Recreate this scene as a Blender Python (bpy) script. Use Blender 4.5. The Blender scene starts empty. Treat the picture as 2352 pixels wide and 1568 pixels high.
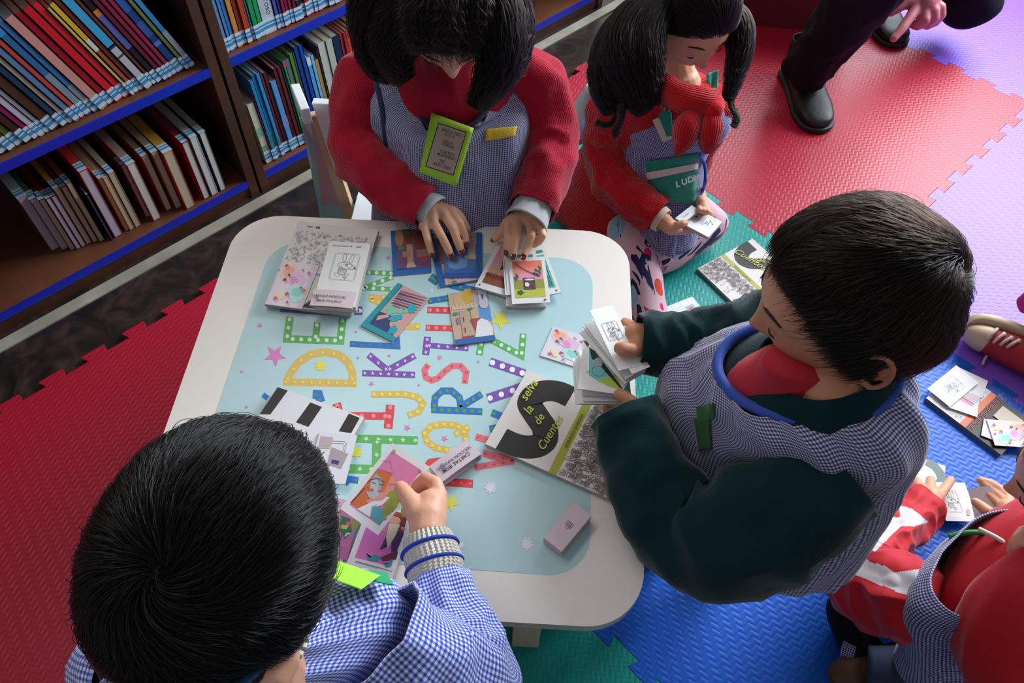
import bpy, bmesh, math, random
import numpy as np
from mathutils import Vector, Matrix
from mathutils.geometry import interpolate_bezier
random.seed(4)
rng = np.random.default_rng(7)
SC = bpy.context.scene
COL = SC.collection
PI = math.pi

# ------------------------------------------------------------------ camera
F = 1820.33
CAM = np.array([0.0, 0.0, 1.497])
RM = np.array([[0.7270, 0.5486, -0.4129], [-0.6864, 0.5953, -0.4177], [0.0167, 0.5870, 0.8094]])
_u, _s, _v = np.linalg.svd(RM)
RM = _u @ _v
cam_d = bpy.data.cameras.new('camera')
cam_d.sensor_width = 36.0
cam_d.lens = F / 2352 * 36.0
cam_d.clip_start = 0.02
cam = bpy.data.objects.new('camera', cam_d)
COL.objects.link(cam)
m4 = Matrix([[*RM[i], CAM[i]] for i in range(3)] + [[0, 0, 0, 1]])
cam.matrix_world = m4
SC.camera = cam

# ------------------------------------------------------------------ world and light
SC.view_settings.view_transform = 'Standard'
SC.view_settings.look = 'None'
SC.view_settings.gamma = 1
SC.view_settings.use_curve_mapping = False
SC.view_settings.exposure = 0.53
w = bpy.data.worlds.new('world')
SC.world = w
w.use_nodes = True
w.node_tree.nodes['Background'].inputs[0].default_value = (0.92, 0.95, 1.0, 1)
w.node_tree.nodes['Background'].inputs[1].default_value = 0.175


def area(name, loc, target, sx, sy, power, color):
    d = bpy.data.lights.new(name, 'AREA')
    d.shape = 'RECTANGLE'
    d.size = sx
    d.size_y = sy
    d.energy = power
    d.color = color
    o = bpy.data.objects.new(name, d)
    COL.objects.link(o)
    o.location = loc
    o.rotation_euler = (Vector(target) - Vector(loc)).to_track_quat('-Z', 'Y').to_euler()
    return o


area('window_daylight', (3.95, 0.55, 1.9), (0.6, 0.45, 0.3), 2.6, 1.8, 215, (0.84, 0.92, 1.0))
area('ceiling_lamp_light', (0.25, 1.75, 2.6), (0.25, 0.7, 0.5), 1.8, 0.4, 8.5, (1.0, 0.96, 0.92))


# ------------------------------------------------------------------ helpers
def at(px, py, z=0.0):
    v = RM @ np.array([(px - 1176) / F, -(py - 784) / F, -1.0])
    return CAM + v * ((z - CAM[2]) / v[2])


def aty(px, py, y):
    v = RM @ np.array([(px - 1176) / F, -(py - 784) / F, -1.0])
    return CAM + v * ((y - CAM[1]) / v[1])


def ad(px, py, d):
    """the point seen at a pixel, d metres away along the view axis"""
    v = RM @ np.array([(px - 1176) / F, -(py - 784) / F, -1.0])
    return CAM + v * d


def nrm(v):
    v = np.asarray(v, float)
    return v / max(np.linalg.norm(v), 1e-9)


def s2l(c):
    return tuple((x / 12.92 if x <= 0.04045 else ((x + 0.055) / 1.055) ** 2.4) for x in c)


def hexc(h):
    return s2l(tuple(int(h[i:i + 2], 16) / 255 for i in (0, 2, 4)))


MATS = {}


def mat(name, color=None, rough=0.6, spec=0.5, bump=None, bdist=0.001, var=0.0, sheen=0.0, coat=0.0, metal=0.0, vcol=False, sss=0.0):
    """plain procedural material; color is an sRGB hex; bump/var: noise scale / amount"""
    if name in MATS:
        return MATS[name]
    m = bpy.data.materials.new(name)
    m.use_nodes = True
    nt = m.node_tree
    b = nt.nodes['Principled BSDF']
    b.inputs['Roughness'].default_value = rough
    b.inputs['Specular IOR Level'].default_value = spec
    b.inputs['Metallic'].default_value = metal
    if sheen:
        b.inputs['Sheen Weight'].default_value = sheen
        b.inputs['Sheen Roughness'].default_value = 0.4
    if coat:
        b.inputs['Coat Weight'].default_value = coat
        b.inputs['Coat Roughness'].default_value = 0.08
    if sss:
        b.inputs['Subsurface Weight'].default_value = sss
        b.inputs['Subsurface Radius'].default_value = (0.012, 0.004, 0.002)
        b.inputs['Subsurface Scale'].default_value = 1.0
    c = hexc(color) if color else (0.5, 0.5, 0.5)
    b.inputs['Base Color'].default_value = (*c, 1)
    if vcol:
        a = nt.nodes.new('ShaderNodeVertexColor')
        a.layer_name = 'tone'
        nt.links.new(a.outputs[0], b.inputs['Base Color'])
    elif var:
        tc = nt.nodes.new('ShaderNodeTexCoord')
        n = nt.nodes.new('ShaderNodeTexNoise')
        n.inputs['Scale'].default_value = 9
        n.inputs['Detail'].default_value = 6
        nt.links.new(tc.outputs['Object'], n.inputs['Vector'])
        r = nt.nodes.new('ShaderNodeValToRGB')
        r.color_ramp.elements[0].position = 0.3
        r.color_ramp.elements[1].position = 0.7
        r.color_ramp.elements[0].color = (*[x * (1 - var) for x in c], 1)
        r.color_ramp.elements[1].color = (*[min(1, x * (1 + var)) for x in c], 1)
        nt.links.new(n.outputs[0], r.inputs[0])
        nt.links.new(r.outputs[0], b.inputs['Base Color'])
    if bump:
        tc = nt.nodes.new('ShaderNodeTexCoord')
        n = nt.nodes.new('ShaderNodeTexNoise')
        n.inputs['Scale'].default_value = bump
        n.inputs['Detail'].default_value = 3
        nt.links.new(tc.outputs['Object'], n.inputs['Vector'])
        bp = nt.nodes.new('ShaderNodeBump')
        bp.inputs['Distance'].default_value = bdist
        bp.inputs['Strength'].default_value = 0.8
        nt.links.new(n.outputs[0], bp.inputs['Height'])
        nt.links.new(bp.outputs[0], b.inputs['Normal'])
    MATS[name] = m
    return m


def C(h):
    """matte printed ink / paint of one colour"""
    return mat('ink_' + h, h, 0.45, 0.4)


def M_(nt, op, a=None, b=None, c=None):
    n = nt.nodes.new('ShaderNodeMath')
    n.operation = op
    for i, x in enumerate((a, b, c)):
        if x is None:
            continue
        if isinstance(x, (int, float)):
            n.inputs[i].default_value = x
        else:
            nt.links.new(x, n.inputs[i])
    return n.outputs[0]


def eva_mat(name, color, ang=0.0):
    """foam puzzle mat: rows of raised zigzags, satin plastic"""
    if name in MATS:
        return MATS[name]
    m = mat(name, color, 0.43, 0.36)
    nt = m.node_tree
    b = nt.nodes['Principled BSDF']
    tc = nt.nodes.new('ShaderNodeTexCoord')
    mp = nt.nodes.new('ShaderNodeMapping')
    mp.inputs['Rotation'].default_value = (0, 0, ang)
    nt.links.new(tc.outputs['Object'], mp.inputs[0])
    sx = nt.nodes.new('ShaderNodeSeparateXYZ')
    nt.links.new(mp.outputs[0], sx.inputs[0])
    px = 0.0115
    tri = M_(nt, 'PINGPONG', sx.outputs[0], px)
    v = M_(nt, 'ADD', M_(nt, 'DIVIDE', sx.outputs[1], 0.013), M_(nt, 'MULTIPLY', tri, 62.0))
    fr = M_(nt, 'FRACT', v)
    h = M_(nt, 'POWER', M_(nt, 'ABSOLUTE', M_(nt, 'SUBTRACT', fr, 0.5)), 1.6)
    h = M_(nt, 'MULTIPLY', h, -2.6)
    n = nt.nodes.new('ShaderNodeTexNoise')
    n.inputs['Scale'].default_value = 700
    nt.links.new(tc.outputs['Object'], n.inputs['Vector'])
    h = M_(nt, 'ADD', h, M_(nt, 'MULTIPLY', n.outputs[0], 0.25))
    bp = nt.nodes.new('ShaderNodeBump')
    bp.inputs['Distance'].default_value = 0.0011
    bp.inputs['Strength'].default_value = 0.55
    nt.links.new(h, bp.inputs['Height'])
    nt.links.new(bp.outputs[0], b.inputs['Normal'])
    return m


def gingham(name, dark, mid, light, p=0.0046):
    """woven check from UV in metres"""
    if name in MATS:
        return MATS[name]
    m = mat(name, 'ffffff', 0.85, 0.2, sheen=0.25)
    nt = m.node_tree
    b = nt.nodes['Principled BSDF']
    uv = nt.nodes.new('ShaderNodeUVMap')
    sx = nt.nodes.new('ShaderNodeSeparateXYZ')
    nt.links.new(uv.outputs[0], sx.inputs[0])
    s = []
    for k in (0, 1):
        fr = M_(nt, 'PINGPONG', M_(nt, 'DIVIDE', sx.outputs[k], p), 0.5)
        s.append(M_(nt, 'SMOOTH_MIN', M_(nt, 'MAXIMUM', M_(nt, 'MULTIPLY', M_(nt, 'SUBTRACT', fr, 0.22), 12.0), 0.0), 1.0, 0.05))
    su = M_(nt, 'MULTIPLY', M_(nt, 'ADD', s[0], s[1]), 0.5)
    r = nt.nodes.new('ShaderNodeValToRGB')
    e = r.color_ramp.elements
    e[0].position = 0.0
    e[0].color = (*hexc(light), 1)
    e[1].position = 1.0
    e[1].color = (*hexc(dark), 1)
    k = e.new(0.5)
    k.color = (*hexc(mid), 1)
    nt.links.new(su, r.inputs[0])
    nt.links.new(r.outputs[0], b.inputs['Base Color'])
    n = nt.nodes.new('ShaderNodeTexNoise')
    n.inputs['Scale'].default_value = 38
    n.inputs['Detail'].default_value = 2
    tc = nt.nodes.new('ShaderNodeTexCoord')
    nt.links.new(tc.outputs['Object'], n.inputs['Vector'])
    bp = nt.nodes.new('ShaderNodeBump')
    bp.inputs['Distance'].default_value = 0.004
    bp.inputs['Strength'].default_value = 0.5
    nt.links.new(n.outputs[0], bp.inputs['Height'])
    nt.links.new(bp.outputs[0], b.inputs['Normal'])
    return m


def knit(name, color, rib=0.0, scale=0.0028, dist=0.0012):
    """knitted wool: wales from UV in metres, fuzzy"""
    if name in MATS:
        return MATS[name]
    m = mat(name, color, 0.9, 0.15, sheen=0.25)
    nt = m.node_tree
    b = nt.nodes['Principled BSDF']
    uv = nt.nodes.new('ShaderNodeUVMap')
    sx = nt.nodes.new('ShaderNodeSeparateXYZ')
    nt.links.new(uv.outputs[0], sx.inputs[0])
    a = M_(nt, 'PINGPONG', M_(nt, 'DIVIDE', sx.outputs[0], rib or scale), 0.5)
    c = M_(nt, 'PINGPONG', M_(nt, 'ADD', M_(nt, 'DIVIDE', sx.outputs[1], scale), a), 0.5)
    n = nt.nodes.new('ShaderNodeTexNoise')
    n.inputs['Scale'].default_value = 260
    tc = nt.nodes.new('ShaderNodeTexCoord')
    nt.links.new(tc.outputs['Object'], n.inputs['Vector'])
    h = M_(nt, 'ADD', M_(nt, 'MULTIPLY', a, 3.0 if rib else 1.2), M_(nt, 'MULTIPLY', c, 0.7))
    h = M_(nt, 'ADD', h, n.outputs[0])
    bp = nt.nodes.new('ShaderNodeBump')
    bp.inputs['Distance'].default_value = dist
    bp.inputs['Strength'].default_value = 0.8
    nt.links.new(h, bp.inputs['Height'])
    nt.links.new(bp.outputs[0], b.inputs['Normal'])
    return m


def link(name, me, parent=None):
    o = bpy.data.objects.new(name, me)
    COL.objects.link(o)
    if parent is not None:
        o.parent = parent
    return o


def tag(o, label=None, cat=None, group=None, kind=None):
    if label:
        o['label'] = label
    if cat:
        o['category'] = cat
    if group:
        o['group'] = group
    if kind:
        o['kind'] = kind
    return o


def thing(name, loc, label, cat, group=None):
    o = bpy.data.objects.new(name, None)
    COL.objects.link(o)
    o.location = tuple(loc)
    bpy.context.view_layer.update()
    return tag(o, label, cat, group)


class MB:
    """collects polygons with materials; world coordinates; build() makes one mesh object"""

    def __init__(s):
        s.v, s.f, s.m, s.mats, s.uv = [], [], [], [], {}

    def mi(s, m):
        if m not in s.mats:
            s.mats.append(m)
        return s.mats.index(m)

    def add(s, vs, fs, m, uvs=None):
        o = len(s.v)
        s.v += [tuple(map(float, p)) for p in vs]
        k = s.mi(m)
        for i, f in enumerate(fs):
            if uvs is not None:
                s.uv[len(s.f)] = uvs[i]
            s.f.append([o + j for j in f])
            s.m.append(k)
        return s

    def quadbox(s, c8, m, tops=None):
        """8 corners: 0-3 bottom ring, 4-7 top ring"""
        s.add(c8, [(3, 2, 1, 0), (4, 5, 6, 7), (0, 1, 5, 4), (1, 2, 6, 5), (2, 3, 7, 6), (3, 0, 4, 7)], m)
        return s

    def box(s, x0, y0, z0, x1, y1, z1, m):
        return s.quadbox([(x0, y0, z0), (x1, y0, z0), (x1, y1, z0), (x0, y1, z0), (x0, y0, z1), (x1, y0, z1), (x1, y1, z1), (x0, y1, z1)], m)

    def prism(s, poly, zdir, m, mside=None):
        """poly: list of 3-D points, extruded by zdir"""
        n = len(poly)
        P = [np.array(p, float) for p in poly]
        zd = np.array(zdir, float)
        Q = [p + zd for p in P]
        s.add(P, [tuple(range(n))[::-1]], m)
        s.add(Q, [tuple(range(n))], m)
        s.add(P + Q, [(i, (i + 1) % n, n + (i + 1) % n, n + i) for i in range(n)], mside or m)
        return s

    def tube(s, pts, rad, m, n=10, cap=True):
        pts = [np.array(p, float) for p in pts]
        if not hasattr(rad, '__len__'):
            rad = [rad] * len(pts)
        t = nrm(pts[1] - pts[0])
        up = np.array([0, 0, 1.0]) if abs(t[2]) < 0.9 else np.array([1.0, 0, 0])
        a = nrm(np.cross(t, up))
        V = []
        for i, p in enumerate(pts):
            t = nrm(pts[min(i + 1, len(pts) - 1)] - pts[max(i - 1, 0)])
            a = nrm(a - t * (a @ t))
            b = np.cross(t, a)
            for k in range(n):
                th = 2 * PI * k / n
                V.append(p + rad[i] * (a * math.cos(th) + b * math.sin(th)))
        Fc = []
        for i in range(len(pts) - 1):
            for k in range(n):
                Fc.append((i * n + k, i * n + (k + 1) % n, (i + 1) * n + (k + 1) % n, (i + 1) * n + k))
        if cap:
            Fc.append(tuple(range(n))[::-1])
            Fc.append(tuple((len(pts) - 1) * n + k for k in range(n)))
        return s.add(V, Fc, m)

    def ball(s, c, r, m, nu=16, nv=10):
        c = np.array(c, float)
        r = np.array(r if hasattr(r, '__len__') else (r, r, r), float)
        V = [c + r * np.array([math.sin(PI * j / nv) * math.cos(2 * PI * i / nu), math.sin(PI * j / nv) * math.sin(2 * PI * i / nu), math.cos(PI * j / nv)]) for j in range(nv + 1) for i in range(nu)]
        return s.add(V, [(j * nu + i, (j + 1) * nu + i, (j + 1) * nu + (i + 1) % nu, j * nu + (i + 1) % nu) for j in range(nv) for i in range(nu)], m)

    def build(s, name, parent=None, smooth=False, bevel=0.0, origin=None, sub=0):
        me = bpy.data.meshes.new(name)
        if origin is None:
            if parent is not None:
                org = np.array(parent.matrix_world.translation)
            else:
                V = np.array(s.v)
                org = np.array([V[:, 0].mean(), V[:, 1].mean(), V[:, 2].min()])
        else:
            org = np.array(origin, float)
        me.from_pydata([tuple(np.array(p) - org) for p in s.v], [], s.f)
        for m in s.mats:
            me.materials.append(m)
        me.polygons.foreach_set('material_index', s.m)
        if s.uv:
            l = me.uv_layers.new(name='UVMap')
            for i, u in s.uv.items():
                for j, li in enumerate(me.polygons[i].loop_indices):
                    l.data[li].uv = u[j]
        if smooth:
            me.polygons.foreach_set('use_smooth', [True] * len(s.f))
        me.update()
        o = link(name, me, parent)
        if parent is None:
            o.location = tuple(org)
        else:
            o.location = (0, 0, 0)
        if bevel:
            b = o.modifiers.new('bevel', 'BEVEL')
            b.width = bevel
            b.segments = 2
            b.limit_method = 'ANGLE'
        if sub:
            q = o.modifiers.new('sub', 'SUBSURF')
            q.levels = q.render_levels = sub
        return o


def text_polys(txt, size=1.0, shear=0.0, bold=0.0):
    """outline faces of a line of text, unit coordinates (origin left base)"""
    cu = bpy.data.curves.new('t', 'FONT')
    cu.body = txt
    cu.size = size
    cu.shear = shear
    cu.offset = bold
    cu.resolution_u = 3
    o = bpy.data.objects.new('t', cu)
    COL.objects.link(o)
    bpy.context.view_layer.update()
    me = bpy.data.meshes.new_from_object(o.evaluated_get(bpy.context.evaluated_depsgraph_get()))
    vs = [(v.co.x, v.co.y) for v in me.vertices]
    fs = [tuple(p.vertices) for p in me.polygons]
    bpy.data.objects.remove(o)
    bpy.data.curves.remove(cu)
    bpy.data.meshes.remove(me)
    return vs, fs

# ------------------------------------------------------------------ floor, walls, window
def floor_mat():
    m = mat('dark_marble_floor', '2a2320', 0.3, 0.5)
    nt = m.node_tree
    tc = nt.nodes.new('ShaderNodeTexCoord')
    n = nt.nodes.new('ShaderNodeTexNoise')
    n.inputs['Scale'].default_value = 14
    n.inputs['Detail'].default_value = 9
    n.inputs['Distortion'].default_value = 1.2
    nt.links.new(tc.outputs['Object'], n.inputs['Vector'])
    r = nt.nodes.new('ShaderNodeValToRGB')
    e = r.color_ramp.elements
    e[0].position = 0.32
    e[0].color = (*hexc('1b1a16'), 1)
    e[1].position = 0.75
    e[1].color = (*hexc('4c3732'), 1)
    k = e.new(0.5)
    k.color = (*hexc('2c2320'), 1)
    nt.links.new(n.outputs[0], r.inputs[0])
    nt.links.new(r.outputs[0], nt.nodes['Principled BSDF'].inputs['Base Color'])
    return m


def struct(name, mb, **k):
    o = mb.build(name, **k)
    o['kind'] = 'structure'
    return o


struct('floor', MB().box(-2.6, -2.2, -0.05, 3.7, 2.1, 0.0, floor_mat()))
wall = mat('cream_wall_paint', 'cfc8ba', 0.8, 0.2, bump=60, bdist=0.001)
struct('wall_back', MB().box(-2.6, 2.0, 0.0, 3.7, 2.1, 2.9, wall))
mw = MB()
mw.box(3.7, -2.2, -0.05, 3.8, 2.1, 0.75, wall)
mw.box(3.7, -2.2, 2.75, 3.8, 2.1, 2.9, wall)
mw.box(3.7, -2.2, 0.75, 3.8, -0.9, 2.75, wall)
mw.box(3.7, 1.95, 0.75, 3.8, 2.1, 2.75, wall)
struct('wall_right', mw)
wf = MB()
fr = mat('white_window_paint', 'e6e6e2', 0.4)
for y in (-0.9, 0.03, 0.96, 1.89):
    wf.box(3.71, y, 0.75, 3.77, y + 0.06, 2.75, fr)
for z in (0.75, 2.69):
    wf.box(3.71, -0.9, z, 3.77, 1.95, z + 0.06, fr)
win = struct('window_1', wf)
tr = MB()
tr.prism([at(-400, 1035, 0), at(1760, -172, 0), at(1760, -172, 0) + (0.0, 0.033, 0), at(-400, 1035, 0) + (0, 0.033, 0)], (0, 0, 0.004), mat('pale_stone_strip', '9d9888', 0.5, bump=40, var=0.25))
struct('trim_1', tr)

# ------------------------------------------------------------------ puzzle mats
PIT = 0.1


def edge_tabs(p, q, sgn, n=10, depth=0.022, ph=0.0):
    """points from p to q with dove-tail tabs; sgn +1 tabs stick out to the left of p->q"""
    p = np.array(p, float)
    q = np.array(q, float)
    L = np.linalg.norm(q - p)
    d = (q - p) / L
    nn = np.array([-d[1], d[0]]) * sgn
    pit = L / n
    out = []
    for i in range(n):
        a = (i + ph) * pit
        if a < -.2 * pit or a + .8 * pit > L:
            continue
        b0, b1 = a + 0.30 * pit, a + 0.70 * pit
        t0, t1 = a + 0.22 * pit, a + 0.78 * pit
        out += [p + d * b0, p + d * (t0) + nn * depth * 0.9, p + d * (t0 + 0.03 * pit) + nn * depth, p + d * (t1 - 0.03 * pit) + nn * depth, p + d * t1 + nn * depth * 0.9, p + d * b1]
    return out


GX = [0.439 - 1.049, 0.439, 1.488, 2.498, 3.50]
GY = [-0.70, 0.334, 1.372]
MATC = {'red': eva_mat('red_foam', 'a81430', 0.15), 'green': eva_mat('green_foam', '0f8f86', 0.0),
        'blue': eva_mat('blue_foam', '0f58c4', 0.6), 'purple': eva_mat('purple_foam', '7a50c8', 0.3)}


def tile(x0, y0, x1, y1, color, tabs, label, nx=10, ny=10, ph=0.0):
    """tabs: bottom, right, top, left = +1 tab out, -1 socket, 0 plain"""
    g = 0.0006
    x0 += g; y0 += g; x1 -= g; y1 -= g
    P = [np.array(c, float) for c in ((x0, y0), (x1, y0), (x1, y1), (x0, y1))]
    pts = []
    for k in range(4):
        a, b = P[k], P[(k + 1) % 4]
        pts.append(a)
        s = tabs[k]
        n = nx if k % 2 == 0 else ny
        if s:
            # neighbours share one phase: sockets are the same outline pulled in
            if s > 0:
                e = edge_tabs(a, b, -1, n, ph=ph if k == 2 else 0.0)
            else:
                e = edge_tabs(b, a, -1 * -1 * -1, n)
                e = [x for x in e][::-1]
                nn = np.array([-(b - a)[1], (b - a)[0]]) / np.linalg.norm(b - a)
                # reflect so that the outline goes inward
                e = [x - 2 * nn * ((x - a) @ nn) if (x - a) @ nn < 0 else x for x in e]
            pts += e
    mb = MB()
    mb.prism([(p[0], p[1], 0.0005) for p in pts], (0, 0, 0.0115), MATC[color])
    o = mb.build('foam_mat')
    bv = o.modifiers.new('bevel', 'BEVEL')
    bv.width = 0.0012
    bv.segments = 2
    bv.limit_method = 'ANGLE'
    return tag(o, label, 'play mat', 'interlocking foam floor mats')


X, Y = GX, GY
tile(X[2], Y[1], X[3], Y[2], 'red', (-1, 1, 1, 1), 'bright red foam puzzle mat under the black shoe, behind the boy in green')
tile(X[1], Y[1], X[2], Y[2], 'green', (-1, -1, 1, 1), 'teal green foam puzzle mat under the girl seated on the floor')
tile(-1.14, Y[1], X[1], Y[2], 'red', (0, -1, 1, 0), 'dark red foam puzzle mat left of the white table', 16, 10, .55)
tile(X[2], Y[0], X[3], Y[1], 'purple', (1, -1, 1, 1), 'purple foam puzzle mat under the red sneaker')
tile(X[1], Y[0], X[2], Y[1], 'blue', (1, -1, 1, 1), 'blue foam puzzle mat right of the table')
tile(X[0], Y[0], X[1], Y[1], 'green', (0, -1, 1, 0), 'dark green foam puzzle mat under the bottom edge of the table')
tile(X[3], Y[1], X[4], Y[2], 'purple', (0, 0, 1, -1), 'lilac foam puzzle mat beyond the red one, under the bent knee')
tile(X[3], Y[0], X[4], Y[1], 'purple', (0, 0, 0, 1), 'lilac foam puzzle mat at the far right corner')
tile(X[1], Y[0] - 1.04, X[2], Y[0], 'red', (0, 0, -1, 0), 'red foam puzzle mat nearest the bottom right corner')

# ------------------------------------------------------------------ bookcases
wood = mat('dark_brown_wood', '4a2a1c', 0.45, 0.4, var=0.25)
woodl = mat('brown_shelf_wood', '6b3f2a', 0.45, 0.4, var=0.25)
tape = mat('blue_edge_tape', '1226b0', 0.4)
YF = 1.585
ZS = [0.058, 0.398, 0.738]


def bookcase(x0, x1, label):
    t = thing('bookcase', ((x0 + x1) / 2, YF + .15, 0), label, 'bookcase')
    for x in (x0, x1 - 0.024):
        MB().box(x, YF, 0, x + 0.024, 1.93, 1.1, wood).build('side_panel', t, bevel=.001)
    MB().box(x0 + .024, 1.90, 0, x1 - .024, 1.93, 1.1, wood).build('back_panel', t)
    MB().box(x0 + .024, YF + 0.006, 0, x1 - .024, YF + .022, 0.034, wood).build('plinth', t)
    for z in ZS + [1.08]:
        s = MB().box(x0 + .024, YF + 0.004, z - 0.021, x1 - .024, 1.90, z, woodl).build('shelf_board', t)
        tag(MB().box(x0 + .024, YF, z - 0.0215, x1 - .024, YF + .004, z + .0005, tape).build('edge_strip', s, origin=(( x0 + x1) / 2, YF + .15, 0)), 'bright blue edge tape')
    return t


bookcase(-0.62, 0.603, 'dark brown bookcase with blue shelf edges at the left')
bookcase(0.610, 1.95, 'dark brown bookcase with blue shelf edges behind the white chair')

paper = mat('book_pages', 'c9c2ae', 0.8, 0.2)
paperl = mat('lilac_white_pages', 'c3bccb', 0.8, 0.2)
lab_w = C('c9d3dc')
lab_b = C('3f8fc4')


def book_spine(name, x, y, z, t, h, d, lean, color, label, group, lab=True, extra=None, parentless=True):
    """standing book: spine towards -y at x..x+t, leaning by angle in the shelf plane"""
    o = thing(name, (x + t / 2, y + d / 2, z), label, 'book', group)
    c, s = math.cos(lean), math.sin(lean)

    def P(u, v, w):
        return (x + u * c - v * s, y + w, z + v * c + u * s)
    cov = mat('cover_' + color, color, 0.35, 0.5)
    ct = 0.0012
    mb = MB()
    mb.quadbox([P(0, 0, 0), P(t, 0, 0), P(t, 0, ct), P(0, 0, ct), P(0, h, 0), P(t, h, 0), P(t, h, ct), P(0, h, ct)], cov)
    for a in (0, t - ct):
        mb.quadbox([P(a, 0, 0), P(a + ct, 0, 0), P(a + ct, 0, d), P(a, 0, d), P(a, h, 0), P(a + ct, h, 0), P(a + ct, h, d), P(a, h, d)], cov)
    if extra:
        for (v0, v1, col) in extra:
            mb.add([P(0.0004, v0 * h, -0.0002), P(t - .0004, v0 * h, -0.0002), P(t - .0004, v1 * h, -0.0002), P(0.0004, v1 * h, -0.0002)], [(0, 1, 2, 3)], C(col))
    mb.build('cover', o)
    e = 0.002
    MB().quadbox([P(ct, e, ct), P(t - ct, e, ct), P(t - ct, e, d - e), P(ct, e, d - e), P(ct, h - e, ct), P(t - ct, h - e, ct), P(t - ct, h - e, d - e), P(ct, h - e, d - e)], paper).build('pages', o)
    if lab:
        lb = MB()
        for v0, v1, mm in ((0.004, 0.013, lab_w), (0.013, 0.021, lab_b), (0.021, 0.024, lab_w), (.024, .029, lab_b), (0.029, 0.036, lab_w)):
            lb.quadbox([P(-.0002, v0, -.0006), P(t + .0002, v0, -.0006), P(t + .0002, v0, 0), P(-.0002, v0, 0), P(-.0002, v1, -.0006), P(t + .0002, v1, -.0006), P(t + .0002, v1, 0), P(-.0002, v1, 0)], mm)
        lb.build('spine_label', o)
    return o


CN = {}


def xs_run(x, items, y, z, lean, where, group, gap=0.0015, side='left'):
    """items: (thickness, height, colour, description[, extra, dy])"""
    prev = None
    for it in items:
        t, h, col, desc = it[:4]
        extra = it[4] if len(it) > 4 else None
        dy = it[5] if len(it) > 5 else rng.uniform(0, .006)
        base = 0.0
        book_spine('book', x, y + dy, z + 0.001 + (0), t / 1.0, h, 0.19 + rng.uniform(-.02, .03), lean, col, desc + ' ' + where, group, True, extra)
        x += t / math.cos(lean) + gap
    return x


midleft = [(.018, .25, '2e2f1a', 'dark olive book, first at the frame edge,'), (.016, .25, 'b5743a', 'orange-brown spined book'),
           (.014, .26, '27252b', 'black book beside the orange-brown one'), (.015, .26, '4d5a22', 'moss green patterned book, nearer the left edge'),
           (.015, .26, '59642b', 'moss green patterned book with a dark foot'), (.015, .25, '3b2a21', 'dark brown thin book'),
           (.010, .26, '8b1f55', 'magenta and mauve book', [(.45, .95, '8d7fa8')]), (.012, .26, 'b9b3c4', 'pale grey-lilac book'),
           (.010, .26, '9aa0ac', 'grey-white thin book'), (.020, .24, '4c3626', 'empty-looking brown book'),
           (.012, .25, '1d3d55', 'dark teal book', [(.9, 1, '2d86b8')]), (.010, .26, 'c9bba8', 'cream thin book'), (.012, .26, '5d7ea6', 'dusty blue book'),
           (.010, .26, 'c2453f', 'coral red thin book'), (.014, .27, '2f6ea8', 'light blue book, its lower half grey', [(.12, .45, '7f93a3'), (.85, 1, '2a9ad6')]),
           (.012, .27, '3b80b8', 'sky blue book with a grey foot', [(.12, .3, '8a97a5')]), (.019, .26, 'cf8f86', 'thick pale pink book'),
           (.014, .26, '9e1022', 'deep red book'), (.017, .265, 'd01a2c', 'thick bright red book'), (.014, .265, 'dc2333', 'bright red book beside the thick red one'),
           (.007, .25, 'c9b56a', 'thin straw yellow book'), (.010, .255, 'a4502f', 'orange-brown book with a yellow top', [(.62, 1, 'd8b02c'), (.5, .62, 'd5d0cb')]),
           (.010, .26, '8a3a28', 'rust brown thin book'), (.017, .26, 'b9b9c0', 'white book with a sky blue top half', [(.48, 1, '3fa0d0'), (.46, .49, '16324a'), (.36, .38, '4a4a50')]),
           (.008, .26, '6a3126', 'narrow brown-red book'), (.013, .25, '1b1622', 'black book with a violet-blue top', [(.42, .78, '5960a8'), (.78, .84, 'd0743c')]),
           (.010, .27, '6a1230', 'maroon book'), (.010, .27, '8c1840', 'crimson-maroon book'), (.010, .27, '9a1a4a', 'raspberry book with small lettering'),
           (.017, .27, '1f3f86', 'navy blue book with light lettering', [(.3, .34, '5b7cc0'), (.4, .55, '3559a0'), (.66, .8, '3559a0')]), (.009, .27, '6e7c4a', 'olive green thin book'),
           (.012, .27, '3a90cc', 'sky blue book with a grey foot, last on the right', [(.12, .4, '9fa9b4')])]
nm = {}
tot = sum(i[0] / math.cos(.33) + .0015 for i in midleft)
GL = 'leaning books on the middle shelf of the left bookcase'
xs_run(0.565 - tot, midleft, YF + .022, ZS[1], math.radians(19), 'on the left middle shelf', GL)

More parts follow.
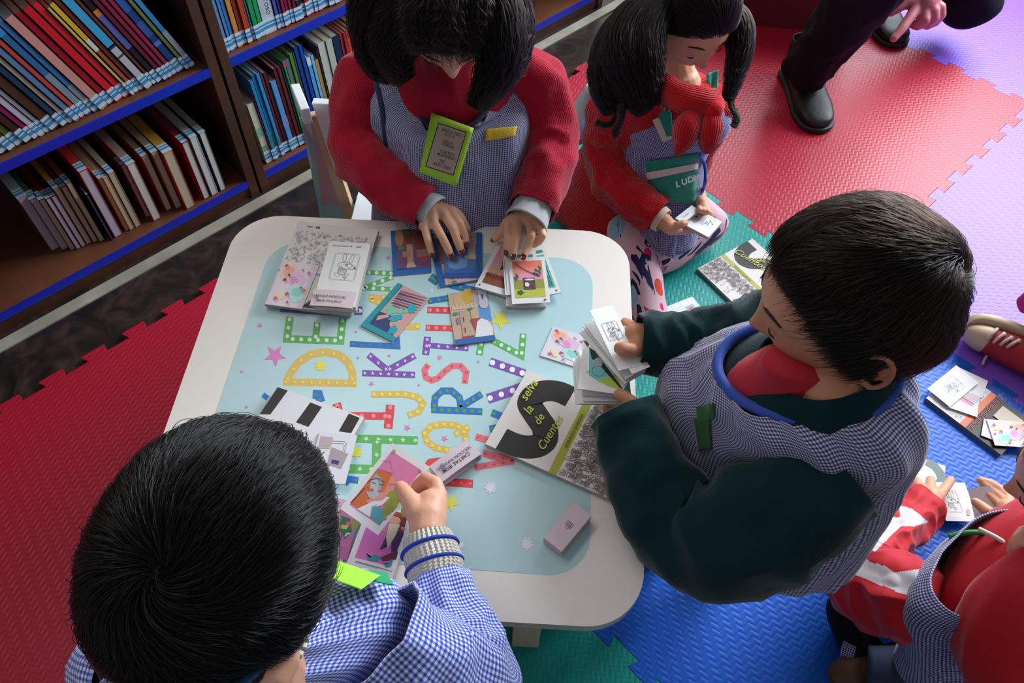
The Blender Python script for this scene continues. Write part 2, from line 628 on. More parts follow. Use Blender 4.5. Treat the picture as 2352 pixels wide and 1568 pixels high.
GR = 'upright books on the middle shelf of the right bookcase'
ru = [(.009, .26, '5b8fc6', 'light blue thin book, first beside the upright'), (.009, .26, '4a7fc0', 'light blue book, next to the first one'), (.010, .26, '4573b5', 'mid blue book'),
      (.013, .26, 'd28a3c', 'orange-tan book'), (.011, .26, 'b3421e', 'burnt orange book'), (.012, .26, 'bb3a24', 'brick red-orange book'), (.004, .25, 'd9dadf', 'very thin white book'), (.004, .25, 'ccd0da', 'very thin pale grey book'),
      (.013, .25, '1f8f58', 'green book'), (.012, .25, '1a9a5c', 'brighter green book'), (.034, .27, 'c3c8d8', 'thick white book with black lettering down the spine'),
      (.010, .25, '4c54a8', 'violet-blue book'), (.007, .25, '5a3f9a', 'purple thin book'), (.009, .25, '8c1a44', 'crimson book'), (.009, .25, '7c1438', 'wine red book'), (.009, .25, '9a1c44', 'raspberry red book'), (.009, .25, '6e1030', 'dark maroon book'),
      (.012, .26, '20242e', 'black book with a white line', [(.2, .9, '7f95aa')]), (.010, .26, '23303a', 'black-green book'), (.011, .26, 'a81c34', 'red book'), (.012, .25, 'c4202c', 'bright red book'), (.010, .25, 'cc1f2e', 'scarlet book'),
      (.010, .25, 'b81c30', 'deep scarlet book'), (.018, .26, '3a1c34', 'dark plum book'), (.016, .26, '2a2238', 'dark violet book'), (.013, .26, '3e3a44', 'charcoal book'), (.016, .26, '948aa8', 'grey-lilac book'),
      (.014, .26, '6b6fae', 'dusty violet book'), (.014, .26, '7d2c3a', 'dull red book'), (.014, .26, '3a5a8c', 'steel blue book')]
xe = xs_run(0.640, ru, YF + .018, ZS[1], 0.0, 'on the right middle shelf', GR, 0.0008)
vs, fs = text_polys('El asombroso', 0.021, 0)
xb = 0.640 + sum(i[0] + .0008 for i in ru[:10])
tb = MB().add([(xb + .011 + v[1] * 1.0 + .002, YF + .0168, ZS[1] + .165 - v[0]) for v in vs], fs, C('2a2a3a'))
bk = [o for o in bpy.data.objects if o.get('label', '').startswith('thick white book with black lettering')][0]
for k in bk.children:
    pass
tb.build('spine_lettering', bk)

GB = 'upright books on the bottom shelf of the right bookcase'
rl = [(.020, .19, 'cfcdb4', 'cream book with green print beside the upright', [(.2, .3, '7fa08a'), (.45, .6, '8fb09a')]), (.003, .20, 'b03a9a', 'thin magenta-edged book'),
      (.010, .25, '2b7fb4', 'blue book with a teal foot', [(.1, .4, '2f7f8f')]), (.010, .26, '2a86c4', 'sky blue book beside the teal-footed one', [(.1, .3, '2a6f86')]), (.010, .26, '3a8cc8', 'light blue book with a dull foot', [(.1, .25, '3a7f8a')]),
      (.008, .25, '6a1a34', 'maroon book'), (.010, .25, '5a1430', 'dark maroon book'), (.016, .22, '5a96d0', 'light blue book with a red mark', [(.35, .5, '7a8ec4')]), (.010, .25, '6a1430', 'maroon book right of the light blue one'),
      (.010, .25, '74162f', 'glossy maroon book'), (.006, .25, '2a4a3a', 'dark green thin book'), (.006, .26, '27a860', 'green-edged book with a pink top', [(.93, 1, 'e0457c')]), (.014, .26, '6f6a70', 'grey book behind the chair corner'),
      (.010, .27, '4f8a34', 'leaf green book'), (.006, .27, '4a4a5a', 'slate thin book'), (.012, .28, '1c3f9a', 'royal blue book'), (.011, .28, '1a48b0', 'royal blue book beside its twin'), (.012, .24, '5a9ed8', 'pale blue book with a white top', [(.9, 1, 'd8dde6')]),
      (.010, .24, '7cb0da', 'powder blue book'), (.012, .22, 'b58a4c', 'tan book'), (.004, .25, '55402c', 'thin brown book'), (.022, .26, 'c6c3b8', 'thick off-white book'), (.020, .26, 'bcb9ae', 'thick grey-white book with a dark foot', [(.1, .14, '33333a')]),
      (.022, .26, '1f1c4a', 'thick navy-violet book'), (.009, .26, 'c8283c', 'red book beside the navy one'), (.009, .26, 'b02030', 'red book, second beside the navy one'), (.011, .26, 'c03a2c', 'orange-red book'), (.012, .26, '8a1c2c', 'dull crimson book'),
      (.02, .26, '2a2a30', 'black book'), (.02, .26, '7a2330', 'wine-coloured book'), (.02, .26, '30405a', 'dark slate blue book'), (.02, .26, '5a3a2a', 'brown book')]
xs_run(0.655, rl, YF + .018, ZS[0], math.radians(2), 'on the right bottom shelf', GB, 0.0008)
# a few books lying flat over the rear rows, their pages towards the room


def book_up(px0, py0, t, hgt, dep, spine, pages, desc, side='5a2a20', lean=0.0, lab=True):
    """book standing on its fore-edge: spine up, the page block facing the room"""
    P0 = at(px0, py0, ZS[0] + .001)
    x, y, z = P0[0], max(P0[1], YF + .012), ZS[0] + .001
    dep = min(dep, 1.893 - y)
    o = thing('book', (x + t / 2, y + dep / 2, z), desc + ', spine up on the left bottom shelf', 'book', 'books standing spine up on the bottom left shelf')
    c, s = math.cos(lean), math.sin(lean)

    def P(u, v, w_):
        return (x + u + v * s, y + w_, z + v * c)
    cov = mat('cover_' + side, side, 0.35, 0.5)
    sp = mat('cover_' + spine, spine, 0.35, 0.5)
    mb = MB()
    for a in (0, t - .0012):
        mb.quadbox([P(a, 0, 0), P(a + .0012, 0, 0), P(a + .0012, 0, dep), P(a, 0, dep), P(a, hgt, 0), P(a + .0012, hgt, 0), P(a + .0012, hgt, dep), P(a, hgt, dep)], cov)
    mb.quadbox([P(0, hgt - .0012, 0), P(t, hgt - .0012, 0), P(t, hgt - .0012, dep), P(0, hgt - .0012, dep), P(0, hgt + .0004, 0), P(t, hgt + .0004, 0), P(t, hgt + .0004, dep), P(0, hgt + .0004, dep)], sp)
    mb.build('cover', o)
    MB().quadbox([P(.0012, .001, .001), P(t - .0012, .001, .001), P(t - .0012, .001, dep - .003), P(.0012, .001, dep - .003), P(.0012, hgt - .001, .001), P(t - .0012, hgt - .001, .001), P(t - .0012, hgt - .001, dep - .003), P(.0012, hgt - .001, dep - .003)], pages).build('pages', o)
    if lab:
        lb = MB()
        for v0, v1, mm in ((0.002, 0.012, lab_w), (0.012, 0.019, lab_b), (0.019, 0.023, lab_w), (.023, .027, lab_b), (0.027, 0.034, lab_w)):
            z1 = hgt + .001
            lb.quadbox([P(0, hgt, v0), P(t, hgt, v0), P(t, hgt, v1), P(0, hgt, v1), P(0, z1, v0), P(t, z1, v0), P(t, z1, v1), P(0, z1, v1)], mm)
        lb.build('spine_label', o)


pg_c = mat('cream_pages', 'b9ab94', 0.8, 0.2)
pg_l = mat('lilac_pages', 'b3abba', 0.8, 0.2)
pg_w = mat('white_pages', 'c9c9c4', 0.8, 0.2)
low = [(119, 577, .022, .17, .26, '9aa2a8', pg_l, 'large thick pale-spined book, first on the left', '4a4640'),
       (143, 576, .018, .165, .26, '3a6a4a', pg_l, 'green-spined book', '4a1a30'), (163, 576, .012, .165, .25, '3f1626', pg_c, 'dark maroon-spined thin book', '3f1626'),
       (177, 573, .011, .165, .25, '8a1626', pg_l, 'crimson-spined book', '3f1626'), (188, 568, .012, .165, .25, '50182c', pg_l, 'wine-spined book', '50182c'),
       (200, 562, .013, .18, .24, 'b98a3c', pg_c, 'yellow-spined book', '4a2c1e'), (215, 558, .012, .18, .24, '6a3a2a', pg_c, 'brown-spined book', '6a3a2a'),
       (230, 556, .012, .19, .24, '8a5a4a', pg_c, 'dusky pink-brown spined book', '5a3a2a'), (257, 552, .004, .15, .22, '2a2a4a', pg_l, 'thin navy booklet', '2a2a4a'),
       (265, 546, .020, .21, .22, 'c83030', pg_l, 'tall red-spined book', 'b02a2a'), (290, 531, .009, .17, .22, 'a87f58', pg_c, 'tan-spined book', 'c0682c'), (300, 529, .012, .17, .22, 'b0a48c', pg_c, 'cream-spined book with an orange side', 'c86a2c'),
       (313, 523, .014, .175, .22, 'a89a80', pg_c, 'straw-spined book', '9a8a6c'), (354, 508, .020, .18, .22, 'b09088', pg_w, 'white-paged book with a red side', 'a83020'), (337, 500, .010, .17, .2, '7a4a3a', pg_l, 'brown-spined book behind the red-sided one', '8a3a2a'),
       (383, 485, .015, .175, .2, '8a6a4a', pg_c, 'cream-paged book with an orange-red side', 'b0421c'), (405, 480, .016, .18, .2, 'a08a70', pg_c, 'tan book with a patterned red side', '9a4a24'),
       (434, 485, .024, .18, .2, 'c8983c', pg_c, 'thick ochre-spined book with an orange-red side', 'c03a18'),
       (470, 458, .016, .18, .2, '8a2a4a', pg_w, 'white-paged book with a crimson side', 'a02a3a'), (488, 450, .018, .185, .2, 'b0b0a8', pg_w, 'thick white-paged book', 'a8a8a0'),
       (508, 440, .016, .185, .2, 'a8a8a4', pg_w, 'white-paged book, last on the right', '3a3a3a')]
for a in low:
    book_up(*a[:8], side=a[8])
MB().quadbox([(0.43, 1.70, ZS[0] + .0), (.56, 1.70, ZS[0]), (.56, 1.88, ZS[0]), (.43, 1.88, ZS[0]), (.43, 1.70, ZS[0] + .001), (.56, 1.70, ZS[0] + .001), (.56, 1.88, ZS[0] + .001), (.43, 1.88, ZS[0] + .001)], woodl)

# ------------------------------------------------------------------ table
TZ = 0.53


def lx(a, b, c, d):
    a, b, c, d = [np.array(p[:2]) for p in (a, b, c, d)]
    A = np.array([b - a, -(d - c)]).T
    s = np.linalg.solve(A, c - a)
    return a + (b - a) * s[0]


def rrect(lines, z, r, n=10):
    """rounded quad from four edge lines (top, right, bottom, left), each two pixels, traced at height z"""
    L = [(at(*a, z), at(*b, z)) for a, b in lines]
    cor = [lx(*L[3], *L[0]), lx(*L[0], *L[1]), lx(*L[1], *L[2]), lx(*L[2], *L[3])]
    # square up
    cc = sum(cor) / 4
    u = (cor[1] - cor[0] + cor[2] - cor[3]) / 2
    v = (cor[0] - cor[3] + cor[1] - cor[2]) / 2
    lu, lv = np.linalg.norm(u), np.linalg.norm(v)
    u = u / lu
    v = v / lv
    if u[0] * v[1] - u[1] * v[0] > 0:
        pass
    e = nrm(nrm(u) + nrm(np.array([v[1], -v[0]])))
    u = e
    v = np.array([-e[1], e[0]])
    out = []
    for sx, sy, a0 in ((1, 1, 0), (-1, 1, 90), (-1, -1, 180), (1, -1, 270)):
        c = cc + u * sx * (lu / 2 - r) + v * sy * (lv / 2 - r)
        for k in range(n + 1):
            a = math.radians(a0 + 90 * k / n)
            q = c + u * r * math.cos(a) + v * r * math.sin(a)
            out.append((q[0], q[1], z))
    return out, cc, u, v, lu, lv


TOPL = [((640, 490), (1380, 537)), ((1442, 620), (1489, 1370)), ((1110, 1427), (1410, 1447)), ((530, 540), (370, 1020))]
PRNL = [((700, 556), (1280, 592)), ((1353, 660), (1366, 1240)), ((1040, 1305), (1300, 1325)), ((610, 625), (485, 970))]
tb_out, tc_, tu, tv, tlu, tlv = rrect(TOPL, TZ, 0.075)
tab = thing('play_table', (tc_[0], tc_[1], 0), 'square white children\'s table with rounded corners and a printed alphabet top', 'table')
white_t = mat('white_laminate', 'ece5dd', 0.33, 0.5, coat=0.15)
mb = MB()
mb.prism([(p[0], p[1], TZ - .019) for p in tb_out], (0, 0, .019), white_t, mat('table_edge_band', 'b9b7b3', 0.45))
mb.build('table_top', tab, bevel=0.0012)
birch = mat('birch_wood', 'c9b08c', 0.5, var=0.08)
legm = mat('beige_painted_wood', 'c9bda4', 0.5)
for sx in (-1, 1):
    for sy in (-1, 1):
        c = tc_ + tu * sx * (tlu / 2 - .135) + tv * sy * (tlv / 2 - .135)
        q = [c + tu * a + tv * b for a, b in ((-.024, -.024), (.024, -.024), (.024, .024), (-.024, .024))]
        MB().prism([(p[0], p[1], 0.0125) for p in q], (0, 0, TZ - .0315), legm).build('leg', tab, bevel=.002)
a = tlu / 2 - .155
b = tlv / 2 - .155
ap = MB()
for (p, q) in (((-a, -b), (a, -b)), ((a, -b), (a, b)), ((a, b), (-a, b)), ((-a, b), (-a, -b))):
    P = tc_ + tu * p[0] + tv * p[1]
    Q = tc_ + tu * q[0] + tv * q[1]
    n2 = nrm([-(Q - P)[1], (Q - P)[0]]) * .009
    ap.prism([(*(P - n2), TZ - .08), (*(Q - n2), TZ - .08), (*(Q + n2), TZ - .08), (*(P + n2), TZ - .08)], (0, 0, .06), legm)
ap.build('apron_frame', tab)
pr, _, _, _, _, _ = rrect(PRNL, TZ, 0.055)
prn = MB()
prn.prism([(p[0], p[1], TZ) for p in pr], (0, 0, .0004), mat('pale_blue_print', 'b2d2d5', 0.36, 0.5, coat=0.1))
lay = [0]


def ribbon_px(pts, wid):
    pts = [np.array(p, float) for p in pts]
    L, Rr = [], []
    for i, p in enumerate(pts):
        d0 = nrm(p - pts[i - 1]) if i else nrm(pts[1] - p)
        d1 = nrm(pts[i + 1] - p) if i < len(pts) - 1 else d0
        t = nrm(d0 + d1)
        nn = np.array([-t[1], t[0]])
        k = 1 / max(0.5, abs(nn @ np.array([-d0[1], d0[0]])))
        L.append(p + nn * wid / 2 * k)
        Rr.append(p - nn * wid / 2 * k)
    return L, Rr


def star_px(x, y, r, n=5, ri=.45, rot=0.3):
    return [(x + (r if k % 2 == 0 else r * ri) * math.cos(rot + PI * k / n), y + (r if k % 2 == 0 else r * ri) * math.sin(rot + PI * k / n)) for k in range(2 * n)]


def fan(mb, pts3, m):
    c = np.mean(np.array(pts3), axis=0)
    n = len(pts3)
    # face the normal up
    v = list(pts3)
    a = np.cross(np.array(v[1]) - np.array(v[0]), c - np.array(v[0]))
    fs = [(i, (i + 1) % n, n) for i in range(n)]
    if a[2] < 0:
        fs = [(f[1], f[0], f[2]) for f in fs]
    mb.add(v + [c], fs, m)


def letter(z0, S, OX, OY, pts, wid, col, dots=None, dcol=None, ds=None, step=None):
    g = lambda p: (p[0] / S + OX, p[1] / S + OY)
    P = [g(p) for p in pts]
    wd = wid / S
    L, Rr = ribbon_px(P, wd)
    lay[0] = (lay[0] + 1) % 6
    z = TZ + .0005 + lay[0] * .00003
    V = [at(*p, z) for p in L] + [at(*p, z) for p in Rr]
    n = len(L)
    prn.add(V, [(i, i + 1, n + i + 1, n + i) for i in range(n - 1)], C(col))
    if dots:
        seg = [np.linalg.norm(np.array(P[i + 1]) - np.array(P[i])) for i in range(n - 1)]
        tot = sum(seg)
        st = step or 20.0
        k = max(1, int(tot / st))
        for j in range(k + 1):
            s = (tot - 12) * j / k + 6
            i = 0
            while i < len(seg) - 1 and s > seg[i]:
                s -= seg[i]
                i += 1
            p = np.array(P[i]) + (np.array(P[i + 1]) - np.array(P[i])) * min(1, s / seg[i])
            if dots == 'dot':
                pp = star_px(p[0], p[1], ds or 4.5, 6, 1.0)
            else:
                pp = star_px(p[0], p[1], ds or 6.0, 5, .42, rng.uniform(0, 1))
            fan(prn, [at(*q, TZ + .00075) for q in pp], C(dcol))


G_, Y_, P_, B_, R_, K_ = '5fae5a', 'd9b765', '7b52a8', '2f6fbf', 'd9454c', 'e2707d'
A6 = (0, 3.095, 580, 480)
A7 = (0, 2.8, 480, 780)
dw, dy, dg, ds_ = 'd5e8e0', 'ead94c', '4f9f4a', 'dfc9ee'
letter(*A6, [(810, 450), (1005, 458)], 34, G_, 'dot', dw)
letter(*A6, [(1000, 480), (790, 560)], 34, G_, 'dot', dw)
letter(*A6, [(775, 560), (1010, 570)], 32, G_, 'dot', dw)
letter(*A6, [(265, 765), (245, 922), (625, 935), (642, 775)], 54, G_, 'dot', dw, 4.6)
letter(*A6, [(460, 805), (448, 925)], 48, G_, 'dot', dw, 4.6)
letter(*A6, [(218, 1228), (740, 1238)], 52, Y_, 'star', dy, 6)
letter(*A6, [(245, 1225), (272, 1160), (330, 1085), (420, 1030), (520, 1015), (615, 1035), (680, 1090), (710, 1160), (712, 1225)], 56, Y_, 'star', dy, 6, 26)
letter(*A6, [(692, 958), (1030, 975), (1022, 895)], 42, B_, 'star', dg, 4)
letter(*A6, [(780, 1165), (1155, 1178)], 44, P_, 'star', ds_, 5)
letter(*A6, [(825, 1035), (965, 1148)], 46, P_, 'star', ds_, 5)
letter(*A6, [(960, 1145), (1155, 1040)], 46, P_, 'star', ds_, 5)
letter(*A6, [(828, 628), (950, 628)], 42, Y_, 'dot', dy)
letter(*A6, [(835, 640), (960, 690)], 38, Y_, 'dot', dy)
letter(*A6, [(1070, 835), (1192, 835)], 46, Y_, 'dot', dy, 4.5)
letter(*A6, [(1243, 716), (1440, 722)], 46, R_, 'dot', 'ea8a8c')
letter(*A6, [(1231, 842), (1440, 848)], 42, R_, 'dot', 'ea8a8c')
letter(*A6, [(1245, 908), (1230, 1035)], 50, P_, 'star', ds_, 5)
letter(*A6, [(1240, 968), (1535, 990)], 40, P_, 'star', ds_, 5)
letter(*A6, [(1246, 655), (1400, 632)], 44, B_, 'dot', dg, 4.5)
letter(*A6, [(1262, 480), (1320, 520)], 60, B_, 'dot', dg, 4.5)
letter(*A6, [(1400, 535), (1620, 590)], 52, B_, 'dot', dg, 4.5)
letter(*A6, [(1925, 885), (1912, 1040), (1700, 930)], 46, G_, 'dot', dw)
letter(*A6, [(1628, 940), (1612, 1035)], 48, G_, 'dot', dw)
letter(*A6, [(1688, 1085), (1935, 1170)], 62, P_, 'dot', 'eee6f4', 6.5, 26)
letter(*A6, [(1250, 1105), (1222, 1145), (1232, 1195), (1275, 1218), (1320, 1200), (1370, 1150), (1420, 1115), (1480, 1115), (1520, 1160), (1508, 1240)], 44, K_, 'star', 'c9485a', 4, 20)
letter(*A6, [(722, 722), (780, 722)], 60, P_, 'dot', 'eee6f4', 5, 30)
letter(*A7, [(1045, 350), (1260, 350), (1340, 368), (1378, 410), (1350, 460), (1280, 488)], 42, Y_, 'dot', dy, 4.5, 18)
letter(*A7, [(1168, 418), (1152, 570)], 56, R_, 'dot', 'ea8a8c', 5, 22)
letter(*A7, [(890, 488), (1150, 490)], 48, R_, 'dot', 'ea8a8c', 5, 24)
letter(*A7, [(820, 408), (835, 460)], 56, R_, 'dot', 'ea8a8c', 5, 30)
letter(*A7, [(915, 634), (1343, 648)], 54, G_, 'star', 'bfe0c0', 7, 27)
letter(*A7, [(1082, 640), (1074, 840)], 58, G_, 'star', 'bfe0c0', 7, 27)
letter(*A7, [(880, 828), (1060, 832)], 58, G_, 'star', 'bfe0c0', 7, 27)
letter(*A7, [(1430, 448), (1758, 462)], 44, B_, 'dot', dg, 4.5, 19)
letter(*A7, [(1448, 440), (1455, 370), (1500, 328), (1560, 328), (1610, 370), (1625, 440)], 44, B_, 'dot', dg, 4.5, 19)
letter(*A7, [(1605, 440), (1755, 348)], 46, B_, 'dot', dg, 4.5, 19)
letter(*A7, [(1545, 712), (1460, 695), (1402, 655), (1388, 600), (1430, 555), (1510, 542), (1590, 550), (1640, 585), (1655, 655)], 44, Y_, 'dot', dy, 4.5, 17)
letter(*A7, [(1580, 610), (1672, 560)], 42, Y_, 'dot', dy, 4.5)
letter(*A7, [(1400, 820), (1425, 790), (1500, 780)], 52, R_)
letter(*A7, [(1380, 905), (1698, 925)], 52, R_, 'star', 'e87f86', 5, 22)
letter(*A7, [(1715, 622), (1810, 650)], 44, K_, 'star', 'c9485a', 4)
letter(*A7, [(1705, 822), (1965, 778)], 42, K_, 'star', 'c9485a', 4)
letter(*A7, [(1760, 730), (1965, 778)], 48, K_, 'star', 'c9485a', 4)
letter(*A7, [(1792, 380), (2040, 298)], 66, P_, 'dot', 'eee6f4', 6.5, 27)
letter(*A7, [(1818, 468), (1900, 500)], 48, B_, 'dot', dg, 4)
letter(*A7, [(1805, 575), (1880, 560)], 46, B_, 'dot', dg, 4)
letter(*A7, [(668, 350), (705, 352), (720, 400)], 56, B_, 'star', dg, 5, 30)
letter(*A7, [(870, 925), (900, 895), (960, 905)], 44, B_, 'star', dg, 5)
letter(*A7, [(352, 378), (372, 350)], 40, B_)
for (S, n, ri, col, l) in ((A6, 5, .42, 'd982bd', [(160, 1040, 82), (52, 825, 24), (735, 872, 14), (750, 1057, 14), (972, 1041, 14), (1330, 1055, 22), (1605, 1085, 14), (845, 1240, 22), (1182, 1250, 12), (965, 345, 22)]),
                           (A6, 5, .42, 'dfd84a', [(1762, 785, 78)]), (A6, 9, .7, 'e3dc50', [(482, 1112, 42)]), (A6, 8, .8, 'd9e6e6', [(1275, 578, 12)]),
                           (A7, 9, .55, 'dcdfea', [(1810, 950, 46), (2045, 1312, 48), (1622, 1322, 27)]), (A7, 5, .42, 'dfd84a', [(1555, 1045, 62)]), (A7, 9, .7, 'e3dc50', [(950, 722, 38)]),
                           (A7, 5, .42, 'd982bd', [(210, 205, 13), (240, 432, 14), (1275, 565, 24), (1515, 635, 24)])):
    for x, y, r in l:
        fan(prn, [at(*q, TZ + .0007) for q in star_px(x / S[1] + S[2], y / S[1] + S[3], r / S[1], n, ri, 0.25)], C(col))
tag(prn.build('printed_alphabet_panel', tab), 'pale blue alphabet print with coloured letters and stars')


# ------------------------------------------------------------------ cards and books
class Sheet:
    """a flat rectangle through four traced corners (pixels, height): p0 top-left, p1 top-right, p2 bottom-right, p3 bottom-left"""

    def __init__(s, cor, z, th, side=None, base=None, pts3=None):
        if pts3 is not None:
            P = [np.array(p, float) for p in pts3]
        else:
            zz = z if hasattr(z, '__len__') else [z] * 4
            P = [at(c[0], c[1], h) for c, h in zip(cor, zz)]
        c = sum(P) / 4
        u = (P[1] - P[0] + P[2] - P[3]) / 2
        v = (P[3] - P[0] + P[2] - P[1]) / 2
        lu, lv = np.linalg.norm(u), np.linalg.norm(v)
        u, v = u / lu, v / lv
        n = nrm(np.cross(u, v))
        if n[2] < 0:
            n = -n
        e = nrm(u - v * 0) + 0
        # orthogonalise evenly
        w_ = nrm(np.cross(n, u))
        if w_ @ v < 0:
            w_ = -w_
        v2 = nrm(v + w_)
        u2 = np.cross(v2, n)
        if u2 @ u < 0:
            u2 = -u2
        s.u, s.v, s.n = u2 * lu, v2 * lv, n
        s.o = c - s.u / 2 - s.v / 2
        s.lu, s.lv, s.th = lu, lv, th
        s.mb = MB()
        s.base = base or C('dcdad8')
        A = [s.P(0, 0), s.P(0, 1), s.P(1, 1), s.P(1, 0)]
        if np.cross(A[1] - A[0], A[2] - A[0]) @ n < 0:
            A = A[::-1]
        s.mb.prism([p - n * th for p in A], n * th, s.base, side or s.base)
        s.k = 0

    def P(s, a, b, h=0.0):
        return s.o + s.u * a + s.v * b + s.n * h

    def _h(s):
        s.k += 1
        return 0.00015 + 0.00004 * s.k

    def poly(s, col, pts):
        h = s._h()
        V = [s.P(a, b, h) for a, b in pts]
        n = len(V)
        c = np.mean(np.array(V), axis=0)
        f = [(i, (i + 1) % n, n) for i in range(n)]
        if sum(np.cross(V[i] - c, V[(i + 1) % n] - c) @ s.n for i in range(n)) < 0:
            f = [(x[1], x[0], x[2]) for x in f]
        s.mb.add(V + [c], f, C(col) if isinstance(col, str) else col)
        return s

    def rect(s, col, a0, b0, a1, b1):
        return s.poly(col, [(a0, b0), (a1, b0), (a1, b1), (a0, b1)])

    def ell(s, col, a, b, ra, rb, n=18, rot=0.0, wob=0.0):
        p = []
        for k in range(n):
            t = 2 * PI * k / n
            r = 1 + wob * math.sin(5 * t + a * 31) * 0.5 + wob * math.sin(9 * t + b * 17) * .5
            x, y = ra * r * math.cos(t), rb * r * math.sin(t)
            p.append((a + x * math.cos(rot) - y * math.sin(rot), b + x * math.sin(rot) + y * math.cos(rot)))
        return s.poly(col, p)

    def line(s, col, pts, wd=0.0006):
        h = s._h()
        Q = [s.P(a, b, h) for a, b in pts]
        m = C(col)
        V, Fc = [], []
        for i, p in enumerate(Q):
            t = nrm(Q[min(i + 1, len(Q) - 1)] - Q[max(i - 1, 0)])
            sd = np.cross(s.n, t) * wd / 2
            V += [p - sd, p + sd]
        for i in range(len(Q) - 1):
            Fc.append((2 * i, 2 * i + 2, 2 * i + 3, 2 * i + 1))
        s.mb.add(V, Fc, m)
        return s

    def loop(s, col, a, b, ra, rb, wd=.0005, n=14, rot=0.0):
        return s.line(col, [(a + ra * math.cos(2 * PI * k / n) * math.cos(rot) - rb * math.sin(2 * PI * k / n) * math.sin(rot), b + ra * math.cos(2 * PI * k / n) * math.sin(rot) + rb * math.sin(2 * PI * k / n) * math.cos(rot)) for k in range(n + 1)], wd)

    def text(s, txt, a, b, size, col='333333', ang=0.0, shear=0.0, bold=0.0, flip=False):
        """size in metres; a, b start of the baseline; ang turns the reading direction from u towards -v"""
        vs, fs = text_polys(txt, 1.0, shear, bold)
        h = s._h()
        eu, ev = nrm(s.u), -nrm(s.v)
        if flip:
            eu, ev = -eu, -ev
        c, sn = math.cos(ang), math.sin(ang)
        rx = eu * c + ev * sn
        ry = -eu * sn + ev * c
        if np.cross(rx, ry) @ s.n < 0:
            ry = -ry
        V = [s.P(a, b, h) + (rx * v[0] + ry * v[1]) * size for v in vs]
        s.mb.add(V, fs, C(col))
        return s

    def done(s, name, label, cat, group=None, parent=None):
        o = s.mb.build(name, parent)
        if parent is None:
            tag(o, label, cat, group)
        elif label:
            tag(o, label)
        return o


PAPER = C('dddbd9')
PAGEE = mat('card_stock_edges', 'b9b2a8', 0.8)


def z6(*p):
    return [(x / 3.095 + 580, y / 3.095 + 480) for x, y in p]


def z7(*p):
    return [(x / 2.8 + 480, y / 2.8 + 780) for x, y in p]


def z8(*p):
    return [(x / 2.45 + 1080, y / 2.45 + 660) for x, y in p]


def scribble(s, col, box, n, wd=.00035, size=.05, seed=1, shape='leaf'):
    r = random.Random(seed)
    a0, b0, a1, b1 = box
    for _ in range(n):
        a, b = r.uniform(a0, a1), r.uniform(b0, b1)
        t = r.uniform(0, PI)
        s.k = 3 + (_ % 5)
        s.loop(col, a, b, size * r.uniform(.6, 1.1), size * .45 * s.lu / s.lv * r.uniform(.7, 1.2), wd, 8, t)


def watercolor(s, box=(0, 0, 1, 1), seed=3):
    a0, b0, a1, b1 = box
    w_, h_ = a1 - a0, b1 - b0
    r = random.Random(seed)
    g = lambda a, b: (a0 + a * w_, b0 + b * h_)
    for col, a, b, ra, rb in (('e9c3b4', .3, .25, .26, .2), ('e6a98f', .27, .24, .17, .13), ('dfb3cf', .55, .38, .25, .17), ('d990bf', .5, .42, .13, .08), ('b5d8d2', .68, .68, .26, .18), ('8cc9bf', .7, .66, .15, .1), ('e8cfb0', .3, .78, .15, .08)):
        x, y = g(a, b)
        s.ell(col, x, y, ra * w_, rb * h_, 22, r.uniform(0, 1), .12)
    for col, a, b, ra in (('d9485a', .12, .1, .045), ('3c3550', .3, .3, .03), ('d06aa0', .8, .2, .04), ('c94f6a', .45, .72, .05), ('4a7fa0', .75, .55, .03), ('d06a8a', .2, .85, .05), ('6a4f8a', .6, .15, .02), ('d9884a', .85, .6, .05), ('5a3a5a', .24, .42, .04), ('c04a7a', .55, .9, .03)):
        x, y = g(a, b)
        s.ell(col, x, y, ra * w_, ra * h_ * .8, 8, 0, .2)
        s.loop(col, x + .05 * w_, y + .03 * h_, ra * w_ * 1.3, ra * h_ * .6, .0005, 8, 1)


def crest(s, a, b, r, col='6a6068'):
    k = s.lu / s.lv
    s.line(col, [(a - r, b - r * k), (a + r, b - r * k), (a + r * .9, b + .2 * r * k), (a, b + 1.3 * r * k), (a - r * .9, b + .2 * r * k), (a - r, b - r * k)], .0006)
    for q in (-.5, 0, .5):
        s.line(col, [(a + q * r, b - r * k), (a + q * r * .7, b + .6 * r * k)], .0007)
    s.line(col, [(a - r, b), (a + r, b)], .0005)


def rabbit(s, a, b, q, col='6f6c74'):
    """line drawing of an animal head with long ears inside a rounded frame"""
    k = s.lu / s.lv
    E = lambda x, y, rx, ry, rot=0, w_=.0005: s.loop(col, a + x * q, b + y * q * k, rx * q, ry * q * k, w_, 16, rot)
    for f in (1.0, .93):
        w2, h2 = .9 * q * f, 1.25 * q * k * f
        s.line(col, [(a - w2, b - h2 * .9), (a - w2 * .9, b - h2), (a + w2 * .9, b - h2), (a + w2, b - h2 * .9), (a + w2, b + h2 * .9), (a + w2 * .9, b + h2), (a - w2 * .9, b + h2), (a - w2, b + h2 * .9), (a - w2, b - h2 * .9)], .0003)
    E(0, -.1, .5, .35)
    E(.45, 0, .35, .2, .2)
    E(-.15, -.8, .12, .45, -.15)
    E(.35, -.75, .12, .45, .35)
    E(.1, -.2, .08, .08, 0, .001)
    E(.7, .05, .06, .06, 0, .0012)
    E(-.1, .4, .3, .3)
    E(-.4, .75, .2, .14, .2)
    E(.25, .8, .2, .14, -.3)
    E(-.05, .5, .45, .15, .8)
    for t in range(5):
        s.line(col, [(a - (.3 - t * .12) * q, b + .2 * q * k), (a - (.4 - t * .14) * q, b + .55 * q * k)], .0004)


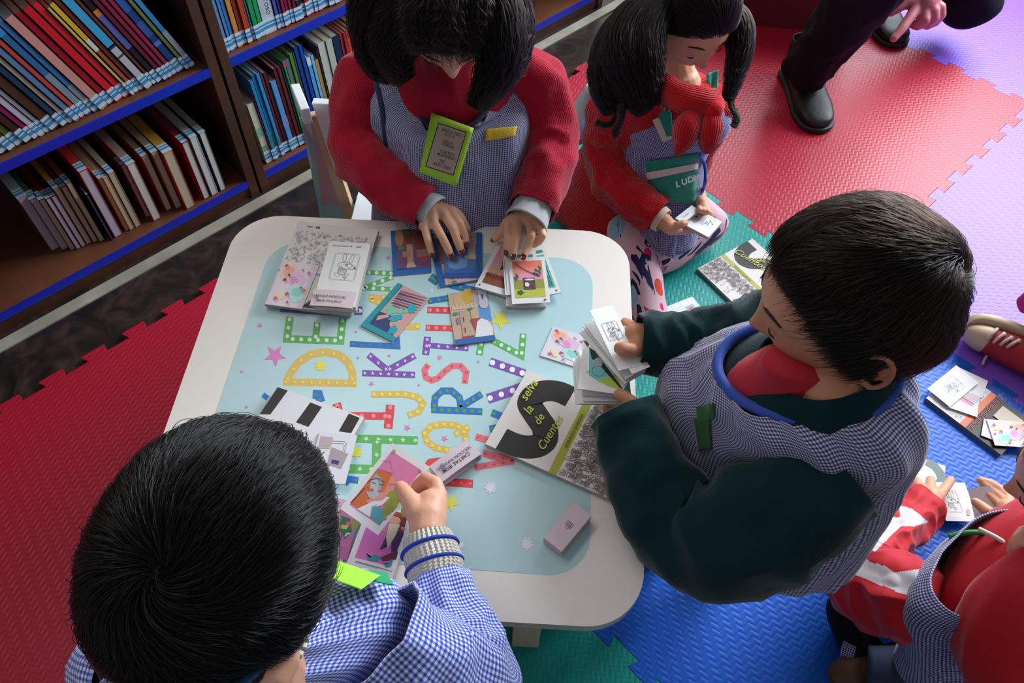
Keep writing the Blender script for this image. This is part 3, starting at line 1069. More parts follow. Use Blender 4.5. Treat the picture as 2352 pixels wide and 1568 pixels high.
def bookblock(cor, z, th, name, label, cat='book', group=None, col='dad6d2', edge=None):
    s = Sheet(cor, z, th, edge or mat('magazine_edges', 'a9a29a', 0.8), C(col))
    return s


TT = TZ + .0012
# purple-edged book, then the line-art book over it, at the table's far left corner
s = Sheet([(690, 520), (860, 538), (800, 726), (660, 712)], TT + .003, .003, C('5a3f7a'), C('6a4a8a'))
s.done('booklet', 'purple-edged booklet, lowest of the pile at the far left corner of the table', 'book')
s = bookblock([(683, 506), (869, 530), (806, 722), (611, 697)], TT + .0105, .0073, 'picture_book', '')
s.rect('a596c4', 0.0, .60, 1, .625)
s.poly('1c1a1c', [(.62, .99), (.70, .99), (.82, .93), (.93, .82), (.985, .66), (.93, .66), (.75, .82), (.5, .9), (.42, .99)])
s.rect('2a2430', .52, .52, .66, .74)
scribble(s, '8f8b94', (.04, .12, .96, .56), 330, .0004, .022, 5)
for k in range(5):
    s.ell('a79acb', .9, .3 + k * .05, .03, .012)
s.rect('7a7a84', .13, .05, .2, .06)
s.rect('5a5a64', .24, .045, .29, .065)
pb = s.done('picture_book', 'white softcover book with grey leaf line art at the far left table corner', 'book')
s = Sheet(z6((222, 362), (474, 408), (352, 705), (92, 680)), TT + .0118, .0008, PAGEE, C('dccfd6'))
watercolor(s)
s.done('picture_card', 'pastel watercolour card with tiny creatures lying on the white line-art book', 'card')


def deck(cor, z, th, label, band=None, group=None, face=None, name='card_deck', edge=PAGEE, base=None):
    s = Sheet(cor, z, th, edge, base or PAPER)
    if face:
        face(s)
    return s


def f_rab(s):
    rabbit(s, .52, .4, .34)
    s.rect('b9b4bc', .1, .06, .5, .075)
    s.ell('8a8690', .55, .065, .02, .012)
    s.rect('d9a3a8', .68, .05, .8, .075)


cor = z6((550, 236), (872, 240), (700, 690), (420, 680))
s = deck(cor, TT + .026, .0135, '', face=f_rab)
dk = s.done('card_deck', 'wrapped deck of white cards showing a long-eared animal drawing, on the line-art book', 'card deck')


def paper_band(px4, z, th, label, bulge=.004, txt=True, parent=None, ringed=True, text_at=(.28, .52), flip=True, name='paper_band', cat=None, group=None, col='d2bfc2'):
    """a loop of stiff paper: rounded flat sleeve"""
    s = Sheet(px4, z, 0.0004, C(col), C(col))
    n = 10
    V, Fc = [], []
    for i in range(n + 1):
        a = i / n
        h = bulge * math.sin(PI * a)
        for b in (0, 1):
            V += [s.P(a, b, h), s.P(a, b, h - .0006)]
    for i in range(n):
        q = i * 4
        Fc += [(q, q + 4, q + 6, q + 2), (q + 1, q + 3, q + 7, q + 5), (q, q + 1, q + 5, q + 4), (q + 2, q + 6, q + 7, q + 3)]
    s.mb = MB()
    m = C(col)
    s.mb.add(V, Fc, m)
    L = []
    for i in range(n + 1):
        a = i / n
        h = -th - .4 * bulge * math.sin(PI * a)
        for b in (0, 1):
            L += [s.P(a, b, h), s.P(a, b, h + .0006)]
    s.mb.add(L, Fc, m)
    for a in (0, 1):
        s.mb.quadbox([s.P(a - .006, 0, -th), s.P(a + .006, 0, -th), s.P(a + .006, 1, -th), s.P(a - .006, 1, -th), s.P(a - .006, 0, 0), s.P(a + .006, 0, 0), s.P(a + .006, 1, 0), s.P(a - .006, 1, 0)], m)
    return s


s = paper_band(z6((432, 572), (752, 590), (696, 700), (412, 690)), TT + .0272, .003, '', .0015)
s.k = 45
s.text('SECCION INFANTIL', .80, .34, .0062, '6a5a62', flip=True, bold=.006)
s.text('CARTAS IRSM', .72, .62, .0062, '6a5a62', flip=True, bold=.006)
for t in range(4):
    s.loop('7a6a72', .12, .4 + t * .06, .03, .05, .0006)
s.done('paper_band', 'pinkish printed paper band', None, parent=dk)

# loose picture cards near the girl's right hand
WH = C('e0dedc')


def castle(s, night=False):
    s.rect('8a6258' if not night else '34508a', 0, 0, 1, 1)


s = Sheet(z6((975, 154), (1245, 135), (1272, 452), (1005, 472)), TT + .0008, .0007, PAGEE, C('2360a8'))
s.rect('6e4f78', .13, 0, 1, .88)
s.rect('7c4a40', .13, 0, 1, .42)
s.ell('b07a58', .22, .18, .11, .2, 14)
s.ell('6a3f36', .48, .15, .12, .16, 14)
s.ell('2f6a44', .42, .06, .12, .07, 12, 0, .3)
s.ell('7a3c38', .8, .3, .2, .24, 14)
s.rect('b8957c', .4, .35, .56, .84)
s.rect('a8856c', .28, .5, .5, .62)
s.rect('9a7260', .66, .48, .96, .64)
s.ell('35a070', .25, .42, .09, .03, 10, 0, .3)
s.poly('a0405a', [(.66, .64), (.98, .64), (.86, .84)])
s.poly('a0405a', [(.25, .62), (.42, .62), (.34, .7)])
s.poly('c9b09c', [(.36, .86), (.4, .74), (.56, .74), (.62, .86)])
s.rect('2d4f9a', .13, .84, .36, .88)
s.done('picture_card', 'blue-bordered castle picture card under the girl\'s right little finger', 'card')
s = Sheet(z6((1262, 190), (1560, 120), (1640, 500), (1312, 562)), TT + .0016, .0007, PAGEE, C('2360a8'))
s.rect('c8a896', .14, 0, 1, .98)
s.ell('1c7a50', .3, .25, .14, .22, 14, 0, .3)
s.rect('8a5a4a', .14, .1, .26, .6)
s.rect('d2a8a4', .3, .88, .85, .97)
for k in range(6):
    s.ell('b07c7c', .34 + k * .09, .9, .03, .02, 8, 0, .3)
s.ell('2f9a74', .34, .95, .06, .03, 10, 0, .4)
s.loop('7a4f46', .3, .6, .16, .3, .0006)
s.done('picture_card', 'tilted blue and tan picture card showing beneath the square blue one', 'card')
s = Sheet(z6((1366, 165), (1634, 166), (1628, 488), (1364, 488)), TT + .0026, .0007, PAGEE, C('2c5fa6'))
s.rect('3f6cb2', 0.0, .0, .84, .92)
s.rect('5476a8', .0, .5, .84, .8)
s.ell('6f92c4', .35, .68, .28, .14, 16, 0, .1)
s.rect('b9aaa2', .5, .0, .84, .28)
s.rect('ab9a90', .62, .18, .82, .56)
s.rect('c6b2a2', .54, .52, .84, .6)
for k in range(4):
    s.rect('97877e', .54 + k * .08, .08, .58 + k * .08, .14)
s.ell('3c4478', .14, .3, .14, .3, 14)
s.rect('2a58a0', 0, .9, 1, 1)
s.done('picture_card', 'square blue castle-by-the-sea card under the girl\'s middle fingers', 'card')
s = Sheet(z6((1036, 526), (1256, 632), (1000, 950), (768, 828)), TT + .0008, .0007, PAGEE, C('1f8d9a'))
s.rect('c99a94', .16, 0, 1, .9)
for k in range(7):
    s.poly('4a3a68' if k % 2 else '8a5f78', [(.2 + k * .02, .1 + k * .05), (.95, .02 + k * .055), (.95, .04 + k * .055), (.2, .15 + k * .05)])
s.poly('2c3a6a', [(.16, .62), (.16, .9), (.9, .9), (.6, .75), (.5, .6)])
for a, b, r in ((.3, .48, .09), (.45, .5, .08), (.6, .45, .08), (.72, .4, .07), (.38, .56, .08)):
    s.ell('6cc0a0', a, b, r, r * .7, 12, 0, .3)
s.ell('1fa5ae', .8, .32, .12, .08, 14, .5, .2)
s.ell('18a0b4', .62, .6, .16, .07, 14, -.4, .2)
s.ell('1a9ab0', .78, .82, .1, .1, 12, 0, .3)
s.poly('c99a94', [(.2, .7), (.4, .6), (.46, .64), (.24, .8)])
s.rect('1f8d9a', 0, .9, 1, 1)
s.rect('1f8d9a', 0, 0, .14, 1)
s.done('picture_card', 'teal-bordered card of pink and navy streaks lying alone near the table middle', 'card')
s = Sheet(z6((1388, 600), (1664, 565), (1726, 935), (1442, 970)), TT + .0008, .0007, PAGEE, C('c2a38c'))
s.rect('a9a2a6', .62, 0, 1, .3)
s.rect('5b93c4', .62, .3, 1, .62)
s.ell('c7aa7a', .4, .12, .3, .13, 16, -.3, .1)
s.ell('c9a04a', .5, .1, .16, .14, 14, -.5, .15)
s.rect('cfb29a', .05, .28, .7, .34)
for k in range(7):
    s.ell('cfb29a', .1 + k * .09, .28, .035, .03, 8)
s.rect('b89a84', .22, .38, .44, .9)
s.rect('c0a28c', .5, .35, .7, .6)
s.rect('b5bccc', .76, 0, .98, .3)
s.ell('bcb6ba', .87, .32, .11, .06)
s.rect('4a4a52', .84, .1, .88, .2)
s.ell('3f8a68', .12, .42, .06, .03, 9, 0, .3)
s.ell('3f8a68', .5, .36, .07, .03, 9, 0, .3)
s.rect('6a7cb0', .12, .5, .19, .62)
s.poly('a3504c', [(.47, .55), (.74, .55), (.56, .8)])
s.poly('9a4448', [(.2, .86), (.5, .86), (.4, .98), (.2, .98)])
s.poly('dcd9dc', [(.56, .78), (.62, .62), (.74, .56), (.9, .62), (.99, .76), (.95, .9), (.5, .92)])
s.rect('3563a6', 0, .9, 1, 1)
s.line('4a3a3a', [(.3, .5), (.3, .6)], .0012)
s.line('4a3a3a', [(.3, .7), (.3, .8)], .0012)
s.done('picture_card', 'castle tower card with a white dome and blue foot, nearest the K and T letters', 'card')

# the deck under the girl's left hand
def framecard(cor, z, th, art, label, cat='card', group=None, name='picture_card', m=.09):
    s = Sheet(cor, z, th, PAGEE, WH)
    art(s)
    return s.done(name, label, cat, group)


def a_dusk(s):
    s.rect('d79aa8', .12, .08, .9, .88)
    s.ell('2c3a2c', .5, .45, .12, .09, 12, 0, .5)
    s.ell('2c3a2c', .6, .3, .1, .06, 12, 0, .5)
    s.rect('8a4f38', .12, .7, .9, .88)
    for k in range(8):
        s.ell('7a3a2c', .16 + k * .09, .7, .05, .05, 8, 0, .3)
    s.ell('c8b05a', .3, .6, .1, .05)
    s.rect('4a4a4a', .07, .93, .12, .95)


def a_green(s):
    s.rect('2f9a7c', .1, .1, .9, .16)
    s.rect('5fb0a4', .1, .2, .9, .88)
    for k in range(9):
        s.line('20443c', [(.5 + .04 * k, .85), (.2 + .08 * k, .3)], .0008)
    s.rect('333333', .86, .93, .9, .96)


def a_sunset(s):
    s.rect('dd7a68', .1, .08, .9, .32)
    s.rect('e08a80', .1, .24, .9, .42)
    s.rect('e092b0', .1, .36, .9, .52)
    s.rect('8f9440', .1, .5, .9, .72)
    s.rect('b7b84a', .1, .7, .9, .88)
    s.rect('5a3a44', .34, .46, .66, .72)
    s.ell('dcd8d6', .45, .6, .06, .05, 10, 0, .3)
    s.ell('dcd8d6', .52, .5, .14, .02, 10)
    for a, b in ((.72, .3), (.8, .35), (.68, .38), (.83, .25), (.76, .42), (.2, .4), (.15, .46)):
        s.ell('1f6a48', a, b, .06, .03, 8, a * 5, .5)
    for k in range(4):
        s.line('4a2f3a', [(.12 + .05 * k, .1 + .05 * k), (.7 + .05 * k, .44)], .0005)
    s.ell('2c6a3c', .24, .78, .08, .05, 10, 0, .5)
    s.rect('4a4a4a', .84, .93, .9, .96)


st = 'cards of the fanned deck under the left hand'
s = Sheet(z6((1800, 420), (2078, 420), (2082, 690), (1803, 690)), TT + .0062, .006, PAGEE, WH)
s.done('card_deck', 'squared pile of white cards, lowest in the fan under the left hand', 'card deck')
framecard(z6((1730, 210), (1960, 300), (1850, 640), (1612, 548)), TT + .0075, .005, a_dusk, 'cards with a pink dusk scene, left side of the fan under the left hand', 'card deck', name='card_deck')
framecard(z6((1860, 290), (2070, 250), (2190, 590), (1960, 640)), TT + .0098, .002, a_green, 'card with green grass art, right side of the fan under the left hand', name='picture_card')
s = Sheet(z6((1782, 300), (2010, 290), (2045, 600), (1790, 610)), TT + .011, .0009, PAGEE, WH)
s.rect('3f9a90', .1, .1, .9, .16)
s.line('55555a', [(.03, .02), (.06, .98)], .0006)
s.done('picture_card', 'mostly covered white-edged card under the sunset card of the fan', 'card')
framecard(z6((1822, 345), (2078, 340), (2115, 655), (1840, 682)), TT + .0125, .0009, a_sunset, 'sunset picture card with a dark doorway, topmost of the fan')


def zz(ox, oy, sc, *p):
    return [(x / sc + ox, y / sc + oy) for x, y in p]


def uvpx(s, pts):
    """pixels on the sheet's plane, as sheet coordinates"""
    out = []
    for px, py in pts:
        v = RM @ np.array([(px - 1176) / F, -(py - 784) / F, -1.0])
        t = ((s.o - CAM) @ s.n) / (v @ s.n)
        q = CAM + v * t - s.o
        out.append((q @ s.u / (s.lu ** 2), q @ s.v / (s.lv ** 2)))
    return out


def stroke_uv(s, col, pts, wd):
    """wide stroke, width in metres"""
    return s.line(col, pts, wd)


def smooth_path(pts, n=6):
    P = [np.array(p, float) for p in pts]
    out = []
    for i in range(len(P) - 1):
        p0, p1, p2, p3 = P[max(i - 1, 0)], P[i], P[i + 1], P[min(i + 2, len(P) - 1)]
        for k in range(n):
            t = k / n
            out.append(0.5 * ((2 * p1) + (-p0 + p2) * t + (2 * p0 - 5 * p1 + 4 * p2 - p3) * t * t + (-p0 + 3 * p1 - 3 * p2 + p3) * t ** 3))
    out.append(P[-1])
    return [tuple(p) for p in out]


def s_book(pts3, cor, z, label, script, th=.0065, seed=2):
    s = Sheet(cor, z, th, mat('magazine_edges', 'a9a29a', 0.8), C('d8d0cb'), pts3=pts3)
    S = [(.78, .40), (.84, .30), (.80, .16), (.62, .07), (.42, .10), (.33, .20)]
    pts = [(.93, .42), (.97, .33), (.93, .2), (.80, .1), (.64, .08), (.53, .14), (.49, .24), (.44, .33), (.32, .42), (.18, .44), (.08, .37), (.03, .27), (.04, .17), (.08, .09)]
    pts = [(.90, .41), (.90, .30), (.84, .20), (.74, .145), (.63, .15), (.56, .21), (.50, .275), (.43, .345), (.32, .385), (.22, .36), (.155, .29), (.125, .20), (.125, .09)]
    s.line('1f1c1a', smooth_path(pts, 6), .0355)
    s.rect('a3a83a', 0, .52, 1, .585)
    scribble(s, '6b615c', (.03, .61, .97, .82), 420, .00045, .034, seed)
    scribble(s, '7a706a', (.02, .80, .45, .97), 110, .00045, .034, seed + 1)
    scribble(s, '6b615c', (.35, .84, .98, .97), 16, .0005, .03, seed + 2)
    s.k = 40
    for w_, a, b, an, sz in script if cor is None else ():
        s.text(w_, a, b, sz, 'b3bb45', an, .35, .004)
    if cor is not None:
        for w_, x_, y_, sz in (('Cuentos', 412, 925, .0172), ('de', 388, 782, .017), ('la', 335, 722, .019), ('selva', 315, 645, .0185)):
            s.text(w_, *uvpx(s, z8((x_, y_)))[0], sz, 'b3bb45', -.06, .3, .01)
    s.text('HORACIO QUIROGA', .32, .566, .0062, '3a3a20', 0, 0, .01)
    return s.done('story_book', label, 'book')


sb_cor = z8((95, 880), (315, 460), (985, 742), (775, 1190))
s_book(None, sb_cor, TT + .0075, 'white story book with a large black S on the right side of the table',
       [('Cuentos', .13, .40, .25, .026), ('de', .38, .30, .5, .022), ('la', .47, .22, .55, .024), ('selva', .58, .14, .15, .026)])

# floor copy of the same book
A_, B_, T_ = at(1602, 616, .021), at(1689, 698, .021), at(1723, 551, .021)
vv = nrm(A_ - T_)
uu = nrm(B_ - A_)
uu = nrm(uu - vv * (uu @ vv))
W_, H_ = .1365, .186
T0 = A_ - vv * H_
s_book([T0, T0 + uu * W_, A_ + uu * W_, A_], None, .0207, 'white story book with a black ring and green stripe lying on the teal mat',
       [('Cuentos', .05, .40, .25, .026), ('de', .38, .30, .5, .022), ('la', .47, .22, .55, .024), ('selva', .58, .14, .15, .026)], .0085, 7)

# watercolour card beside the boy's fan of cards
s = Sheet(z8((455, 222), (700, 285), (600, 450), (402, 385)), TT + .0008, .0007, PAGEE, C('d9d2dc'))
watercolor(s, seed=9)
s.done('picture_card', 'pastel watercolour card lying beside the fan of cards held by the boy in green', 'card')

# striped black and white book and cards in front of the boy with black hair
s = Sheet([(637, 883), (828, 961), (730, 1158), (524, 1068)], TT + .0105, .0095, mat('magazine_edges', 'a9a29a', 0.8), C('dddde0'))
for pp in (z7((440, 287), (515, 315), (395, 480), (300, 470)), z7((652, 403), (727, 432), (640, 560), (560, 530)), z7((900, 474), (970, 503), (915, 600), (835, 588))):
    q = uvpx(s, pp)
    q = [(min(max(a, 0.001), .999), min(max(b, 0.001), .999)) for a, b in q]
    s.poly('1f1b18', q)
s.done('picture_book', 'white book with black diagonal bars half under the head of the boy in check smock', 'book')
s = Sheet(z7((700, 590), (960, 612), (865, 935), (640, 900)), TT + .0135, .0022, PAGEE, C('d9d9de'))
s.line('6a6a72', uvpx(s, z7((720, 648), (870, 655), (885, 670), (870, 730), (800, 760))), .0006)
s.line('6a6a72', uvpx(s, z7((720, 662), (860, 668), (872, 680), (860, 720))), .0005)
s.poly('b7a5a5', uvpx(s, z7((720, 620), (800, 628), (780, 700), (700, 700))))
s.poly('a9979a', uvpx(s, z7((790, 690), (895, 735), (850, 830), (760, 800))))
s.poly('3a2f6a', uvpx(s, z7((790, 770), (840, 780), (830, 805), (785, 795))))
s.done('card_deck', 'white cards with a grey frame on the black-barred book', 'card deck')


def a_wolf(s):
    s.rect('d675a0', .11, .09, .89, .90)
    s.poly('c8622a', uvpx(s, zz(740, 1000, 4.356, (545, 340), (705, 380), (640, 560), (540, 640), (360, 730), (285, 680))))
    s.poly('d88878', uvpx(s, zz(740, 1000, 4.356, (700, 390), (770, 560), (620, 680), (480, 700), (440, 650), (620, 560))))
    s.poly('6a3a26', uvpx(s, zz(740, 1000, 4.356, (285, 665), (420, 520), (430, 530), (295, 680))))
    s.k += 1
    a, b = uvpx(s, zz(740, 1000, 4.356, (540, 500)))[0]
    s.ell('9a9a9c', a, b, .2, .09, 18, .5, .15)
    s.ell('b5b5b6', a - .02, b + .02, .13, .065, 14, .5, .2)
    s.poly('b0b0b0', uvpx(s, zz(740, 1000, 4.356, (440, 560), (600, 570), (520, 640), (470, 620))))
    a2, b2 = uvpx(s, zz(740, 1000, 4.356, (500, 545)))[0]
    s.ell('b5605a', a2, b2, .04, .02)
    a2, b2 = uvpx(s, zz(740, 1000, 4.356, (580, 560)))[0]
    s.ell('b5605a', a2, b2, .03, .02)
    s.line('4a4a4a', uvpx(s, zz(740, 1000, 4.356, (455, 470), (490, 440), (560, 430), (630, 470))), .001)
    s.line('4a4a4a', uvpx(s, zz(740, 1000, 4.356, (500, 470), (540, 480))), .0008)
    s.line('4a4a4a', uvpx(s, zz(740, 1000, 4.356, (570, 490), (620, 490))), .0008)
    s.poly('dadadd', uvpx(s, zz(740, 1000, 4.356, (350, 735), (510, 660), (600, 650), (690, 580), (700, 600), (600, 700), (500, 720), (480, 820))))
    for x, y, r in ((700, 590, 50), (740, 640, 50), (680, 690, 55), (640, 760, 55), (680, 740, 45), (730, 690, 40), (610, 820, 40)):
        a, b = uvpx(s, [(x / 4.356 + 740, y / 4.356 + 1000)])[0]
        s.ell('9aa022' if (x // 10) % 2 else '8a9420', a, b, r / 600, r / 900, 12, 0, .35)
    s.poly('3f9aaa', uvpx(s, zz(740, 1000, 4.356, (500, 710), (600, 730), (620, 820), (570, 900), (490, 820))))
    s.line('8a4a6a', uvpx(s, zz(740, 1000, 4.356, (600, 255), (680, 260), (710, 385), (550, 330))), .0006)
    s.line('8a4a6a', uvpx(s, zz(740, 1000, 4.356, (660, 490), (750, 490))), .0006)
    s.text('16', *uvpx(s, zz(740, 1000, 4.356, (950, 370)))[0], .006, '5a5a5a', .1, 0, .01)
    s.text('16', *uvpx(s, zz(740, 1000, 4.356, (690, 160)))[0], .006, '5a5a5a', .1, 0, .01)


def a_beard(s):
    s.rect('cf6cae', .12, .03, .88, .84)
    Z = lambda *p: uvpx(s, zz(740, 1000, 4.356, *p))
    s.poly('7a2f3a', Z((760, 770), (850, 830), (790, 1060), (690, 1180), (740, 900)))
    s.poly('8a8f2a', Z((790, 720), (860, 730), (850, 800), (790, 820)))
    s.poly('4a3062', Z((650, 990), (780, 960), (820, 980), (740, 1180), (690, 1160), (700, 1040), (600, 1140), (575, 1140)))
    s.ell('d79a84', *Z((725, 850))[0], .13, .07, 16)
    s.ell('a04a2a', *Z((750, 790))[0], .12, .04, 12)
    s.poly('cfc4a8', Z((670, 880), (780, 890), (740, 990), (655, 1130), (640, 1020)))
    s.ell('c98a78', *Z((630, 950))[0], .05, .025)
    s.ell('c98a78', *Z((810, 930))[0], .05, .025)
    s.poly('6a2040', Z((580, 1220), (680, 1180), (760, 1160), (740, 1240), (600, 1260)))
    s.poly('2f8f9a', Z((440, 1175), (470, 1220), (530, 1190), (590, 1220), (550, 1260), (470, 1250), (445, 1220)))
    s.poly('2f8f9a', Z((605, 1280), (650, 1290), (680, 1240), (710, 1240), (690, 1310), (640, 1320)))
    s.line('5a5a5a', Z((330, 1255), (700, 1360)), .0007)
    s.line('6a6a6a', Z((325, 1265), (560, 1330)), .0004)


zc = lambda *p: zz(740, 1000, 4.356, *p)
s = Sheet(zc((60, 560), (350, 720), (240, 1270), (-50, 1200)), TT + .003, .002, PAGEE, C('c9a0b0'))
s.poly('b45a8f', uvpx(s, zc((180, 700), (360, 820), (250, 1250), (170, 1230))))
s.poly('7a7a3a', uvpx(s, zc((300, 830), (380, 860), (330, 960), (280, 930))))
s.poly('1f5a3a', uvpx(s, zc((190, 800), (280, 830), (300, 960), (230, 1040), (180, 950))))
s.poly('c0487f', uvpx(s, zc((240, 860), (290, 860), (270, 910), (235, 900))))
s.poly('a8a832', uvpx(s, zc((190, 890), (270, 900), (240, 940), (190, 930))))
s.line('d0ccd0', uvpx(s, zc((230, 1010), (250, 980), (280, 980))), .002)
s.done('picture_card', 'pink and dark green card, mostly hidden beside the bearded-man card', 'card')
s = Sheet(zc((385, 855), (880, 905), (740, 1452), (250, 1300)), TT + .0052, .0035, PAGEE, WH)
pts = zc((470, 650), (880, 800), (735, 1450), (248, 1302))
s = Sheet(pts, TT + .0052, .0035, PAGEE, WH)
a_beard(s)
s.done('picture_card', 'pink card of a bearded man in teal shoes lying at the table edge', 'card')

s = Sheet(zc((690, 45), (1065, 325), (560, 1005), (205, 740)), [.585, .59, .575, .572], .0007, PAGEE, WH)
a_wolf(s)
s.done('picture_card', 'pink and orange card with a grey-faced figure held in the boy\'s fingers', 'card')
s = Sheet(zc((700, 400), (985, 600), (960, 650), (660, 430)), [.572, .575, .574, .571], .0012, PAGEE, C('d5cfcf'))
s.done('picture_card', 'edge of a second white card held behind the pink and orange one', 'card')
# banded paper sleeve
zd = lambda *p: zz(960, 990, 11.2, *p)
s = paper_band(zd((1270, 190), (320, 900), (640, 1330), (1600, 570)), TT + .0175, .015, '', .0015, col='cdbfc8')
s.k = 40
s.text('CARTAS IRSM', .17, .56, .0074, '4a4048', 0, 0, .012, flip=False)
s.text('SECCION INFANTIL', .07, .34, .0064, '6a6068', 0, 0, .008, flip=False)
for q in range(5):
    s.loop('7a7080', .80, .32 + q * .06, .04, .05, .0007)
s.done('paper_sleeve', 'pinkish folded paper sleeve with printed capitals, in the middle of the table', 'paper sleeve')
# shield box
s = Sheet([(1318, 1152), (1357, 1183), (1291, 1268), (1250, 1235)], TT + .0165, .015, C('c2a8b0'), C('d3bfc6'))
q = uvpx(s, [(1302, 1203)])[0]
crest(s, .5, .47, .17, '6a5058')
b = s.done('paper_sleeve', 'small pink box-shaped paper sleeve with a shield crest near the table\'s right corner', 'paper sleeve')

# fan of cards held by the boy in green
zb = lambda *p: zz(1290, 680, 5.225, *p)
GF = 'white cards fanned in the hands of the boy in green'


def fancard(cor, z, label, art=None, th=.0009):
    s = Sheet(cor, z, th, PAGEE, C('f2f2f2'))
    if art:
        art(s)
    s.done('picture_card', label, 'card', GF)


lowfan = [((105, 735), (440, 760), (640, 1340), (190, 1255)), ((130, 722), (470, 770), (660, 1335), (215, 1262)), ((160, 670), (520, 720), (670, 1330), (245, 1268)), ((178, 622), (540, 700), (690, 1320), (262, 1272)),
          ((205, 640), (560, 700), (700, 1310), (275, 1280)), ((222, 700), (640, 760), (800, 1290), (280, 1285)), ((228, 820), (700, 880), (850, 1300), (272, 1215)), ((232, 760), (700, 860), (880, 1270), (262, 1130))]
for i, q in enumerate(lowfan):
    fancard(zb(*q), .565 + i * .0032, ['white card edge, lowest of the fan in the boy\'s lower hand', 'white card edge just above the lowest of the lower fan', 'white card edge, third from below in the lower fan', 'white card edge, middle of the lower fan',
                                       'white card edge just above the middle of the lower fan', 'white card with a bare face low in the fan', 'white card with a faint line, under the violet-striped card', 'white card with a violet strip under the cyan and green card'][i],
            (lambda s: s.poly('5a5080', uvpx(s, zb((320, 1060), (480, 1110), (640, 1180), (480, 1130))))) if i == 7 else None)


def a_cyan(s):
    Z = lambda *p: uvpx(s, zb(*p))
    s.poly('6fc8cc', Z((330, 610), (420, 700), (640, 960), (470, 1040), (330, 950)))
    s.poly('b5cc5a', Z((420, 1005), (640, 930), (700, 1040), (730, 1130), (560, 1080)))
    s.poly('2a2c2a', Z((330, 610), (400, 660), (740, 1120), (700, 1100), (480, 860), (360, 750)))
    s.poly('3fa080', Z((740, 1120), (815, 1015), (835, 1195)))
    s.ell('a8b4b8', *Z((430, 810))[0], .1, .12, 14, 0, .25)
    s.loop('5a7078', *Z((440, 900))[0], .13, .1, .0008, 14)
    s.text('17', *Z((290, 920))[0], .005, '555555')
    s.poly('4a3020', Z((250, 520), (330, 560), (320, 620), (300, 590)))


fancard(zb((245, 505), (690, 610), (930, 1300), (240, 1010)), .598, 'cyan and green picture card, top of the lower fan', a_cyan, .0016)
up = [((238, 390), (470, 330), (980, 870), (740, 1118)), ((270, 325), (500, 270), (985, 862), (762, 1060)), ((270, 318), (530, 250), (988, 858), (775, 1020)), ((310, 205), (560, 160), (990, 855), (790, 990))]
names = ['white card, lowest of the upper fan in the boy\'s far hand', 'white card with a yellow fleck, second of the upper fan', 'plain white card, third of the upper fan']
for i, q in enumerate(up[:3]):
    fancard(zb(*q), .612 + i * .004, names[i], (lambda s: s.poly('c9c24a', uvpx(s, zb((400, 460), (420, 460), (450, 530), (430, 520))))) if i == 1 else None, .0014)


def a_sketch(s):
    rabbit(s, .47, .42, .36)
    s.k += 2
    s.poly('4a3a20', [(.8, .93), (.84, .93), (.84, .95), (.8, .95)])


fancard(zb((312, 190), (620, 95), (985, 852), (885, 940)), .63, 'white card with a pencil-line animal drawing, topmost of the upper fan')
s = Sheet(zb((312, 195), (600, 90), (985, 845), (700, 860)), .6305, .0012, PAGEE, C('f4f4f4'))
rabbit(s, .5, .40, .36)
s.done('picture_card', 'white card with a line drawing of an animal under the boy\'s thumb', 'card', GF)
s = Sheet(zb((640, 320), (740, 380), (800, 560), (700, 560)), .621, .0008, PAGEE, C('c9b9a0'))
s.done('picture_card', 'cream card sliver between the upper fan and the boy\'s fingers', 'card', GF)

# cards on the floor
z2 = lambda *p: zz(1340, 380, 3.92, *p)
s = Sheet(z2((705, 1285), (978, 1180), (1150, 1385), (860, 1500)), .0135, .0008, PAGEE, C('dfe2e4'))
for k in range(7):
    s.line('9fb0b8', [(.12, .2 + k * .09), (.6, .2 + k * .09)], .0006)
s.rect('8fb8c4', .62, .25, .86, .62)
s.ell('cf5a5a', .73, .42, .08, .1)
s.ell('7a9a4a', .72, .55, .07, .05)
s.done('postcard', 'white postcard with printed lines and a small round fruit, on the teal mat', 'card')

za = lambda *p: zz(2100, 820, 6.532, *p)
s = Sheet(zz(2080, 700, 3.92, (471, 549), (1130, 1060), (860, 1355), (200, 845)), .0225, .010, mat('grey_book_block', '5b5b62', 0.8), C('241d1c'))
Z = lambda *p: uvpx(s, za(*p))
cl = lambda L: [(min(max(a, 0.0), 1.0), min(max(b, 0.0), 1.0)) for a, b in L]
s.rect('c6c6c8', 0, 0, .47, 1)
s.rect('e0672f', .455, 0, .53, 1)
scribble(s, '8f8f94', (.08, .6, .44, .95), 90, .0004, .03, 11)
scribble(s, '8f8f94', (.25, .05, .44, .6), 60, .0004, .03, 12)
s.k = 20
# title runs across the cover, bottom edge to top edge
q0 = Z((880, 1075))[0]
s.text('Amul Yiu Adaby JZ', q0[0] + .005, .95, .0165, 'b5402f', PI / 2, .3, .004)
s.done('story_book', 'black story book with an orange stripe and red script on the blue mat', 'book')
zt = .0245
s = Sheet(za((690, 155), (1115, 365), (1010, 590), (560, 420)), zt, .001, PAGEE, C('cfc8cc'))
s.done('picture_card', 'white card with a notch, under the sketch card on the orange-striped book', 'card')
s = Sheet(za((600, 450), (1020, 540), (905, 835), (440, 770)), zt + .0025, .0012, PAGEE, C('cfc8cc'))
s.poly('e07aa8', uvpx(s, za((690, 590), (890, 700), (870, 740), (660, 625))))
s.poly('8a2f4f', uvpx(s, za((700, 585), (900, 695), (890, 705), (695, 600))))
s.poly('b8a8aa', uvpx(s, za((760, 500), (1000, 600), (940, 690), (720, 590))))
s.done('picture_card', 'white card with a magenta stripe on the orange-striped book', 'card')
s = Sheet(za((650, 145), (1000, 400), (520, 710), (155, 465)), zt + .005, .0009, PAGEE, C('d5d1d5'))
rabbit(s, .5, .52, .33, '6f7278')
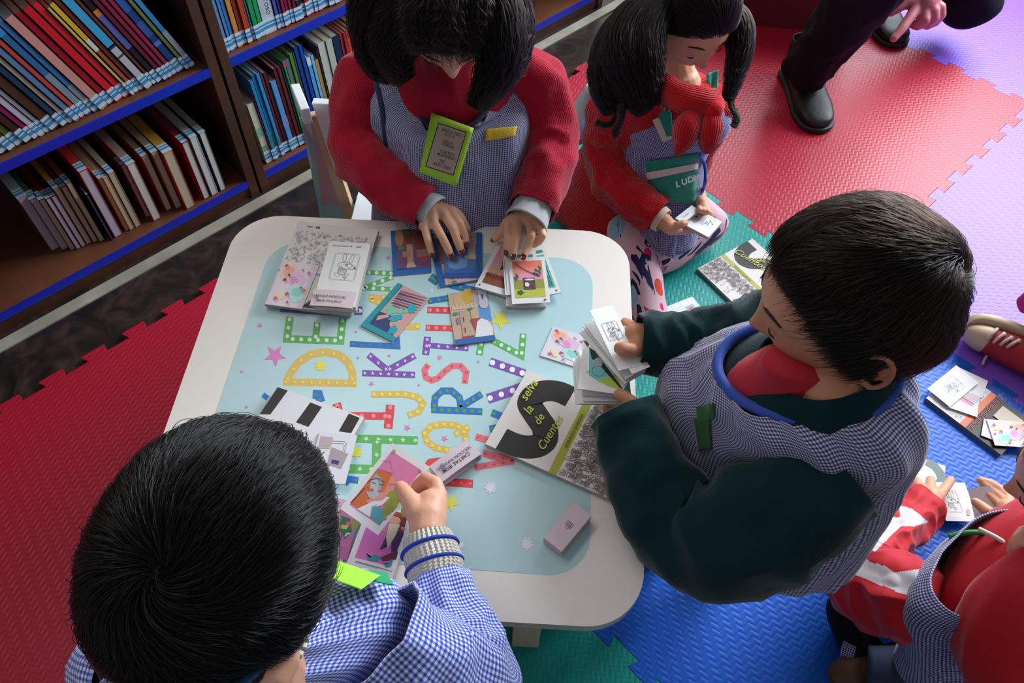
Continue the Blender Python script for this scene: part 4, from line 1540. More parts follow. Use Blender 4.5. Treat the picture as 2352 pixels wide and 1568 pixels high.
s.done('picture_card', 'white card with a grey sketch of a dog-like animal, on the orange-striped book', 'card')
s = Sheet(za((1325, 730), (1640, 950), (1480, 1100), (1190, 875)), zt, .0008, PAGEE, C('cdb9a4'))
s.done('blank_card', 'blank beige card on the black half of the orange-striped book', 'card')
s = Sheet(za((1070, 965), (1300, 980), (1380, 1380), (985, 1100)), zt + .0015, .001, PAGEE, C('cfd0cf'))
s.done('picture_card', 'white card peeping out beneath the watercolour card on the floor book', 'card')
s = Sheet(za((1700, 940), (1760, 1320), (1200, 1355), (1120, 965)), zt + .004, .0008, PAGEE, C('dccdc8'))
watercolor(s, seed=21)
s.done('picture_card', 'pastel watercolour card at the right frame edge on the orange-striped book', 'card')

zf = lambda *p: zz(2020, 1020, 6.03, *p)
s = Sheet(zf((165, 68), (945, 300), (820, 1060), (40, 830)), .022, .0085, mat('magazine_edges', 'a9a29a', 0.8), C('d2d8da'))
Z = lambda *p: cl(uvpx(s, zf(*p)))
s.line('8f9ca0', uvpx(s, zf((260, 130), (170, 190), (120, 300), (200, 440), (330, 520), (420, 560))), .017)
s.line('6a7678', uvpx(s, zf((650, 240), (760, 300), (840, 400), (870, 500), (800, 600))), .020)
s.line('a9a8d0', uvpx(s, zf((80, 540), (300, 600))), .006)
scribble(s, '9a9aa4', (.05, .55, .4, .95), 60, .0004, .04, 15)
s.done('picture_book', 'white book with large grey ring shapes beside the striped-jacket boy\'s hand', 'book')
s = Sheet(zf((230, 590), (560, 600), (600, 900), (280, 880)), .026, .003, PAGEE, C('c9b9bf'))
s.done('paper_sleeve', 'pinkish paper sleeve under the fingers of the striped-jacket boy', 'paper sleeve')
s = Sheet(zf((790, 545), (1200, 510), (1335, 1050), (900, 1075)), .028, .0009, PAGEE, C('d8d0cc'))
rabbit(s, .35, .5, .3, '7a7a80')
s.poly('c99a8f', uvpx(s, zf((1205, 900), (1255, 905), (1250, 985), (1210, 985))))
s.done('picture_card', 'white card with a faint bird sketch under the boy\'s index finger', 'card')
s = Sheet(zf((1215, 560), (1560, 620), (1620, 960), (1340, 1130)), [.085, .10, .10, .06], .012, mat('grey_sleeve', '8f8a90', .7), C('c8bfc4'))
s.done('card_deck', 'grey-edged deck of cards held over the blue mat by the striped-jacket boy', 'card deck')
# girl's open cards
zg = lambda *p: zz(1340, 380, 3.92, *p)
GZ = [.235, .235, .215, .215]
s = Sheet(zg((808, 462), (985, 375), (1070, 410), (880, 500)), .238, .008, PAGEE, C('ececee'))
s.text('Cartas', .2, .6, .008, '8a8a92')
s.done('card_deck', 'plain white card pile, left one of two in the seated girl\'s hands', 'card deck')
s = Sheet(zg((1010, 412), (1290, 500), (1105, 625), (880, 520)), .228, .009, PAGEE, C('ececee'))
s.poly('bcaeb4', uvpx(s, zg((935, 465), (1010, 415), (1080, 440), (1040, 500), (1000, 520))))
q = uvpx(s, zg((1018, 462)))[0]
s.k += 2
s.ell('5a5058', q[0], q[1], .05, .06)
q = uvpx(s, zg((1130, 510)))[0]
rabbit(s, q[0], q[1], .2)
s.done('card_deck', 'white card pile with an animal sketch, right one in the seated girl\'s hands', 'card deck')

# ------------------------------------------------------------------ people: tools
from mathutils import noise as mnoise
SKIN = mat('skin', None, 0.5, 0.35, vcol=True, sss=0.12, bump=220, bdist=0.0003)
UPV = np.array([0, 0, 1.0])


def frame(fwd, roll=0.0):
    f = nrm(fwd)
    u = nrm(UPV - f * (UPV @ f))
    r = np.cross(f, u)
    if roll:
        c, s = math.cos(roll), math.sin(roll)
        r, u = r * c + u * s, u * c - r * s
    return np.array([r, f, u]).T      # columns: right, forward, up


def head_local(a=.074, b=.09, c=.1, nu=84, nv=64):
    """child's head; x right, y face, z up; origin mid-head at eye level"""
    V = []
    for j in range(nv + 1):
        th = PI * j / nv
        for i in range(nu):
            ph = 2 * PI * i / nu
            d = np.array([math.sin(th) * math.cos(ph), math.sin(th) * math.sin(ph), math.cos(th)])
            x, y, z = d * (a, b, c)
            lo = max(0.0, -d[2])
            x *= 1 - .34 * lo ** 1.6
            if y < 0:
                y *= 1 - .42 * lo
                y *= 1 + .06 * max(0, d[2])
            else:
                y *= 1 - .06 * lo
            if z < 0:
                z *= 1.04
            if y > 0:
                g = lambda x0, z0, sx, sz: math.exp(-((x - x0) / sx) ** 2 - ((z - z0) / sz) ** 2)
                fy = 0.0
                fy += .0165 * g(0, -.034, .0095, .011) + .008 * g(0, -.018, .007, .016) + .005 * g(.009, -.037, .006, .006) + .005 * g(-.009, -.037, .006, .006)
                for sx in (-1, 1):
                    fy += -.0075 * g(sx * .03, -.006, .017, .011) + .0055 * g(sx * .03, -.008, .0115, .0075)
                    fy += .0035 * g(sx * .028, .012, .018, .006) + .006 * g(sx * .034, -.042, .017, .018)
                fy += .0065 * g(0, -.061, .017, .005) + .006 * g(0, -.071, .014, .0055) - .004 * g(0, -.0655, .019, .0018)
                fy += .007 * g(0, -.09, .016, .011) - .003 * g(0, -.08, .016, .004)
                y += fy * min(1, y / .04)
            V.append((x, y, z))
    Fc = [(j * nu + i, (j + 1) * nu + i, (j + 1) * nu + (i + 1) % nu, j * nu + (i + 1) % nu) for j in range(nv) for i in range(nu)]
    return np.array(V), Fc


HV, HF = head_local()


class Person:
    def __init__(s, base, label):
        s.e = thing('person', base, label, 'person')
        s.mb = MB()
        s.cols = []
        s.heads = []

    def chain(s, pts, rad, seg=12):
        if not hasattr(rad, '__len__'):
            rad = [rad] * len(pts)
        for p, r in zip(pts, rad):
            s.mb.ball(p, r, SKIN, seg, 8)
        for i in range(len(pts) - 1):
            s.mb.tube([pts[i], pts[i + 1]], [rad[i] * .995, rad[i + 1] * .995], SKIN, seg)

    def head(s, c, fwd, k=1.0, roll=0.0, ears=(1, -1)):
        Rm_ = frame(fwd, roll)
        s.c, s.R, s.k = np.array(c), Rm_, k
        s.heads.append((s.c, Rm_, k))
        s.mb.add([s.c + Rm_ @ (v * k) for v in HV], HF, SKIN)
        for e in ears:
            L = lambda x, y, z: s.c + Rm_ @ (np.array([e * x, y, z]) * k)
            pts = []
            for t in range(11):
                a = math.radians(-150 + 27 * t)
                pts.append(L(.079 + .006 * math.sin(a * .5 + 1.5), -.006 - .017 * math.cos(a) * (1.0 if math.cos(a) > 0 else .55), -.012 + .027 * math.sin(a)))
            s.chain(pts, [.0035] * 11, 8)
            s.mb.ball(L(.0755, -.008, -.012), (.0065, .0155, .0235), SKIN, 12, 8)
            s.mb.ball(L(.076, .004, -.034), (.0045, .006, .007), SKIN, 10, 6)

    def local(s, x, y, z):
        return s.c + s.R @ (np.array([x, y, z]) * s.k)

    def neck(s, base, r=.036):
        s.chain([s.local(0, -.018, -.045), s.local(0, -.028, -.085), base], [r * 1.1, r, r * 1.15], 14)

    def red(s, p, r, col, f=1.0):
        s.cols.append((np.array(p), r, np.array(s2l(tuple(int(col[i:i + 2], 16) / 255 for i in (0, 2, 4)))), f))

    def finish(s, skin='c78a6c', voxel=.0023, hairline=True, dark='1a1210', smooth=4, name='body', low=0.0):
        tmp = s.mb.build('tmp', None)
        m = tmp.modifiers.new('r', 'REMESH')
        m.mode = 'VOXEL'
        m.voxel_size = voxel
        q = tmp.modifiers.new('s', 'SMOOTH')
        q.factor = .5
        q.iterations = smooth
        bpy.context.view_layer.update()
        me = bpy.data.meshes.new_from_object(tmp.evaluated_get(bpy.context.evaluated_depsgraph_get()))
        off = np.array(tmp.location)
        bpy.data.objects.remove(tmp)
        n = len(me.vertices)
        co = np.empty(n * 3)
        me.vertices.foreach_get('co', co)
        co = co.reshape(-1, 3) + off
        base = np.array(hexc(skin))
        col = np.tile(base, (n, 1))
        for p, r, cc, f in s.cols:
            w_ = np.clip(np.exp(-(np.linalg.norm(co - p, axis=1) / r) ** 2) * f, 0, 1)[:, None]
            col = col * (1 - w_) + cc * w_
        if hairline:
            for c, Rh, k in s.heads:
                l = (co - c) @ Rh / k
                d = l / np.array([.074, .09, .1])
                rr = np.linalg.norm(d, axis=1)
                d = d / rr[:, None]
                ok = hair_mask(d, low) & (rr < 1.25) & (np.abs(l[:, 0]) < .0775)
                col[ok] = hexc(dark)
        ca = me.color_attributes.new('tone', 'FLOAT_COLOR', 'POINT')
        ca.data.foreach_set('color', np.hstack([col, np.ones((n, 1))]).ravel())
        co2 = co - np.array(s.e.matrix_world.translation)
        me.vertices.foreach_set('co', co2.ravel())
        me.materials.clear()
        me.materials.append(SKIN)
        me.polygons.foreach_set('use_smooth', [True] * len(me.polygons))
        me.update()
        me.name = name
        return link(name, me, s.e)


def hair_mask(d, low=0.0):
    thr = np.interp(d[:, 1], [-1, -.3, .0, .2, .45, .8, 1], [-.62, -.58, -.35, -.02, .30, .50, .58])
    return d[:, 2] > thr + low


def hair_mat(name, color, rough=.3, mel=None):
    m = bpy.data.materials.new(name)
    m.use_nodes = True
    nt = m.node_tree
    nt.nodes.clear()
    o = nt.nodes.new('ShaderNodeOutputMaterial')
    h = nt.nodes.new('ShaderNodeBsdfHairPrincipled')
    h.parametrization = 'COLOR'
    h.inputs['Color'].default_value = (*hexc(color), 1)
    h.inputs['Roughness'].default_value = rough
    h.inputs['Radial Roughness'].default_value = .55
    h.inputs['Random Roughness'].default_value = .2
    h.inputs['IOR'].default_value = 1.33
    nt.links.new(h.outputs[0], o.inputs['Surface'])
    return m


HAIR_BLACK = hair_mat('black_hair', '060505', .22)
HAIR_BROWN = hair_mat('dark_brown_hair', '0f0906', .28)
HAIR_DEEP = hair_mat('deep_brown_hair', '0c0706', .26)


def strands(parent, P, rad, m, name='hair', label=None):
    """P: (N, K, 3) world points"""
    N, K, _ = P.shape
    org = np.array(parent.matrix_world.translation)
    hc = bpy.data.hair_curves.new(name)
    hc.add_curves([K] * N)
    hc.points.foreach_set('position', (P - org).astype(np.float32).ravel())
    ra = hc.attributes.get('radius') or hc.attributes.new('radius', 'FLOAT', 'POINT')
    t = np.linspace(0, 1, K)
    prof = rad * (1 - .75 * t ** 3)
    ra.data.foreach_set('value', np.tile(prof, N).astype(np.float32))
    hc.materials.append(m)
    o = link(name, hc, parent)
    if label:
        o['label'] = label
    return o


def hair_edge(d, low=0.0):
    thr = np.interp(d[:, 1], [-1, -.3, .0, .2, .45, .8, 1], [-.62, -.58, -.35, -.02, .30, .50, .58])
    return d[:, 2] - thr - low


def scalp_strands(per, N, length, whorl, lift=.010, K=7, abc=(.074, .09, .1), seed=1, swirl=.5, clump=.5, droop=0.0, low=0.0, lvar=.25, out0=.001, mask=None, shape=None, comb=None, spread=.12, taper=True):
    r = np.random.default_rng(seed)
    d = r.normal(size=(N * 3, 3))
    d /= np.linalg.norm(d, axis=1)[:, None]
    d = d[(mask or hair_mask)(d) if mask else hair_mask(d, low)][:N]
    n = len(d)
    A = np.array(abc)
    W = nrm(whorl)
    P = d * A
    out = np.empty((n, K, 3))
    ed = np.clip(hair_edge(d, low) / .5, .16 if taper else 1, 1)
    L = length * (1 + lvar * r.normal(size=n)) / (K - 1) * ed
    jit = r.normal(size=(n, 3)) * spread
    ph = np.array([math.sin(7 * x[0] + 3 * x[1]) + math.sin(11 * x[2] - 5 * x[1]) for x in d]) * clump * .35
    ph += r.normal(size=n) * .06
    lf = lift * ed * (1 + .35 * np.sin(9 * d[:, 0] + 6 * d[:, 2]) * clump + .15 * r.normal(size=n))
    for k in range(K):
        dn = P / A
        dn /= np.linalg.norm(dn, axis=1)[:, None]
        nn = dn / A
        nn /= np.linalg.norm(nn, axis=1)[:, None]
        t = k / (K - 1)
        h = out0 + lf * math.sin(min(1.0, t * 1.25) * PI / 2) * (1 - .25 * t)
        base = dn * A
        if shape is not None:
            base = base * (1 + shape(dn))[:, None]
        out[:, k] = base + nn * h[:, None] if hasattr(h, '__len__') else base + nn * h
        g = dn - W
        if comb is not None:
            g = g * .5 + np.array(comb)
        tg = g - nn * np.sum(g * nn, axis=1)[:, None]
        tg /= np.linalg.norm(tg, axis=1)[:, None] + 1e-6
        sd = np.cross(nn, tg)
        dist = np.linalg.norm(dn - W, axis=1)
        ang = swirl * np.exp(-dist * 1.6) + ph
        tg = tg * np.cos(ang)[:, None] + sd * np.sin(ang)[:, None] + jit + np.array([0, 0, -droop])
        tg -= nn * np.sum(tg * nn, axis=1)[:, None]
        tg /= np.linalg.norm(tg, axis=1)[:, None] + 1e-6
        P = P + tg * L[:, None]
    return per.c + (out * per.k) @ per.R.T


def lock_strands(guides, per_guide, seed=2, K=14, wob=.004):
    """guides: list of (points, radii); strands run parallel inside each lock"""
    r = np.random.default_rng(seed)
    allp = []
    for (pts, rad, cnt) in guides:
        P = np.array(smooth_path(pts, 6))
        R_ = np.array(smooth_path([(x, 0, 0) for x in rad], 6))[:, 0]
        idx = np.linspace(0, len(P) - 1, K)
        P = np.array([P[int(i)] * (1 - (i % 1)) + P[min(int(i) + 1, len(P) - 1)] * (i % 1) for i in idx])
        R_ = np.interp(idx, range(len(R_)), R_)
        n = int(cnt * per_guide)
        T = np.gradient(P, axis=0)
        T /= np.linalg.norm(T, axis=1)[:, None]
        a = nrm(np.cross(T[0], [0.3, .2, 1]))
        A, B = [], []
        for t in T:
            a = nrm(a - t * (a @ t))
            A.append(a)
            B.append(np.cross(t, a))
        A, B = np.array(A), np.array(B)
        th = r.uniform(0, 2 * PI, n)
        q = np.sqrt(r.uniform(.05, 1, n))
        w1 = r.normal(size=(n, K)) * wob * np.linspace(0, 1, K)
        S = P[None] + (q * np.cos(th))[:, None, None] * (A * R_[:, None])[None] + (q * np.sin(th))[:, None, None] * (B * R_[:, None])[None]
        S = S + w1[..., None] * A[None]
        # slow drift between strands
        f1, f2 = r.uniform(0, 6, (2, n))
        tt = np.linspace(0, 1, K)
        S = S + (np.sin(f1[:, None] + 5 * tt[None]) * wob * tt)[..., None] * B[None]
        allp.append(S)
    return np.concatenate(allp)


def loft(name, rings, m, parent, n=40, sub=6, thick=.003, wr=.004, wscale=18, uvs=1.0, closed=(False, False), seed=0, label=None, spow=2.0, open_=None, wdir=None, fold=None):
    """rings: (centre, half-vector A, half-vector B); open cloth tube with UV in metres"""
    Cn = np.array(smooth_path([r[0] for r in rings], sub))
    A = np.array(smooth_path([r[1] for r in rings], sub))
    B = np.array(smooth_path([r[2] for r in rings], sub))
    K = len(Cn)
    V = np.empty((K, n + 1, 3))
    e = 2.0 / spow
    for j in range(n + 1):
        t = 2 * PI * j / n
        c, s_ = math.cos(t), math.sin(t)
        V[:, j] = Cn + A * (abs(c) ** e * (1 if c >= 0 else -1)) + B * (abs(s_) ** e * (1 if s_ >= 0 else -1))
    acc = np.concatenate([[0], np.cumsum(np.linalg.norm(np.diff(Cn, axis=0), axis=1))])
    if wr:
        for i in range(K):
            for j in range(n):
                p = V[i, j]
                nn = nrm(p - Cn[i])
                q = Vector(p * wscale + seed * 7.3)
                w_ = mnoise.noise(q) + .5 * mnoise.noise(q * 2.1)
                w2 = 1 - abs(mnoise.noise(Vector(p * wscale * .7 + seed * 3.1)) * 2.2)
                fo = 0.0
                if fold:
                    fa, fs_, ft = fold
                    al = acc[i]
                    th_ = 2 * PI * j / n
                    q2 = Vector((al * fs_ + seed, math.cos(th_) * ft, math.sin(th_) * ft))
                    r_ = 1 - abs(mnoise.noise(q2)) * 2.6
                    fo = fa * (max(-.4, r_) + .35 * mnoise.noise(q2 * 2.3))
                V[i, j] = p + nn * (wr * (w_ + .5 * w2) + fo)
            V[i, n] = V[i, 0]
    du = np.linalg.norm(np.diff(V, axis=1), axis=2).mean(axis=0)
    U = np.concatenate([[0], np.cumsum(du)])
    dv = np.linalg.norm(np.diff(V[:, ::max(1, n // 8)], axis=0), axis=2).mean(axis=1)
    W_ = np.concatenate([[0], np.cumsum(dv)])
    me = bpy.data.meshes.new(name)
    org = np.array(parent.matrix_world.translation) if parent is not None else Cn[-1]
    vs = (V[:, :n].reshape(-1, 3) - org)
    Fc, UV = [], []
    for i in range(K - 1):
        for j in range(n):
            if open_ is not None and open_(i / (K - 1), j / n):
                continue
            j2 = (j + 1) % n
            Fc.append((i * n + j, i * n + j2, (i + 1) * n + j2, (i + 1) * n + j))
            UV.append(((U[j], W_[i]), (U[j + 1], W_[i]), (U[j + 1], W_[i + 1]), (U[j], W_[i + 1])))
    caps = []
    if closed[0]:
        caps.append(tuple(range(n))[::-1])
    if closed[1]:
        caps.append(tuple((K - 1) * n + j for j in range(n)))
    me.from_pydata([tuple(v) for v in vs], [], Fc + caps)
    l = me.uv_layers.new(name='UVMap')
    flat = [c for f in UV for c in f] + [(0, 0)] * sum(len(c) for c in caps)
    l.data.foreach_set('uv', np.array(flat).ravel() * uvs)
    me.materials.append(m)
    me.polygons.foreach_set('use_smooth', [True] * len(me.polygons))
    me.update()
    o = link(name, me, parent)
    if parent is None:
        o.location = tuple(org)
    if thick:
        s = o.modifiers.new('cloth', 'SOLIDIFY')
        s.thickness = thick
        s.offset = -1
    if label:
        o['label'] = label
    return o


def rpx(pl, pr, z, depth, zr=None, back=0.0):
    """horizontal body ring from its two silhouette pixels"""
    a, b = at(*pl, z), at(*pr, z if zr is None else zr)
    h = (b - a) / 2
    d = nrm(np.cross(UPV, h))
    return ((a + b) / 2 + d * back, h, d * depth)


def sleeve_rings(pts, rad, flat=1.0):
    P = [np.array(p, float) for p in pts]
    t = nrm(P[1] - P[0])
    a = nrm(np.cross(t, [0.1, .2, 1]))
    out = []
    for i, p in enumerate(P):
        t = nrm(P[min(i + 1, len(P) - 1)] - P[max(i - 1, 0)])
        a = nrm(a - t * (a @ t))
        b = np.cross(t, a)
        out.append((p, a * rad[i], b * rad[i] * flat))
    return out


def sleeve(name, pts, rad, m, parent, **k):
    k.setdefault('n', 28)
    return loft(name, sleeve_rings(pts, rad), m, parent, **k)


def blob(name, parts, m, parent, voxel=.004, smooth=6, label=None):
    """soft solid from (points, radii) chains"""
    mb = MB()
    for pts, rad in parts:
        if not hasattr(rad, '__len__'):
            rad = [rad] * len(pts)
        for p, r in zip(pts, rad):
            mb.ball(p, r, m, 14, 10)
        for i in range(len(pts) - 1):
            mb.tube([pts[i], pts[i + 1]], [rad[i] * .99, rad[i + 1] * .99], m, 14)
    o = mb.build(name, parent, smooth=True)
    r = o.modifiers.new('r', 'REMESH')
    r.mode = 'VOXEL'
    r.voxel_size = voxel
    r.use_smooth_shade = True
    q = o.modifiers.new('s', 'SMOOTH')
    q.iterations = smooth
    q.factor = .5
    if label:
        o['label'] = label
    return o


def nail(per, p, tip, m, r=.0042, k=1.0, label=None):
    d = nrm(np.array(tip) - np.array(p))
    up = nrm(CAM - np.array(tip))
    up = nrm(UPV * .6 + up * .4)
    n = nrm(up - d * (up @ d))
    sd = np.cross(d, n)
    c = np.array(tip) + n * r * .82
    mb = MB()
    V = []
    for j in range(5):
        for i in range(12):
            a = 2 * PI * i / 12
            q = j / 4
            V.append(c + d * (r * 1.15 * math.cos(a) * (1 - q * .9)) + sd * (r * .8 * math.sin(a) * (1 - q * .9)) + n * (.0012 * math.sin(q * PI / 2)))
    mb.add(V, [(j * 12 + i, j * 12 + (i + 1) % 12, (j + 1) * 12 + (i + 1) % 12, (j + 1) * 12 + i) for j in range(4) for i in range(12)] + [tuple(48 + i for i in range(12))], m)
    return mb.build('fingernail', per.e, smooth=True)


def face_parts(per, lids=True, brow='1c120f', lip='a85f55', open_=0.0):
    """eyebrows, lash lines and lips as children; eyes look down, lids nearly shut"""
    for sx in (-1, 1):
        P = [per.local(sx * x, y, z) for x, y, z in ((.014, .0885, .010), (.022, .087, .0145), (.032, .0825, .0155), (.043, .075, .0115))]
        MB().tube(P, [.0014, .0021, .0019, .0008], mat('eyebrow_hair', brow, .8), 8).build('eyebrow', per.e, smooth=True)
        P = [per.local(sx * x, y, z) for x, y, z in ((.023, .0842, -.0136), (.027, .0846, -.0140), (.030, .0842, -.0141), (.033, .0828, -.0139), (.0365, .0803, -.0132))]
        MB().tube(P, [.0006, .0011, .0013, .0012, .0007], mat('eyelash', '120c0a', .7), 6).build('eyelashes', per.e, smooth=True)
    per.red(per.local(0, .092, -.0655), .012 * per.k, lip, .75)
    for sx in (-1, 1):
        per.red(per.local(sx * .010, .091, -.0655), .008 * per.k, lip, .7)
        per.red(per.local(sx * .036, .075, -.04), .02 * per.k, 'd08670', .35)
        per.red(per.local(sx * .08, -.008, -.012), .022 * per.k, 'b8502f', .6)
        per.red(per.local(sx * .03, .09, -.01), .014 * per.k, '9a6248', .4)
    per.red(per.local(0, .107, -.034), .011 * per.k, 'c77a62', .4)


def ring_tube(name, ring, r, m, per, off=0.0, n=48, label=None):
    c_, A_, B_ = ring
    k = 1 + off
    P = [c_ + A_ * k * math.cos(t * 2 * PI / n) + B_ * k * math.sin(t * 2 * PI / n) for t in range(n + 1)]
    o = MB().tube(P, r, m, 8, cap=False).build(name, per.e, smooth=True)
    if label:
        o['label'] = label
    return o


def paint_faces(o, polys, m, nrm_ok=True):
    """give the faces whose centre falls inside a traced outline another cloth colour (sewn panels)"""
    me = o.data
    me.materials.append(m)
    k = len(me.materials) - 1
    mw_ = np.array(o.matrix_world)
    for p in me.polygons:
        c = (mw_ @ np.array([*p.center, 1.0]))[:3]
        n_ = mw_[:3, :3] @ np.array(p.normal)
        v = (c - CAM) @ RM
        if v[2] > 0:
            continue
        if abs(n_ @ nrm(c - CAM)) < .05:
            continue
        x, y = 1176 + F * v[0] / -v[2], 784 - F * v[1] / -v[2]
        for P in polys:
            ins = False
            j = len(P) - 1
            for i in range(len(P)):
                if (P[i][1] > y) != (P[j][1] > y) and x < (P[j][0] - P[i][0]) * (y - P[i][1]) / (P[j][1] - P[i][1]) + P[i][0]:
                    ins = not ins
                j = i
            if ins:
                p.material_index = k
                break


def ring4(L, R, Fp, Bp):
    L, R, Fp, Bp = [np.array(p, float) for p in (L, R, Fp, Bp)]
    return ((L + R) / 4 + (Fp + Bp) / 4, (R - L) / 2, (Fp - Bp) / 2)


def hp(ox, oy, sc, pts, zs):
    if not hasattr(zs, '__len__'):
        zs = [zs] * len(pts)
    return [at(x / sc + ox, y / sc + oy, z) for (x, y), z in zip(pts, zs)]


from mathutils.bvhtree import BVHTree


def caster(objs):
    dg = bpy.context.evaluated_depsgraph_get()
    bpy.context.view_layer.update()
    trees = []
    for o in objs:
        ev = o.evaluated_get(dg)
        me = ev.to_mesh()
        mw_ = o.matrix_world
        trees.append(BVHTree.FromPolygons([mw_ @ v.co for v in me.vertices], [tuple(p.vertices) for p in me.polygons]))
        ev.to_mesh_clear()

    def cast(px, py):
        v = RM @ np.array([(px - 1176) / F, -(py - 784) / F, -1.0])
        best = None
        for t in trees:
            h = t.ray_cast(Vector(CAM), Vector(v))
            if h[0] is not None and (best is None or h[3] < best[1]):
                best = (np.array(h[0]), h[3], np.array(h[1]))
        return best
    return cast


def patch(cast, poly, name, m, parent, off=.002, thick=.0015, n=10, label=None, soft=True):
    """piece of cloth or paper laid on what the rays meet; poly: four pixel corners (bilinear) """
    c = [np.array(p, float) for p in poly]
    G = []
    last = None
    for j in range(n + 1):
        row = []
        for i in range(n + 1):
            u, v = i / n, j / n
            p = (c[0] * (1 - u) + c[1] * u) * (1 - v) + (c[3] * (1 - u) + c[2] * u) * v
            h = cast(*p)
            row.append((p, h))
        G.append(row)
    D = np.array([[(-(h[0] - CAM) @ RM[:, 2]) if h else np.nan for p, h in row] for row in G])
    ok_ = ~np.isnan(D)
    med = np.nanmedian(D)
    for _ in range(60):
        nan = np.isnan(D)
        if not nan.any():
            break
        Pd = np.pad(D, 1, constant_values=np.nan)
        st = np.stack([Pd[:-2, 1:-1], Pd[2:, 1:-1], Pd[1:-1, :-2], Pd[1:-1, 2:]])
        cnt_ = (~np.isnan(st)).sum(axis=0)
        av = np.where(cnt_ > 0, np.nansum(st, axis=0) / np.maximum(cnt_, 1), np.nan)
        D = np.where(nan, av, D)
    if not soft:       # stiff: best plane through the depths
        ii, jj = np.meshgrid(range(n + 1), range(n + 1))
        A = np.c_[ii.ravel(), jj.ravel(), np.ones(ii.size)]
        o_ = ok_.ravel()
        k = np.linalg.lstsq(A[o_], D.ravel()[o_], rcond=None)[0]
        D = (A @ k).reshape(D.shape)
    V = [ad(G[j][i][0][0], G[j][i][0][1], D[j][i] - off) for j in range(n + 1) for i in range(n + 1)]
    mb = MB()
    N = n + 1
    fs = [(j * N + i, (j + 1) * N + i, (j + 1) * N + i + 1, j * N + i + 1) for j in range(n) for i in range(n)]
    lu = np.linalg.norm(V[n] - V[0])
    lv = np.linalg.norm(V[n * N] - V[0])
    uvs = [[(i * lu / n, j * lv / n), (i * lu / n, (j + 1) * lv / n), ((i + 1) * lu / n, (j + 1) * lv / n), ((i + 1) * lu / n, j * lv / n)] for j in range(n) for i in range(n)]
    mb.add(V, fs, m, uvs)
    o = mb.build(name, parent, smooth=True)
    s = o.modifiers.new('t', 'SOLIDIFY')
    s.thickness = thick
    s.offset = 0
    if label:
        o['label'] = label
    return o, V


def piping(cast, pts, name, m, parent, r=.003, off=.001, n=6, label=None, closed=False):
    P = smooth_path(pts, n)
    W = []
    d0 = None
    for p in P:
        h = cast(*p)
        if h:
            d0 = -(h[0] - CAM) @ RM[:, 2]
        if d0 is None:
            continue
        W.append(ad(p[0], p[1], d0 - off))
    # even out jumps
    W = [W[0]] + [(W[i - 1] + W[i] * 2 + W[i + 1]) / 4 for i in range(1, len(W) - 1)] + [W[-1]]
    o = MB().tube(W, r, m, 8).build(name, parent, smooth=True)
    if label:
        o['label'] = label
    return o


ging_grey = gingham('gingham_grey_blue', '2c2c5e', '76749a', 'c9c6d2', .0040)
ging_blue = gingham('gingham_blue', '2f44ae', '7f8ed6', 'dfe3f2', .0048)
ging_navy = gingham('gingham_navy', '1f1f55', '5c5c8c', 'c4bfca', .0052)
red_knit = knit('red_wool_knit', 'a8142e', scale=.0032)
red_fuzz = knit('red_fluffy_knit', 'b8141e', scale=.006, dist=.004)
navy_bind = mat('navy_binding', '20264a', .8, sheen=.2)
blue_bind = mat('blue_binding', '2348a8', .75, sheen=.2)
grey_knit = mat('grey_jersey', 'b4b4b8', .9, bump=400, bdist=.0004)
green_fleece = mat('dark_green_fleece', '0c2b2f', .95, .1, bump=500, bdist=.0008, sheen=.25)
black_trouser = mat('black_trousers', '0b0b11', .85, .2, bump=300, bdist=.0003)
NAILP = mat('dark_red_nail_polish', '5e0e1c', .15, .6, coat=.6)
NAILN = mat('bare_nail', 'dba08e', .3, .5)

# ================================================================== girl in the red sweater
g = Person((.70, .90, 0), 'person in red knit sweater and check smock with lime badge, leaning over cards')
H1 = nrm([-.64, -.77, 0])
g.head(ad(1028, -8, 1.12), nrm([-.40, -.52, -.60]), 1.03, 0.0, ears=())
nb = at(1030, 75, .77)
g.neck(nb + np.array([.02, .03, -.02]))
hip = np.array([.74, .86, .36])
g.chain([nb + np.array([.02, .03, -.02]), (nb + hip) / 2, hip], [.045, .065, .07], 16)
Sl, El, Wl = at(885, 175, .69), at(822, 350, .60), at(985, 478, .570)
Sr, Er, Wr = at(1205, 175, .69), at(1262, 350, .60), at(1222, 495, .572)
g.chain([nb - [0, 0, .07], Sl, El, Wl], [.03, .028, .026, .020])
g.chain([nb - [0, 0, .07], Sr, Er, Wr], [.03, .028, .026, .020])
for s_ in (-1, 1):
    k_ = hip + np.array([H1[1] * s_ * .07 * -1, H1[0] * s_ * .07, 0]) + H1 * .20
    g.chain([hip + np.array([-H1[1], H1[0], 0]) * s_ * .06, k_ + np.array([0, 0, -.03]), np.array([k_[0], k_[1], .06]), np.array([k_[0], k_[1], .045]) + H1 * .09], [.07, .05, .035, .028])
Z4 = lambda pts, zs: hp(900, 420, 4.612, pts, zs)
palm = Z4([(430, 225), (450, 300)], [.574, .574])
hands = [([(345, 450), (385, 610), (428, 765)], .0068, .556), ([(435, 400), (525, 560), (590, 690), (628, 775)], .0073, .560), ([(545, 330), (645, 480), (705, 640), (743, 735)], .0074, .562), ([(635, 300), (725, 430), (775, 560), (792, 650)], .0070, .560)]
for pts, r_, zt_ in hands:
    n_ = len(pts)
    zs = list(np.linspace(zt_ + .006, .542, n_))
    zs[1] += .006
    q = Z4(pts, zs)
    g.chain([Wl, palm[0], q[0]], [.019, .013, .0105], 10)
    g.chain(q, [r_ * 1.15] + [r_] * (n_ - 2) + [r_ * .85], 10)
    nail(g, q[-2], q[-1], NAILP, r_ * .82)
q = Z4([(640, 260), (740, 380), (800, 490)], [.566, .556, .546])
